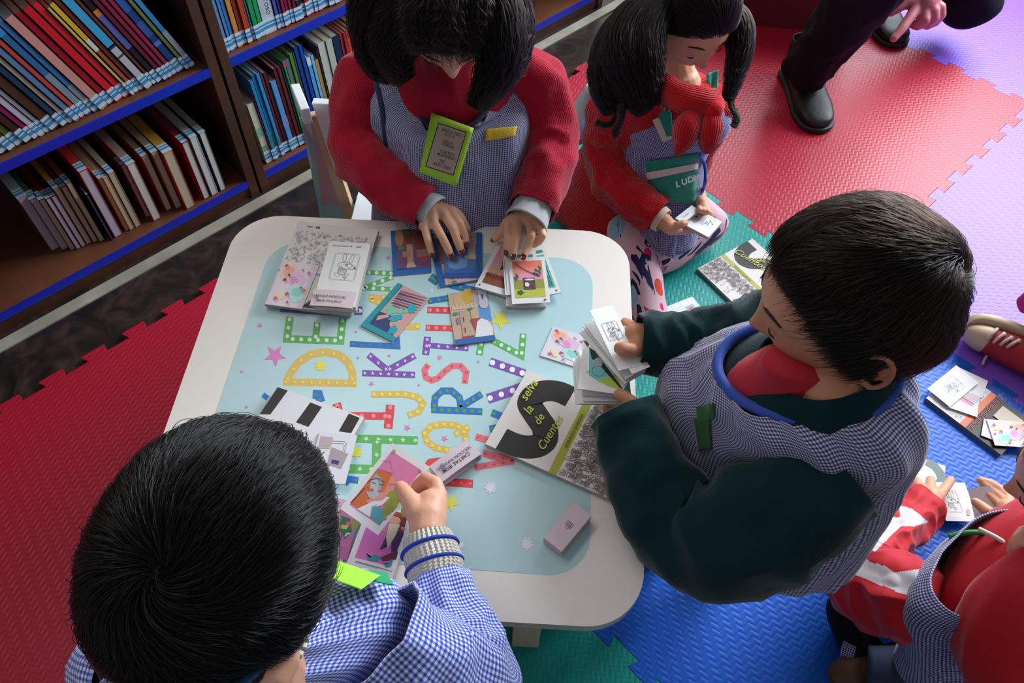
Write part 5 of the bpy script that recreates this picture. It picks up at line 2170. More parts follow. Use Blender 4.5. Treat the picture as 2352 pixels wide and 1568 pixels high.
g.chain([palm[0]] + q, [.014, .010, .008, .0065], 10)
palm = Z4([(1400, 330), (1400, 420)], [.574, .572])
hands = [([(1225, 430), (1225, 580), (1212, 735)], .0068), ([(1330, 390), (1320, 560), (1285, 785)], .0072), ([(1455, 400), (1480, 560), (1440, 680), (1395, 790)], .0070), ([(1570, 450), (1600, 560), (1560, 620), (1505, 655)], .0066)]
for pts, r_ in hands:
    n_ = len(pts)
    zs = list(np.linspace(.572, .555, n_))
    zs[1] += .007
    q = Z4(pts, zs)
    g.chain([Wr, palm[0], q[0]], [.019, .014, .0105], 10)
    g.chain(q, [r_ * 1.15] + [r_] * (n_ - 2) + [r_ * .85], 10)
    if pts[-1] != (1505, 655):
        nail(g, q[-2], q[-1], NAILP, r_ * .82)
q = Z4([(1230, 420), (1150, 530), (1085, 600)], [.568, .556, .546])
g.chain([palm[0]] + q, [.014, .0105, .0085, .0062], 10)
nail(g, q[-2], q[-1], NAILP, .005)
face_parts(g)
g.red(at(1030, 160, .75), .0, 'c78a6c')
g.finish('d8a284', dark='15100e')
up = lambda x, y, z: at(x, y, z)
sw = [ring4(nb - [-H1[1] * .05, H1[0] * .05, -.01], nb + [-H1[1] * .05, H1[0] * .05, .01], nb + H1 * .055, nb - H1 * .05 + [0, 0, .03]),
      ring4(up(960, 105, .77), up(1115, 105, .77), at(1036, 205, .728), nb - H1 * .065 + [0, 0, .02]),
      ring4(up(925, 110, .76), up(1150, 105, .76), at(1038, 250, .70), nb - H1 * .075),
      ring4(up(850, 175, .70), up(1235, 160, .70), at(1040, 325, .645), nb - H1 * .10 + [0, 0, -.08]),
      ring4(up(875, 300, .62), up(1235, 300, .62), at(1048, 410, .575), hip - H1 * .12 + [0, 0, .22]),
      ring4(up(865, 480, .48), up(1215, 490, .48), at(1050, 560, .47), hip - H1 * .13 + [0, 0, .06]),
      ring4(up(880, 560, .40), up(1200, 570, .40), at(1050, 640, .40), hip - H1 * .13 + [0, 0, -.04])]
swt = loft('sweater', sw, red_knit, g.e, wr=.003, seed=1, fold=(.004, 6, 2))
sm = [ring4(up(925, 150, .742), up(1140, 150, .742), at(1036, 302, .665), nb - H1 * .07 + [0, 0, .02]),
      ring4(up(890, 135, .745), up(1190, 115, .745), at(1036, 318, .655), nb - H1 * .09 + [0, 0, 0]),
      ring4(up(850, 190, .70), up(1245, 170, .70), at(1040, 350, .645), nb - H1 * .12 + [0, 0, -.08]),
      ring4(up(866, 290, .63), up(1245, 290, .63), at(1048, 420, .585), hip - H1 * .135 + [0, 0, .22]),
      ring4(up(860, 400, .55), up(1228, 410, .55), at(1050, 500, .52), hip - H1 * .14 + [0, 0, .12]),
      ring4(up(845, 500, .47), up(1225, 510, .47), at(1050, 580, .46), hip - H1 * .15 + [0, 0, .04]),
      ring4(up(860, 600, .38), up(1210, 600, .38), at(1050, 680, .38), hip - H1 * .15 + [0, 0, -.05])]
smk = loft('smock', sm, ging_grey, g.e, n=72, wr=.003, seed=2, wscale=14, fold=(.010, 2.5, 2.6), sub=9, label='grey-blue check sleeveless smock')
sleeve('sleeve', [at(905, 150, .70), at(850, 180, .69), at(825, 270, .64), at(826, 350, .605), at(880, 410, .59), at(950, 455, .578), at(985, 478, .573)], [.042, .047, .047, .047, .042, .037, .033], red_knit, g.e, wr=.003, seed=3, fold=(.006, 18, 1.2), sub=9)
sleeve('sleeve', [at(1190, 160, .70), at(1232, 190, .69), at(1258, 270, .64), at(1262, 345, .605), at(1252, 400, .595), at(1235, 450, .584), at(1222, 480, .578)], [.042, .046, .045, .045, .042, .039, .037], red_knit, g.e, wr=.003, seed=4, fold=(.006, 18, 1.2), sub=9)
sleeve('undersleeve_cuff', [at(965, 463, .576), at(990, 480, .572), at(1000, 488, .57)], [.027, .029, .030], grey_knit, g.e, wr=.001)
sleeve('undersleeve_cuff', [at(1226, 470, .580), at(1217, 495, .574), at(1208, 512, .570)], [.031, .034, .037], grey_knit, g.e, wr=.0025)
cs = caster([smk, swt])
ring_tube('neck_binding', sm[0], .0045, navy_bind, g)
piping(cs, [(858, 130), (862, 180), (876, 240), (884, 310), (893, 390)], 'armhole_binding', navy_bind, g.e, .0045)
piping(cs, [(1222, 90), (1236, 140), (1238, 200), (1232, 270), (1215, 350), (1200, 420)], 'armhole_binding', navy_bind, g.e, .0045)
patch(cs, [(1115, 297), (1188, 290), (1182, 312), (1116, 324)], 'fabric_tape', mat('yellow_fabric_tape', 'd9b62a', .6, bump=300), g.e, label='yellow fabric tape')
# lime badge
cb = lambda *p: zz(940, 240, 7.84, *p)
bd, V = patch(cs, cb((400, 145), (1162, 425), (850, 1480), (180, 1215)), 'badge', mat('lime_card', '9ac22c', .6), g.e, off=.012, thick=.0008, soft=False, label='lime green paper badge')
s = Sheet(None, None, .0003, C('a58c80'), C('a58c80'), pts3=[V[0], V[10], V[120], V[110]])
s.mb = MB()
s.k = 10
s.rect('2f2620', .16, .11, .86, .86)
s.rect('ab9488', .18, .125, .84, .845)
for t_, b_, a_, z_ in (('JIRA A NEC 1', .215, .29, .0068), ('D.E. 6', .27, .37, .0068), ('SALA', .385, .40, .0068), ('VERDE', .44, .38, .0068), ('TURNO', .56, .38, .0068), ('MAÑANA', .62, .34, .0068), ('TEL.', .72, .43, .0068), ('4337 1001', .79, .32, .0068)):
    s.text(t_, a_, b_, z_, '4f3a34', 0, 0, .01)
s.done('badge_print', '', None, parent=bd)
# hair
pl = scalp_strands(g, 12000, .075, nrm([0, -.2, 1]), lift=.012, K=9, seed=3, swirl=.0, clump=.7, out0=.004, droop=.2, low=.05)
pl = pl
strands(g.e, pl, .00035, HAIR_DEEP)
D_ = 1.05
gd = [([ad(1010, -110, 1.06), ad(965, -40, 1.03), ad(930, 30, 1.05), ad(905, 95, 1.08), ad(912, 150, 1.10), ad(935, 188, 1.11)], [.02, .032, .034, .03, .02, .006], 1.5),
      ([ad(1000, -110, 1.06), ad(915, -50, 1.07), ad(872, 20, 1.11), ad(858, 90, 1.14), ad(872, 150, 1.15), ad(900, 178, 1.15)], [.02, .03, .034, .03, .02, .006], 1.3),
      ([ad(1010, -110, 1.05), ad(985, -50, 1.015), ad(972, 10, 1.005), ad(968, 70, 1.01), ad(975, 118, 1.025)], [.02, .03, .028, .02, .006], 1.2),
      ([ad(1030, -110, 1.05), ad(1030, -50, 1.01), ad(1028, 10, .998), ad(1025, 70, 1.004), ad(1022, 120, 1.02)], [.02, .03, .028, .02, .006], 1.2),
      ([ad(1040, -110, 1.05), ad(1075, -50, 1.015), ad(1085, 10, 1.01), ad(1082, 70, 1.02), ad(1072, 122, 1.03)], [.02, .03, .028, .018, .005], 1.2),
      ([ad(1040, -110, 1.05), ad(1110, -50, 1.03), ad(1140, 20, 1.04), ad(1150, 90, 1.05), ad(1145, 150, 1.06), ad(1120, 205, 1.07), ad(1092, 250, 1.08)], [.02, .03, .034, .032, .027, .018, .004], 1.7),
      ([ad(1040, -110, 1.06), ad(1140, -40, 1.06), ad(1175, 30, 1.08), ad(1178, 95, 1.09), ad(1165, 150, 1.09), ad(1140, 200, 1.09)], [.02, .028, .028, .026, .02, .006], 1.2),
      ([ad(1000, -110, 1.1), ad(890, -60, 1.12), ad(848, 20, 1.17), ad(838, 90, 1.2)], [.03, .03, .03, .02], .7),
      ([ad(1050, -110, 1.1), ad(1150, -60, 1.12), ad(1185, 20, 1.17), ad(1188, 90, 1.2)], [.03, .03, .024, .016], .6)]
strands(g.e, lock_strands(gd, 1500, 5, wob=.0065), .00045, HAIR_DEEP, 'hair_locks')

# ================================================================== boy in the green fleece
b = Person((.62, .05, 0), 'person in green fleece and check smock holding a fan of white cards')
H2 = nrm([-.65, .76, 0])
L2 = np.array([-H2[1], H2[0], 0])
hb = ad(1966, 682, .84)
b.head(hb, nrm([-.62, .74, -.25]), 1.06)
nb = at(1920, 900, .765)
b.neck(nb, .040)
hip = np.array([.665, .165, .31])
b.chain([nb, at(1850, 990, .66), at(1760, 1100, .48), hip], [.045, .06, .06, .06], 16)
SL, EL, WL = at(1860, 1100, .66), at(1600, 1215, .56), at(1445, 965, .60)
SR, ER, WR = at(1790, 800, .66), at(1620, 800, .60), at(1462, 775, .62)
b.chain([nb - [0, 0, .07], SL, EL, WL], [.03, .028, .028, .021])
b.chain([nb - [0, 0, .07], SR, ER, WR], [.03, .028, .028, .021])
for s_ in (-1, 1):
    k_ = hip + L2 * s_ * .06 + H2 * .20
    b.chain([hip + L2 * s_ * .05, k_, np.array([k_[0], k_[1], .06]), np.array([k_[0], k_[1], .045]) + H2 * .08], [.07, .048, .034, .028])
ZB = lambda pts, zs: hp(1290, 680, 5.225, pts, zs)
pm = ZB([(1080, 1440), (960, 1440)], [.60, .598])
q = ZB([(1000, 1380), (860, 1290), (760, 1215), (690, 1178)], [.606, .606, .606, .606])
b.chain([WL, pm[0]] + q, [.020, .017, .0115, .0098, .0092, .0080], 12)
nail(b, q[-2], q[-1], NAILN, .0055)
for pts, r_ in (([(960, 1470), (780, 1450), (640, 1400), (540, 1335)], .0085), ([(980, 1500), (800, 1500), (660, 1460), (560, 1400)], .0082), ([(1000, 1480), (850, 1400), (700, 1330), (600, 1300)], .008), ([(1020, 1540), (900, 1540), (780, 1530), (700, 1500)], .0075)):
    q = ZB(pts, [.592, .578, .563, .556])
    b.chain([pm[0]] + q, [.017, .011, r_, r_, r_ * .85], 10)
pm = ZB([(930, 520), (900, 520)], [.622, .622])
q = ZB([(900, 640), (830, 650), (745, 640), (700, 625)], [.636, .642, .643, .641])
b.chain([WR, pm[0]] + q, [.020, .016, .0105, .0098, .0105, .009], 12)
nail(b, q[-2], q[-1], NAILN, .0055)
for pts, r_ in (([(920, 440), (860, 400), (800, 370), (745, 330)], .0078), ([(930, 500), (870, 470), (810, 450), (770, 420)], .0078), ([(930, 560), (880, 540), (840, 520), (800, 490)], .0075), ([(930, 420), (880, 370), (820, 330), (760, 300)], .007)):
    q = ZB(pts, [.622, .618, .614, .612])
    b.chain([pm[0]] + q, [.015, .010, r_, r_, r_ * .85], 10)
face_parts(b, lip='8f4a40')
b.finish('bf8668', dark='17110d')
for s_ in (-1, 1):
    k_ = hip + L2 * s_ * .06 + H2 * .20
    sleeve('trouser_leg', [hip + L2 * s_ * .04 - H2 * .04, hip * .5 + k_ * .5, k_, np.array([k_[0], k_[1], .15]) + H2 * .01, np.array([k_[0], k_[1], .06])], [.075, .068, .055, .045, .04], black_trouser, b.e, wr=.003, closed=(True, False))
T2 = lambda x, y, z: at(x, y, z)
shirt = loft('red_shirt', [ring4(at(1800, 850, .80), at(1930, 780, .80), at(1772, 810, .79), nb + [0, 0, .03]), ring4(at(1830, 930, .76), at(1850, 780, .77), at(1700, 850, .745), at(1990, 870, .78)), ring4(at(1850, 1000, .70), at(1800, 800, .70), at(1620, 900, .68), at(2020, 930, .74))], mat('red_tshirt', 'b8142c', .8, sheen=.2, bump=300, bdist=.0003), b.e, wr=.002, thick=0, closed=(True, False))
fl = [ring4(at(1905, 905, .79), at(1900, 740, .79), at(1730, 830, .755), at(2040, 830, .82)),
      ring4(at(1875, 960, .76), at(1880, 730, .76), at(1690, 850, .735), at(2045, 880, .79)),
      ring4(at(1880, 1060, .70), at(1800, 760, .70), at(1600, 900, .67), at(2040, 960, .73)),
      ring4(at(1850, 1130, .62), at(1740, 820, .62), at(1540, 960, .60), at(2015, 1060, .65)),
      ring4(at(1790, 1230, .50), at(1700, 960, .50), at(1530, 1080, .49), at(1985, 1160, .53)),
      ring4(at(1700, 1310, .37), at(1640, 1120, .37), at(1500, 1190, .36), at(1900, 1260, .38))]
fle = loft('fleece', fl, green_fleece, b.e, wr=.005, seed=8, n=48, label='dark green fleece pullover')
sleeve('sleeve', [at(1935, 1085, .69), at(1850, 1150, .665), at(1720, 1215, .62), at(1610, 1232, .57), at(1540, 1175, .57), at(1485, 1080, .585), at(1450, 990, .598), at(1432, 950, .602)], [.05, .062, .070, .066, .058, .048, .041, .040], green_fleece, b.e, wr=.004, seed=9, closed=(True, False), fold=(.009, 16, 1.3), sub=9)
sleeve('sleeve', [at(1850, 770, .70), at(1760, 765, .67), at(1680, 775, .64), at(1600, 790, .62), at(1530, 795, .618), at(1465, 790, .62)], [.055, .052, .044, .040, .038, .036], green_fleece, b.e, wr=.004, seed=10, fold=(.008, 22, 1.2), sub=9)
sm = [ring4(at(1850, 958, .752), at(1850, 735, .752), at(1640, 840, .725), at(2060, 870, .80)),
      ring4(at(1925, 1030, .748), at(1825, 745, .735), at(1590, 870, .695), at(2062, 910, .775)),
      ring4(at(1945, 1082, .715), at(1790, 760, .70), at(1560, 895, .665), at(2060, 960, .74)),
      ring4(at(1880, 1110, .65), at(1740, 800, .64), at(1510, 925, .61), at(2040, 1060, .66)),
      ring4(at(1810, 1220, .53), at(1700, 930, .52), at(1500, 1050, .50), at(2025, 1170, .54)),
      ring4(at(1710, 1340, .385), at(1640, 1120, .37), at(1480, 1180, .37), at(1965, 1285, .42))]
smb = loft('smock', sm, ging_grey, b.e, n=72, wr=.003, seed=12, wscale=13, fold=(.007, 3, 2.4), sub=9, label='grey-blue check smock with blue neck binding')
cs = caster([smb])
ring_tube('neck_binding', sm[0], .0068, blue_bind, b)
patch(cs, [(1598, 935), (1640, 925), (1642, 960), (1600, 965)], 'felt_patch', mat('green_felt', '1f5a22', .95, sheen=.3), b.e, off=.003, label='green felt bean-shaped patch')
patch(cs, [(1592, 960), (1630, 958), (1634, 1030), (1604, 1036)], 'felt_patch', mat('green_felt', '1f5a22', .95, sheen=.3), b.e, off=.004, label='green felt bean-shaped patch')
MB().tube(smooth_path([at(1562, 1240, .40), at(1556, 1275, .37), at(1545, 1300, .35)], 4), .0032, ging_grey, 8).build('tie_string', b.e, smooth=True)
hs = scalp_strands(b, 36000, .036, nrm([-.17, -.87, .47]), lift=.012, low=.03, K=7, seed=5, swirl=.7, clump=.6, out0=.002, spread=.10)
strands(b.e, hs, .00032, HAIR_BROWN)

# ================================================================== boy with black hair, from behind
a = Person((-.05, .22, 0), 'person with thick black hair in blue check smock, seen from above and behind')
H3 = nrm([.85, .52, 0])
L3 = np.array([-H3[1], H3[0], 0])
ha = ad(500, 1284, .655)
a.head(ha, nrm([.755, .245, -.60]), 1.05, 0.0)
nb = at(560, 1500, .80)
a.neck(nb, .042)
hip = np.array([-.08, .20, .33])
a.chain([nb, (nb + hip) / 2, hip], [.045, .06, .07], 16)
SR, ER, WR = at(880, 1490, .67), at(1065, 1560, .61), at(985, 1235, .600)
SL, EL, WL = at(300, 1540, .70), at(330, 1400, .60), at(620, 1180, .57)
a.chain([nb - [0, 0, .09], SR, ER, WR], [.03, .03, .030, .021])
a.chain([nb - [0, 0, .09], SL, EL, WL], [.03, .03, .030, .021])
for s_ in (-1, 1):
    k_ = hip + L3 * s_ * .07 + H3 * .20
    a.chain([hip + L3 * s_ * .06, k_, np.array([k_[0], k_[1], .06]), np.array([k_[0], k_[1], .045]) + H3 * .08], [.07, .048, .034, .028])
ZC = lambda pts, zs: hp(740, 1000, 4.356, pts, zs)
pm = ZC([(1050, 960), (1055, 820), (1090, 700)], [.602, .600, .598])
a.chain([WR] + pm, [.021, .0215, .0235, .0205], 14)
q = ZC([(960, 780), (900, 680), (845, 600), (790, 525)], [.606, .606, .603, .598])
a.chain([pm[1]] + q, [.020, .0155, .0125, .0112, .0095], 12)
nail(a, q[-2], q[-1], NAILN, .0068)
for pts, zs_, r_ in (([(1165, 600), (1130, 480), (1040, 440), (970, 500), (930, 560)], [.598, .597, .592, .584, .578], .0098), ([(1170, 660), (1150, 560), (1070, 520), (1000, 560), (950, 600)], [.592, .585, .578, .572, .568], .0095),
                     ([(1160, 700), (1140, 620), (1070, 590), (1010, 620)], [.582, .574, .568, .562], .009), ([(1140, 750), (1110, 680), (1060, 650), (1000, 680)], [.575, .565, .558, .555], .0085)):
    q = ZC(pts, zs_)
    a.chain([pm[1]] + q, [.020] + [r_ * 1.15] + [r_] * (len(q) - 2) + [r_ * .85], 10)
for t in range(4):
    p0 = WL + np.array([.03, .02 + .012 * t, -.005])
    a.chain([WL, p0, p0 + np.array([.03, .015, -.012])], [.018, .009, .0065], 8)
a.chain([WL, WL + np.array([.02, -.02, -.005]), WL + np.array([.045, -.015, -.012])], [.016, .009, .007], 8)
face_parts(a)
a.red(ZC([(970, 480)], .59)[0], .02, 'd07a66', .5)
a.finish('d6a084', dark='0d0d0f')
torso = [ring4(at(640, 1500, .80), at(450, 1520, .80), at(600, 1440, .79), at(480, 1620, .80)),
         ring4(at(720, 1470, .775), at(360, 1520, .79), at(640, 1390, .76), at(450, 1680, .78)),
         ring4(at(885, 1430, .725), at(262, 1515, .765), at(720, 1345, .70), at(420, 1760, .74)),
         ring4(at(930, 1500, .62), at(300, 1575, .65), at(800, 1400, .60), at(480, 1800, .62)),
         ring4(at(920, 1600, .45), at(380, 1650, .45), at(830, 1480, .45), at(560, 1830, .45))]
sma = loft('smock', torso, ging_blue, a.e, n=80, wr=.003, seed=21, wscale=14, fold=(.009, 3, 2.2), sub=9, label='bright blue and white check smock')
slv = sleeve('sleeve', [at(860, 1460, .715), at(930, 1520, .69), at(1030, 1590, .64), at(1060, 1560, .612), at(1045, 1470, .605), at(1010, 1370, .603), at(1000, 1335, .603)], [.055, .058, .060, .056, .048, .036, .032], ging_blue, a.e, wr=.003, seed=22, n=48, fold=(.008, 16, 1.3), sub=9, label='blue check smock sleeve')
sleeve('sleeve', [at(340, 1560, .73), at(295, 1530, .69), at(360, 1430, .62), at(450, 1280, .585), at(590, 1195, .572)], [.05, .052, .045, .038, .032], ging_blue, a.e, wr=.006, seed=23, label='blue check smock sleeve')
cuffm = knit('white_rib_knit', 'd6d0c2', rib=.006, scale=.004, dist=.004)
cuff = sleeve('cuff', [at(1002, 1345, .601), at(998, 1300, .601), at(988, 1262, .601), at(982, 1234, .601)], [.031, .0335, .0325, .0290], cuffm, a.e, wr=.0006, n=48, thick=.004, label='white ribbed knit cuff')
cs = caster([cuff])
for y0, x0 in ((1262, 988), (1302, 998)):
    P = []
    for rr in sleeve_rings([at(x0 + 3, y0 + 12, .601), at(x0, y0, .601), at(x0 - 3, y0 - 12, .601)], [.0334, .0334, .0334])[1:2]:
        c_, A_, B_ = rr
        P = [c_ + A_ * math.cos(t * 2 * PI / 32) + B_ * math.sin(t * 2 * PI / 32) for t in range(33)]
    MB().tube(P, .0024, mat('royal_blue_yarn', '1c3aa0', .9), 6, cap=False).build('cuff_stripe', cuff, smooth=True, origin=a.e.matrix_world.translation)
csm = caster([sma, slv])
loft('collar', [ring4(at(690, 1490, .795), at(430, 1530, .80), at(620, 1420, .785), at(470, 1650, .80)), ring4(at(660, 1480, .815), at(450, 1530, .82), at(610, 1430, .80), at(480, 1630, .82))], cuffm, a.e, wr=.001, thick=.006, label='white knitted collar')
loft('scarf', [ring4(at(640, 1480, .82), at(450, 1530, .82), at(600, 1440, .80), at(480, 1620, .82)), ring4(at(625, 1470, .84), at(460, 1520, .84), at(590, 1430, .82), at(485, 1600, .84))], knit('blue_teal_yarn', '1f5a94', rib=.008, scale=.006, dist=.004), a.e, wr=.003, thick=.005)
cc = lambda *p: zz(740, 1000, 4.356, *p)
bd, V = patch(csm, cc((290, 1330), (640, 1370), (710, 1495), (300, 1420)), 'badge_backing', mat('green_felt_card', '1f9a68', .8), a.e, off=.030, thick=.001, soft=False, label='green pinked card backing')
bd, V = patch(csm, cc((160, 1255), (582, 1400), (390, 1540), (30, 1410)), 'badge', mat('neon_lime_card', '9fe83a', .6), a.e, off=.036, thick=.0008, soft=False, label='neon lime paper badge')
s = Sheet(None, None, .0003, C('c4b4be'), C('c4b4be'), pts3=[V[0], V[10], V[120], V[110]])
s.mb = MB()
s.k = 10
s.poly('5a4048', [(.12, .1), (.86, .28), (.80, .82), (.1, .75)])
s.poly('cfc2cc', [(.13, .13), (.83, .30), (.77, .78), (.11, .72)])
for k in range(6):
    s.line('6f6570', [(.15, .2 + k * .09), (.62, .3 + k * .085)], .0006)
s.done('badge_print', '', None, parent=bd)
hs = scalp_strands(a, 42000, .045, nrm([.16, -.88, .40]), lift=.015, low=.0, K=8, seed=6, swirl=.9, clump=.7, out0=.002, spread=.055)
strands(a.e, hs, .00034, HAIR_BLACK)

# ================================================================== girl seated on the floor
def print_fabric(name):
    m = mat(name, 'ffffff', .8, .2, sheen=.2)
    nt = m.node_tree
    b_ = nt.nodes['Principled BSDF']
    uv = nt.nodes.new('ShaderNodeUVMap')
    last = None
    rgb = nt.nodes.new('ShaderNodeRGB')
    rgb.outputs[0].default_value = (*hexc('cfa9b4'), 1)
    last = rgb.outputs[0]
    for sc, off, thr, col, ty in ((15, 0, .34, '8fb0c0', 'V'), (12, 5, .30, 'c8402e', 'V'), (20, 9, .24, 'c8285a', 'V'), (24, 2, .575, '23214e', 'N')):
        mp = nt.nodes.new('ShaderNodeMapping')
        mp.inputs['Location'].default_value = (off, off * 1.3, 0)
        mp.inputs['Scale'].default_value = (1, .8 if ty == 'V' else .45, 1)
        nt.links.new(uv.outputs[0], mp.inputs[0])
        if ty == 'V':
            n = nt.nodes.new('ShaderNodeTexVoronoi')
            n.inputs['Scale'].default_value = sc
            nt.links.new(mp.outputs[0], n.inputs['Vector'])
            v = M_(nt, 'LESS_THAN', n.outputs['Distance'], thr)
            sp = nt.nodes.new('ShaderNodeSeparateColor')
            nt.links.new(n.outputs['Color'], sp.inputs[0])
            v = M_(nt, 'MULTIPLY', v, M_(nt, 'GREATER_THAN', sp.outputs[0], .5))
        else:
            n = nt.nodes.new('ShaderNodeTexNoise')
            n.inputs['Scale'].default_value = sc
            n.inputs['Distortion'].default_value = 1.4
            nt.links.new(mp.outputs[0], n.inputs['Vector'])
            v = M_(nt, 'GREATER_THAN', n.outputs[0], thr)
        mx = nt.nodes.new('ShaderNodeMix')
        mx.data_type = 'RGBA'
        nt.links.new(v, mx.inputs[0])
        nt.links.new(last, mx.inputs[6])
        mx.inputs[7].default_value = (*hexc(col), 1)
        last = mx.outputs[2]
    nt.links.new(last, b_.inputs['Base Color'])
    return m


legp = print_fabric('printed_pink_leggings')
g2 = Person((1.17, .92, .012), 'person with long dark pigtails and patterned leggings, seated on the teal mat')
H4 = nrm([-.3, -.95, 0])
g2.head(ad(1583, 24, 1.50), nrm([-.28, -.80, -.36]), 1.04)
nb = at(1560, 195, .485)
g2.neck(nb, .035)
hip = at(1440, 440, .10)
g2.chain([nb, (nb + hip) / 2, hip], [.045, .07, .085], 16)
SR, ER, WR = at(1430, 285, .37), at(1402, 410, .27), at(1527, 510, .225)
SL, EL, WL = at(1630, 260, .38), at(1585, 390, .22), at(1605, 455, .215)
g2.chain([nb, SR, ER, WR], [.02, .018, .018, .019])
g2.chain([nb, SL, EL, WL], [.026, .026, .022, .018])
KR, FR = at(1460, 590, .085), at(1500, 770, .05)
KL, FL = at(1615, 520, .075), at(1500, 600, .05)
g2.chain([hip, KR, FR], [.06, .040, .026])
g2.chain([hip, KL, FL], [.06, .040, .026])
ZG = lambda pts, zs: hp(1340, 380, 3.92, pts, zs)
pm = ZG([(760, 540), (800, 560)], [.226, .222])
g2.chain([WR] + pm, [.019, .018, .0175], 12)
g2.chain([pm[1]] + ZG([(850, 540), (890, 525), (915, 518)], [.236, .240, .240]), [.013, .0095, .009, .0075])
for k in range(4):
    g2.chain([pm[1]] + ZG([(850 + 10 * k, 575 + 6 * k), (910 + 22 * k, 585 - 2 * k), (960 + 26 * k, 575 + 4 * k)], [.212, .207, .209]), [.013, .0085, .008, .007])
pm = ZG([(1070, 340), (1080, 385)], [.238, .236])
g2.chain([WL] + pm, [.018, .015, .014], 12)
for k in range(3):
    g2.chain([pm[1]] + ZG([(1045 + 35 * k, 385 + 4 * k), (1050 + 34 * k, 405 + 5 * k)], [.240, .243]), [.010, .0075, .0068])
g2.chain([pm[1]] + ZG([(1150, 440), (1120, 480)], [.222, .218]), [.010, .0075, .0068])
face_parts(g2, lip='a65a52')
g2.red(g2.local(0, .094, -.066), .011, '9c4a44', .9)
g2.finish('d69c7c', dark='17100d', low=-.14)
for pts, rad in (([hip, hip * .5 + KR * .5 + np.array([0, 0, .02]), KR, KR * .5 + FR * .5, FR], [.075, .066, .056, .046, .038]), ([hip, hip * .45 + KL * .55 + np.array([0, 0, .02]), KL, KL * .45 + FL * .55, FL], [.075, .066, .060, .05, .038])):
    # knees are round: pad both ends of the thigh and shin
    d_ = nrm(pts[2] - pts[0])
    sleeve('leggings_leg', pts, rad, legp, g2.e, n=32, wr=.004, seed=31, wscale=10, closed=(True, True))
kb = KL + nrm(KL - hip) * .004
cb_ = [ring4(at(1520, 170, .50), at(1630, 170, .50), nb + H4 * .05, nb - H4 * .06),
       ring4(at(1385, 225, .45), at(1668, 215, .45), nb + H4 * .09 + [0, 0, -.04], nb - H4 * .085 + [0, 0, -.03]),
       ring4(at(1375, 330, .33), at(1630, 300, .33), at(1530, 360, .31), at(1440, 250, .33)),
       ring4(at(1330, 430, .20), at(1590, 400, .20), at(1530, 460, .18), at(1400, 330, .20)),
       ring4(at(1262, 500, .06), at(1560, 500, .06), at(1470, 560, .07), at(1370, 400, .06))]
loft('cardigan', cb_, red_fuzz, g2.e, n=52, closed=(True, False), wr=.010, seed=33, wscale=16, label='red fluffy cardigan flaring at the hem')
sm = [ring4(at(1500, 215, .475), at(1655, 215, .475), nb + H4 * .085 + [0, 0, -.02], nb - H4 * .07),
      ring4(at(1440, 260, .43), at(1668, 250, .43), nb + H4 * .105 + [0, 0, -.07], nb - H4 * .09 + [0, 0, -.06]),
      ring4(at(1450, 340, .35), at(1640, 320, .35), at(1545, 375, .325), at(1450, 260, .35)),
      ring4(at(1450, 440, .24), at(1622, 410, .24), at(1545, 470, .215), at(1430, 340, .24)),
      ring4(at(1470, 540, .13), at(1612, 490, .14), at(1545, 560, .13), at(1440, 400, .14))]
ging_fine = gingham('gingham_fine', '26265a', '6a6898', 'b9b6c8', .0042)
smg = loft('smock', sm, ging_fine, g2.e, n=52, wr=.005, seed=35, wscale=14, label='check smock with green pocket and collar')
slg = sleeve('sleeve', [at(1440, 225, .44), at(1405, 260, .41), at(1392, 330, .33), at(1405, 405, .27), at(1460, 460, .245), at(1510, 497, .23)], [.05, .050, .047, .047, .044, .039], red_fuzz, g2.e, wr=.005, seed=36, wscale=40, fold=(.006, 20, 1.3), sub=9, n=40)
sleeve('sleeve', [at(1630, 225, .43), at(1640, 265, .40), at(1610, 340, .30), at(1590, 400, .22)], [.040, .040, .034, .03], red_fuzz, g2.e, wr=.006, seed=37, wscale=30)
sleeve('cuff', [at(1512, 499, .229), at(1523, 507, .227)], [.030, .028], mat('cream_cuff', 'd8c4b4', .9), g2.e, wr=.0005)
cs = caster([smg, slg])
grn = mat('green_cotton', '12806a', .8, sheen=.2, bump=60, bdist=.002)
csm2 = caster([smg])
pk, V = patch(csm2, [(1481, 372), (1606, 352), (1598, 470), (1500, 460)], 'pocket', grn, g2.e, off=.006, label='green pocket')
patch(csm2, [(1484, 397), (1604, 374), (1603, 388), (1487, 413)], 'pocket_trim', mat('cream_trim', 'c9bfb0', .8, bump=300), g2.e, off=.009, label='cream trim band')
for t_, x_, y_ in (('L', 1548, 441), ('U', 1561, 436), ('D', 1575, 431), ('M', 1588, 427)):
    vs, fs = text_polys(t_, 1.0, 0, .03)
    h_ = csm2(x_, y_ - 6)
    if h_:
        e1 = nrm(at(x_ + 10, y_ - 4, h_[0][2]) - at(x_, y_, h_[0][2]))
        p0 = h_[0] + RM[:, 2] * .024
        e1 = nrm(RM[:, 0] * .96 + RM[:, 1] * .22)
        e2 = nrm(RM[:, 1] * .98 - RM[:, 0] * .15)
        MB().add([p0 + (e1 * v[0] + e2 * v[1]) * .0185 for v in vs], fs, mat('white_felt', 'd6d2cc', .8)).build('pocket_letter', pk, origin=g2.e.matrix_world.translation)
patch(cs, [(1502, 240), (1540, 225), (1545, 310), (1532, 314)], 'collar_flap', grn, g2.e, off=.010, label='green collar flap')
patch(cs, [(1492, 262), (1504, 256), (1545, 318), (1522, 326)], 'collar_trim', mat('cream_trim', 'c9bfb0', .8), g2.e, off=.008, label='cream collar trim')
patch(cs, [(1622, 170), (1650, 160), (1648, 205), (1625, 212)], 'collar_flap', grn, g2.e, off=.02, label='green collar flap')
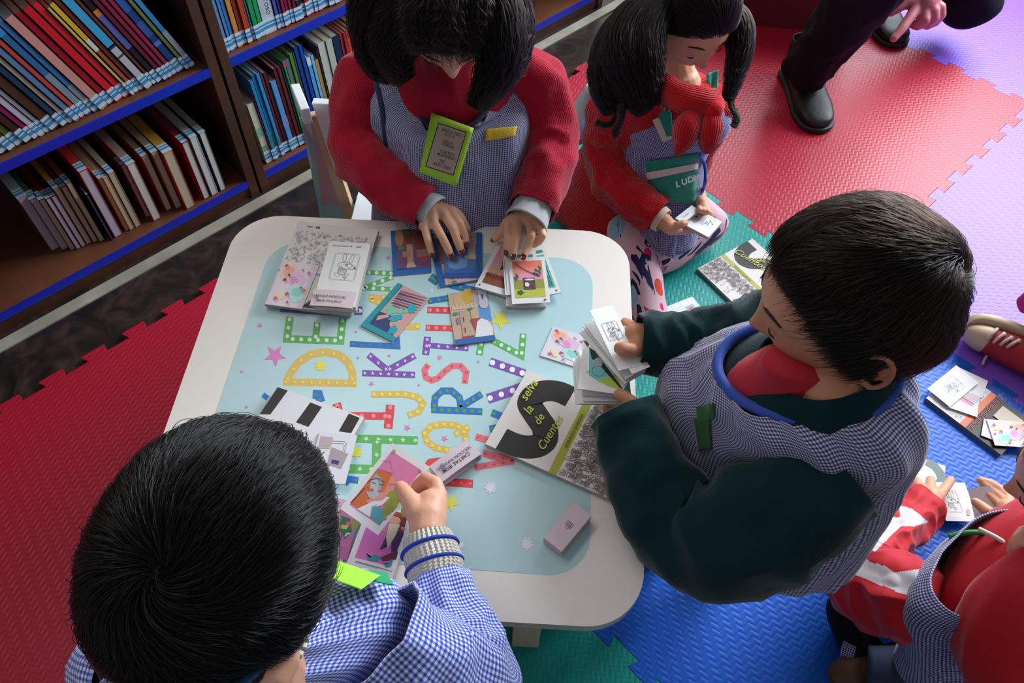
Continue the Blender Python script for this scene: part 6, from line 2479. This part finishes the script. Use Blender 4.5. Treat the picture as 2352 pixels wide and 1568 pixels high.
patch(cs, [(1648, 150), (1656, 165), (1652, 210), (1645, 205)], 'collar_trim', mat('cream_trim', 'c9bfb0', .8), g2.e, off=.02, label='cream collar trim')
scf = knit('red_scarf_knit', 'b5121c', rib=.004, scale=.004, dist=.002)
sleeve('scarf', [ad(1495, 165, 1.50), ad(1525, 200, 1.46), ad(1570, 224, 1.435), ad(1618, 236, 1.43), ad(1645, 228, 1.44)], [.018, .024, .027, .025, .018], scf, g2.e, wr=.004, seed=41, closed=(True, True), label='red knitted neck scarf')
blob('scarf_knot', [([ad(1635, 252, 1.425), ad(1640, 240, 1.43)], [.022, .02])], scf, g2.e, label='red scarf knot')
sleeve('scarf_tail', [ad(1600, 250, 1.43), ad(1578, 290, 1.43), ad(1566, 330, 1.44), ad(1553, 360, 1.45)], [.014, .024, .017, .003], scf, g2.e, wr=.002, seed=42, closed=(True, True), label='red scarf tail')
sleeve('scarf_tail', [ad(1630, 255, 1.43), ad(1632, 290, 1.43), ad(1626, 330, 1.44), ad(1620, 352, 1.45)], [.014, .020, .018, .006], scf, g2.e, wr=.002, seed=43, closed=(True, True), label='red scarf tail')
piping(csm2, [(1606, 352), (1620, 385), (1617, 430), (1596, 468)], 'side_binding', blue_bind, g2.e, .004)
# hem corner and bow at the back
patch(cs, [(1510, 535), (1556, 535), (1548, 592), (1514, 585)], 'smock_hem', ging_fine, g2.e, off=.004)
bw = mat('white_cotton_print', 'bfbfc4', .8, bump=60, bdist=.002)
sleeve('sash', [at(1355, 200, .40), at(1345, 240, .34), at(1325, 290, .28), at(1300, 330, .24)], [.012, .024, .028, .016], bw, g2.e, wr=.003, closed=(True, True), label='white and blue sash bow at the back')
sleeve('sash', [at(1362, 270, .34), at(1340, 300, .28), at(1310, 325, .25)], [.012, .018, .018], ging_blue, g2.e, wr=.003, closed=(True, True), label='blue check sash end')
hs = scalp_strands(g2, 16000, .07, nrm([.05, .75, .65]), lift=.006, K=8, seed=13, swirl=.0, clump=.3, out0=.006, low=-.16, spread=.05, comb=(0, -.6, 0), taper=False)
strands(g2.e, hs, .0004, HAIR_DEEP)
gd = [([ad(1500, 5, 1.45), ad(1455, 60, 1.45), ad(1440, 130, 1.45), ad(1455, 200, 1.45), ad(1480, 260, 1.45)], [.03, .045, .050, .036, .012], 2),
      ([ad(1480, 20, 1.47), ad(1420, 80, 1.48), ad(1400, 150, 1.48), ad(1395, 210, 1.48), ad(1400, 262, 1.48)], [.03, .035, .040, .03, .010], 1.4),
      ([ad(1520, 10, 1.44), ad(1490, 70, 1.43), ad(1485, 130, 1.43), ad(1490, 190, 1.44), ad(1495, 245, 1.45)], [.03, .034, .034, .026, .012], 1.2),
      ([ad(1400, 230, 1.47), ad(1412, 270, 1.47), ad(1395, 288, 1.46), ad(1368, 280, 1.46)], [.006, .003, .002, .001], .06),
      ([ad(1430, 240, 1.45), ad(1425, 280, 1.45), ad(1412, 300, 1.45), ad(1420, 312, 1.45)], [.008, .005, .003, .001], .1),
      ([ad(1390, 100, 1.48), ad(1365, 120, 1.48), ad(1358, 145, 1.48), ad(1380, 155, 1.48)], [.004, .002, .002, .001], .03),
      ([ad(1650, 10, 1.50), ad(1690, 50, 1.50), ad(1700, 110, 1.50), ad(1688, 170, 1.50), ad(1672, 230, 1.50)], [.02, .03, .026, .018, .008], 1.2),
      ([ad(1672, 190, 1.50), ad(1680, 240, 1.50), ad(1692, 270, 1.50), ad(1685, 292, 1.50)], [.008, .005, .003, .001], .15)]
strands(g2.e, lock_strands(gd, 1500, 15, wob=.004), .00045, HAIR_DEEP, 'pigtails')

# ================================================================== boy in the red and white jacket
d4 = Person((.93, -.16, .012), 'person in red and white tracksuit jacket seated at the bottom right corner')
H5 = nrm([-.60, .75, 0])
L5 = np.array([-H5[1], H5[0], 0])
d4.head(ad(2528, 1108, 1.04), nrm([-.40, .80, -.40]), 1.05)
nb = at(2400, 1270, .44)
d4.neck(nb, .038)
hip = at(2330, 1560, .10)
d4.chain([nb, (nb + hip) / 2, hip], [.045, .07, .08], 14)
SL, EL, WL = at(2190, 1395, .29), at(1965, 1335, .20), at(2128, 1152, .085)
SR, ER, WR = at(2440, 1200, .36), at(2400, 1230, .22), at(2300, 1192, .12)
d4.chain([nb - [0, 0, .14], SL, EL, WL], [.025, .025, .028, .021])
d4.chain([nb - [0, 0, .12], SR, ER, WR], [.03, .03, .028, .021])
ZF = lambda pts, zs: hp(2020, 1020, 6.03, pts, zs)
pm = ZF([(700, 800), (720, 720)], [.078, .074])
d4.chain([WL] + pm, [.022, .021, .019], 12)
for pts, r_ in (([(440, 680), (390, 620), (360, 550)], .0095), ([(580, 660), (545, 580), (515, 500)], .0102), ([(700, 660), (705, 570), (708, 490)], .0102), ([(810, 720), (900, 620), (985, 495)], .0100)):
    q = ZF(pts, [.072, .062, .046])
    d4.chain([pm[0], q[0]], [.019, .013], 10)
    d4.chain(q, [r_ * 1.2, r_, r_ * .9], 10)
d4.chain([pm[1]] + ZF([(840, 830), (800, 900)], [.06, .05]), [.018, .012, .009])
pm = ZF([(1800, 1000), (1760, 900)], [.115, .110])
d4.chain([WR] + pm, [.021, .020, .019], 12)
q = ZF([(1640, 1050), (1500, 930), (1400, 850), (1335, 800)], [.118, .118, .112, .108])
d4.chain([pm[0]] + q, [.017, .013, .0115, .010, .0085])
nail(d4, q[-2], q[-1], NAILN, .0062)
for pts in ([(1790, 760), (1660, 620), (1530, 540), (1400, 500)], [(1760, 840), (1660, 720), (1560, 640), (1450, 560)], [(1750, 920), (1660, 830), (1580, 760), (1520, 700)]):
    d4.chain([pm[1]] + ZF(pts, [.104, .100, .095, .094]), [.017, .0105, .0098, .0092, .0078])
face_parts(d4)
d4.finish('cc9474', dark='120e0c')
strands(d4.e, scalp_strands(d4, 12000, .035, nrm([-.1, -.85, .45]), lift=.012, K=6, seed=8, swirl=.6), .00045, HAIR_BLACK)
fl = [ring4(at(2420, 1320, .44), at(2420, 1170, .44), at(2310, 1250, .42), at(2500, 1260, .47)),
      ring4(at(2330, 1440, .38), at(2450, 1120, .40), at(2180, 1290, .34), at(2560, 1300, .42)),
      ring4(at(2260, 1530, .25), at(2440, 1250, .28), at(2150, 1350, .24), at(2560, 1450, .30)),
      ring4(at(2230, 1610, .12), at(2450, 1400, .14), at(2130, 1440, .12), at(2560, 1600, .14))]
red_track = mat('red_tracksuit', 'b80f20', .7, .3, sheen=.2, bump=500, bdist=.0003)
loft('jacket', fl, red_track, d4.e, n=44, closed=(True, False), wr=.004, seed=51, label='red tracksuit jacket')
slj = sleeve('sleeve', [at(2150, 1400, .32), at(2110, 1388, .305), at(2070, 1370, .27), at(1985, 1335, .20), at(1975, 1290, .165), at(2030, 1235, .13), at(2085, 1195, .10), at(2122, 1162, .088)], [.045, .058, .064, .062, .056, .046, .040, .040], red_track, d4.e, wr=.003, seed=52, n=180, fold=(.007, 18, 1.3), sub=34, closed=(True, False), label='red and white tracksuit sleeve')
sleeve('sleeve', [at(2440, 1230, .34), at(2380, 1225, .22), at(2310, 1200, .13)], [.05, .042, .032], red_track, d4.e, wr=.004, seed=53)
cs = caster([slj])
whp = mat('white_track_panel', 'c4bec0', .7, .3, sheen=.2)
paint_faces(slj, [[(1891, 1289), (1925, 1272), (1962, 1266), (2000, 1290), (2028, 1298), (2057, 1314), (2112, 1306), (2090, 1370), (1985, 1328)],
                  [(1985, 1256), (2010, 1210), (2030, 1186), (2068, 1188), (2066, 1160), (2095, 1168), (2134, 1199), (2100, 1208), (2068, 1208), (2010, 1266)]], whp)
fv = [ring4(at(2235, 1425, .42), at(2380, 1180, .42), at(2150, 1262, .37), at(2400, 1300, .42)),
      ring4(at(2170, 1450, .375), at(2400, 1190, .36), at(2110, 1300, .31), at(2400, 1360, .36)),
      ring4(at(2170, 1560, .2), at(2380, 1300, .22), at(2095, 1390, .19), at(2400, 1480, .24)),
      ring4(at(2150, 1630, .08), at(2380, 1450, .1), at(2060, 1480, .10), at(2400, 1600, .12))]
smd = loft('smock', fv, ging_navy, d4.e, n=52, wr=.006, seed=55, wscale=14, label='navy check smock')
cs = caster([smd])
sleeve('hood', [at(2400, 1300, .44), at(2360, 1400, .43), at(2335, 1510, .39), at(2350, 1620, .34)], [.035, .064, .072, .05], red_track, d4.e, wr=.003, seed=56, fold=(.009, 5, 2.2), sub=10, closed=(True, True), n=36, label='red hood hanging at the back')
MB().tube(smooth_path([at(2178, 1232, .37), at(2230, 1222, .385), at(2290, 1228, .39), at(2340, 1240, .40)], 5), [.004] * 0 or .0042, mat('green_ribbon', '14803c', .6), 8).build('neck_ribbon', d4.e, smooth=True)
MB().tube(smooth_path([at(2248, 1214, .40), at(2290, 1235, .41), at(2330, 1262, .415), at(2345, 1275, .41)], 5), .0034, mat('white_cord', 'cfc6b8', .8), 8).build('hood_cord', d4.e, smooth=True)
jer = mat('slate_jersey', '333c56', .9, bump=300, bdist=.0004)
sleeve('trouser_leg', [at(2330, 1590, .10), at(2200, 1560, .10), at(2080, 1560, .08), at(1990, 1545, .065)], [.075, .075, .06, .048], jer, d4.e, wr=.006, closed=(True, True), n=32)
sleeve('trouser_leg', [at(2400, 1480, .10), at(2200, 1430, .10), at(2060, 1400, .09), at(1960, 1420, .065), at(1990, 1500, .05)], [.07, .065, .055, .05, .04], mat('black_trousers', '0b0b11', .85, .2), d4.e, wr=.004, closed=(True, True), n=32)
sleeve('trouser_hem', [at(1975, 1495, .06), at(1945, 1480, .05)], [.03, .028], ging_fine, d4.e, wr=.001)
blob('shoe', [([at(1985, 1530, .05), at(1955, 1545, .045), at(1935, 1550, .04)], [.034, .032, .026])], mat('brown_leather', '5a3a22', .6), d4.e, label='brown shoe')

# ================================================================== crouching adult
ad_ = Person((2.0, .80, .012), 'person crouching in black trousers and boots, pointing a finger down')
ZA = lambda pts, zs: hp(1640, 0, 3.267, pts, zs)
K1, A1 = at(2020, -70, .50), at(1850, 165, .11)
K2 = at(2235, 15, .13)
hipA = at(2150, -330, .55)
ad_.chain([hipA, K1, A1], [.07, .05, .04], 14)
ad_.chain([hipA, K2], [.07, .05], 14)
pa = ZA([(1620, -60), (1590, 30)], [.36, .34])
ad_.chain([at(2180, -120, .45)] + pa, [.032, .034, .032], 14)
q = ZA([(1520, 60), (1470, 130), (1410, 215), (1348, 288)], [.335, .325, .31, .295])
ad_.chain([pa[1]] + q, [.028, .0165, .0135, .0125, .0105], 12)
for pts in ([(1640, 80), (1650, 130), (1600, 170), (1540, 190)], [(1580, 70), (1580, 150), (1530, 190), (1490, 180)], [(1690, 60), (1700, 110), (1660, 160), (1600, 190)]):
    ad_.chain([pa[1]] + ZA(pts, [.335, .32, .305, .30]), [.026, .017, .0145, .0135, .012], 12)
ad_.chain([pa[1]] + ZA([(1440, 20), (1380, 60), (1330, 95)], [.34, .33, .32]), [.026, .016, .0135, .011], 12)
ad_.finish('c9727a', hairline=False, voxel=.003, dark='111111')
trs = mat('black_trousers', '0b0b11', .85, .2)
sleeve('trouser_leg', [hipA, at(2080, -180, .54), K1, K1 * .6 + A1 * .4, K1 * .25 + A1 * .75, A1], [.10, .105, .088, .074, .062, .060], trs, ad_.e, wr=.005, seed=61, wscale=8, n=44, fold=(.010, 12, 1.4), sub=9)
sleeve('trouser_leg', [hipA, hipA * .5 + K2 * .5, K2 + (hipA - K2) * .15, K2 + (hipA - K2) * -.03, K2 + (hipA - K2) * -.05], [.10, .10, .095, .08, .02], trs, ad_.e, wr=.006, seed=62, wscale=8, n=44)
lea = mat('black_leather', '0a0a0c', .48, .4, bump=120, bdist=.0005)
rub = mat('black_rubber', '0b0b0c', .6)


def boot(heel, toe, w0, name, label, laces=True):
    heel, toe = np.array(heel), np.array(toe)
    f = nrm((toe - heel) * [1, 1, 0])
    s_ = np.cross(f, UPV)
    L = np.linalg.norm((toe - heel)[:2])
    P = lambda u, v, h: np.array([heel[0], heel[1], .012]) + f * u * L + s_ * v + UPV * h
    rings = []
    for u, w_, h in ((0.0, .024, .05), (.06, .036, .072), (.2, .038, .085), (.38, .040, .072), (.55, .045, .055), (.72, .048, .043), (.88, .042, .034), (.96, .028, .026), (1.0, .010, .014)):
        rings.append((P(u, 0, h / 2 + .012), s_ * w_ * w0, UPV * h / 2))
    o = loft(name, rings, lea, ad_.e, n=32, wr=.001, thick=0, closed=(True, True), spow=2.6, label=label)
    so = loft('sole', [(P(u, 0, .009), s_ * (w_ + .004) * w0, UPV * .009) for u, w_ in ((-.02, .02), (.05, .037), (.3, .037), (.55, .044), (.74, .049), (.9, .043), (.98, .028), (1.02, .008))], rub, ad_.e, n=24, wr=0, thick=0, closed=(True, True), spow=5)
    so.parent = o
    sh = sleeve('boot_shaft', [P(.14, 0, .05), P(.13, 0, .10), P(.11, 0, .14)], [.045, .045, .043], lea, ad_.e, wr=.001)
    sh.parent = o
    if laces:
        for k in range(5):
            u = .30 + .07 * k
            h = .105 - .012 * k
            MB().tube(smooth_path([P(u, -.022, h - .022), P(u + .01, -.01, h - .010), P(u + .015, .01, h - .010), P(u, .022, h - .022)], 4), .0022, mat('black_lace', '17171a', .8), 6).build('lace', o, smooth=True, origin=ad_.e.matrix_world.translation)
    return o


boot(at(1815, 168, .012), at(1880, 306, .012), 1.12, 'boot', 'black leather boot, toe towards the camera')
boot(at(1985, 22, .012), at(2062, 110, .012), 1.05, 'boot', 'black leather boot behind the hand', False)

# ================================================================== sneaker at the right edge
kd = Person((1.60, -.08, .012), 'person cut off by the right edge, showing a red canvas sneaker')
T0_, T1_ = at(2214, 752, .056), at(2470, 840, .060)
fx = nrm(T1_ - T0_)
so_n = nrm(np.array([.55, .60, .1]) - fx * (np.array([.55, .60, .1]) @ fx))      # sole side, away from the camera's foot
up_s = nrm(np.cross(fx, so_n))
if up_s[2] < 0:
    up_s = -up_s
canvas = mat('red_canvas', '8e1420', .8, bump=400, bdist=.0004)
rubber = mat('cream_rubber', 'b39b80', .5)
LS = np.linalg.norm(T1_ - T0_)
kd.chain([T0_ + fx * .05, T0_ + fx * .15, T0_ + fx * .2 - so_n * .08, at(2520, 660, .20)], [.018, .026, .03, .05], 12)
kd.finish('c78a6c', hairline=False, voxel=.004)
Q = lambda u, v, h: T0_ + fx * u * LS + so_n * v + up_s * h
shoe = loft('sneaker', [(Q(u, -.008 - a_ * .2, 0), so_n * a_, up_s * w_) for u, a_, w_ in ((0.02, .008, .010), (.06, .018, .024), (.15, .024, .033), (.3, .030, .037), (.5, .040, .036), (.7, .048, .034), (.9, .052, .032), (1.0, .05, .030))], canvas, kd.e, n=32, wr=0, thick=0, closed=(True, True), label='red canvas sneaker lying on its side')
sol = loft('sole', [(Q(u, .022 + o_, 0), so_n * .013, up_s * w_) for u, w_, o_ in ((-.01, .014, -.016), (.03, .030, -.008), (.12, .040, -.002), (.3, .043, 0), (.5, .038, 0), (.75, .036, 0), (1.0, .035, 0))], rubber, kd.e, n=28, wr=0, thick=0, closed=(True, True), spow=4, label='cream rubber sole')
cap = loft('toe_cap', [(Q(u, -.006 - a_ * .2, 0), so_n * a_, up_s * w_) for u, a_, w_ in ((0.0, .006, .008), (.04, .017, .022), (.10, .0245, .031), (.18, .028, .0365), (.22, .0275, .037))], mat('cream_toe_cap', 'b8a284', .55), kd.e, n=32, wr=0, thick=.001, closed=(True, False), label='cream rubber toe cap')
lace = mat('cream_lace', 'b5a294', .8)
zs_ = lambda *p: zz(2080, 700, 3.92, *p)
css = caster([shoe, cap])
for i, (x, y) in enumerate(zs_((822, 220), (885, 265), (950, 300), (1020, 325))):
    h_ = css(x, y)
    c_ = (h_[0] if h_ else at(x, y, .08)) + UPV * .001
    MB().tube([c_ + (RM[:, 0] * math.cos(t * PI / 6) + RM[:, 1] * math.sin(t * PI / 6)) * .0042 for t in range(13)], .0014, mat('metal_eyelet', 'c4b8aa', .4), 6, cap=False).build('eyelet', shoe, smooth=True, origin=kd.e.matrix_world.translation)
    q = zs_((822 - 100 + 60 * i, 325 + 22 * i))[0]
    P_ = []
    for t in range(6):
        px_, py_ = x + (q[0] - x) * t / 5, y + (q[1] - y) * t / 5
        h2 = css(px_, py_)
        P_.append((h2[0] if h2 else c_) + UPV * (.003 + .004 * math.sin(t * PI / 5)))
    MB().tube(P_, .0036, lace, 6).build('lace', shoe, smooth=True, origin=kd.e.matrix_world.translation)
for L_ in ([(890, 430), (800, 425), (730, 460), (690, 540)], [(890, 430), (960, 440), (1010, 500), (1060, 480), (1020, 430), (930, 420)], [(890, 430), (950, 490), (1020, 550)], [(780, 390), (840, 410), (890, 430)]):
    MB().tube(smooth_path([at(x, y, .05 - .03 * min(1, k / 3)) for k, (x, y) in enumerate(zs_(*L_))], 5), .0030, lace, 6).build('lace', shoe, smooth=True, origin=kd.e.matrix_world.translation)
sleeve('trouser_leg', [at(2345, 700, .10), at(2400, 690, .14), at(2520, 650, .2)], [.018, .045, .06], mat('magenta_trousers', 'a81a5a', .8, bump=200), kd.e, wr=.003, closed=(True, True))
ge = mat('green_label', '2f9a3a', .6)
MB().ball(at(2350, 806, .065), (.006, .006, .004), ge, 8, 6).build('heel_patch', shoe, origin=kd.e.matrix_world.translation)

# ================================================================== furniture
P0, P1 = at(1600, 48, .0125), at(1960, 78, .0125)
e_ = nrm(P1 - P0)
nb_ = np.array([-e_[1], e_[0], 0])
if nb_[0] < 0:
    nb_ = -nb_
c_ = [P0, P1, P1 + nb_ * .45, P0 + nb_ * .45]
mb = MB().prism(c_ if np.cross(P1 - P0, nb_)[2] > 0 else c_[::-1], (0, 0, .34), mat('maroon_vinyl', '5a0f22', .5, bump=80))
tag(mb.build('padded_bench', bevel=.015), 'dark maroon padded bench at the top edge behind the boot', 'bench')

# white chair of the girl in red
wht = mat('white_gloss_laminate', 'e4e8ec', .3, .5, coat=.2)
glos = mat('glossy_side_laminate', '9a9aa0', .08, .8, coat=.6)
edge = mat('beige_board_edge', 'c9a684', .6)
ch = thing('chair', (.72, .92, 0), 'white child\'s chair with glossy side boards and beige edges, behind the table', 'chair')
u_ = nrm(at(1438, 545, TZ) - at(562, 492, TZ))         # along the far table edge
n_ = np.array([-u_[1], u_[0], 0])
n_ = n_ if n_ @ np.array([1, 1, 0]) > 0 else -n_
t_ = -n_                                               # towards the table
F0, F1 = at(725, 262, .575), at(806, 500, .26)
wdt = .34


def board(off, name):
    """leaning side board: front edge beige, side faces glossy"""
    M0, M1 = at(712, 268, .575), at(790, 500, .26)
    R0, R1 = at(737, 265, .575), at(816, 500, .26)
    B0_, B1_ = at(690, 272, .575), at(736, 500, .26)
    k = (.26 - .013) / (.575 - .26)
    E = lambda a, b_: b_ + (b_ - a) * k
    sh = u_ * off
    top = [B0_, M0, R0, B0_ + R0 - M0]
    bot = [E(B0_, B1_), E(M0, M1), E(R0, R1), E(B0_, B1_) + R1 - M1]
    bk_ = n_ * .016
    V = [p + sh for p in (bot[0], bot[1], bot[2], bot[2] + bk_, bot[0] + bk_, top[0], top[1], top[2], top[2] + bk_, top[0] + bk_)]
    mb = MB()
    mb.add(V, [(4, 3, 2, 1, 0), (5, 6, 7, 8, 9), (1, 2, 7, 6), (2, 3, 8, 7)], edge)
    mb.add(V, [(0, 1, 6, 5), (3, 4, 9, 8), (4, 0, 5, 9)], glos)
    mb.build(name, ch)


board(0, 'side_board')
board(wdt, 'side_board')
B0 = at(712, 247, .61) + n_ * .012
dn = nrm(F1 - F0)
q = [B0, B0 + u_ * wdt]
MB().quadbox([q[0] + dn * .20, q[1] + dn * .20, q[1] + dn * .20 + n_ * .016, q[0] + dn * .20 + n_ * .016, q[0], q[1], q[1] + n_ * .016, q[0] + n_ * .016], wht).build('backrest', ch, bevel=.002)
e0 = [at(690, 252, .62), at(711, 248, .62), at(687, 190, .62), at(666, 193, .62)]
MB().quadbox([p - np.array([0, 0, .032]) for p in e0] + e0, wht).build('back_post_cap', ch, bevel=.002)
st = F1 + t_ * .0
mb = MB().quadbox([*(F1 + x * u_ + y * n_ + UPV * z for z in (.035, .05) for x, y in ((.017, -.24), (wdt, -.24), (wdt, .03), (.017, .03)))], wht)
mb.build('seat', ch, bevel=.002)
for x in (.017, wdt - .017):
    c0 = F1 + u_ * x + n_ * -.225
    MB().quadbox([np.array([c0[0], c0[1], z]) + u_ * a1 + n_ * a2 for z in (.013, F1[2] + .035) for a1, a2 in ((-.012, -.012), (.012, -.012), (.012, .012), (-.012, .012))], wht).build('leg', ch)


def stool(c, yaw, h, m, label, r=.15):
    o = thing('stool', (c[0], c[1], .0125), label, 'stool')
    f = np.array([math.cos(yaw), math.sin(yaw), 0])
    s_ = np.array([-f[1], f[0], 0])
    pts = []
    for sx, sy, a0 in ((1, 1, 0), (-1, 1, 90), (-1, -1, 180), (1, -1, 270)):
        for k in range(5):
            a_ = math.radians(a0 + 22.5 * k)
            pts.append(np.array([c[0], c[1], h - .022]) + f * (sx * (r - .04) + .04 * math.cos(a_)) + s_ * (sy * (r - .04) + .04 * math.sin(a_)))
    MB().prism(pts, (0, 0, .022), m).build('seat', o, bevel=.003)
    for sx in (-1, 1):
        for sy in (-1, 1):
            p = np.array([c[0], c[1], 0]) + f * sx * (r - .035) + s_ * sy * (r - .035)
            MB().quadbox([np.array([p[0], p[1], z]) + f * a1 + s_ * a2 for z in (.0125, h - .022) for a1, a2 in ((-.014, -.014), (.014, -.014), (.014, .014), (-.014, .014))], legm).build('leg', o)
    return o


stool((-.01, .235), math.atan2(H3[1], H3[0]), .295, mat('red_painted_seat', '9a1226', .5), 'low stool with a red seat under the boy with black hair', .155)
stool((.70, .20), math.atan2(H2[1], H2[0]), .25, mat('red_painted_seat', '9a1226', .5), 'low red stool hidden under the boy in green', .10)
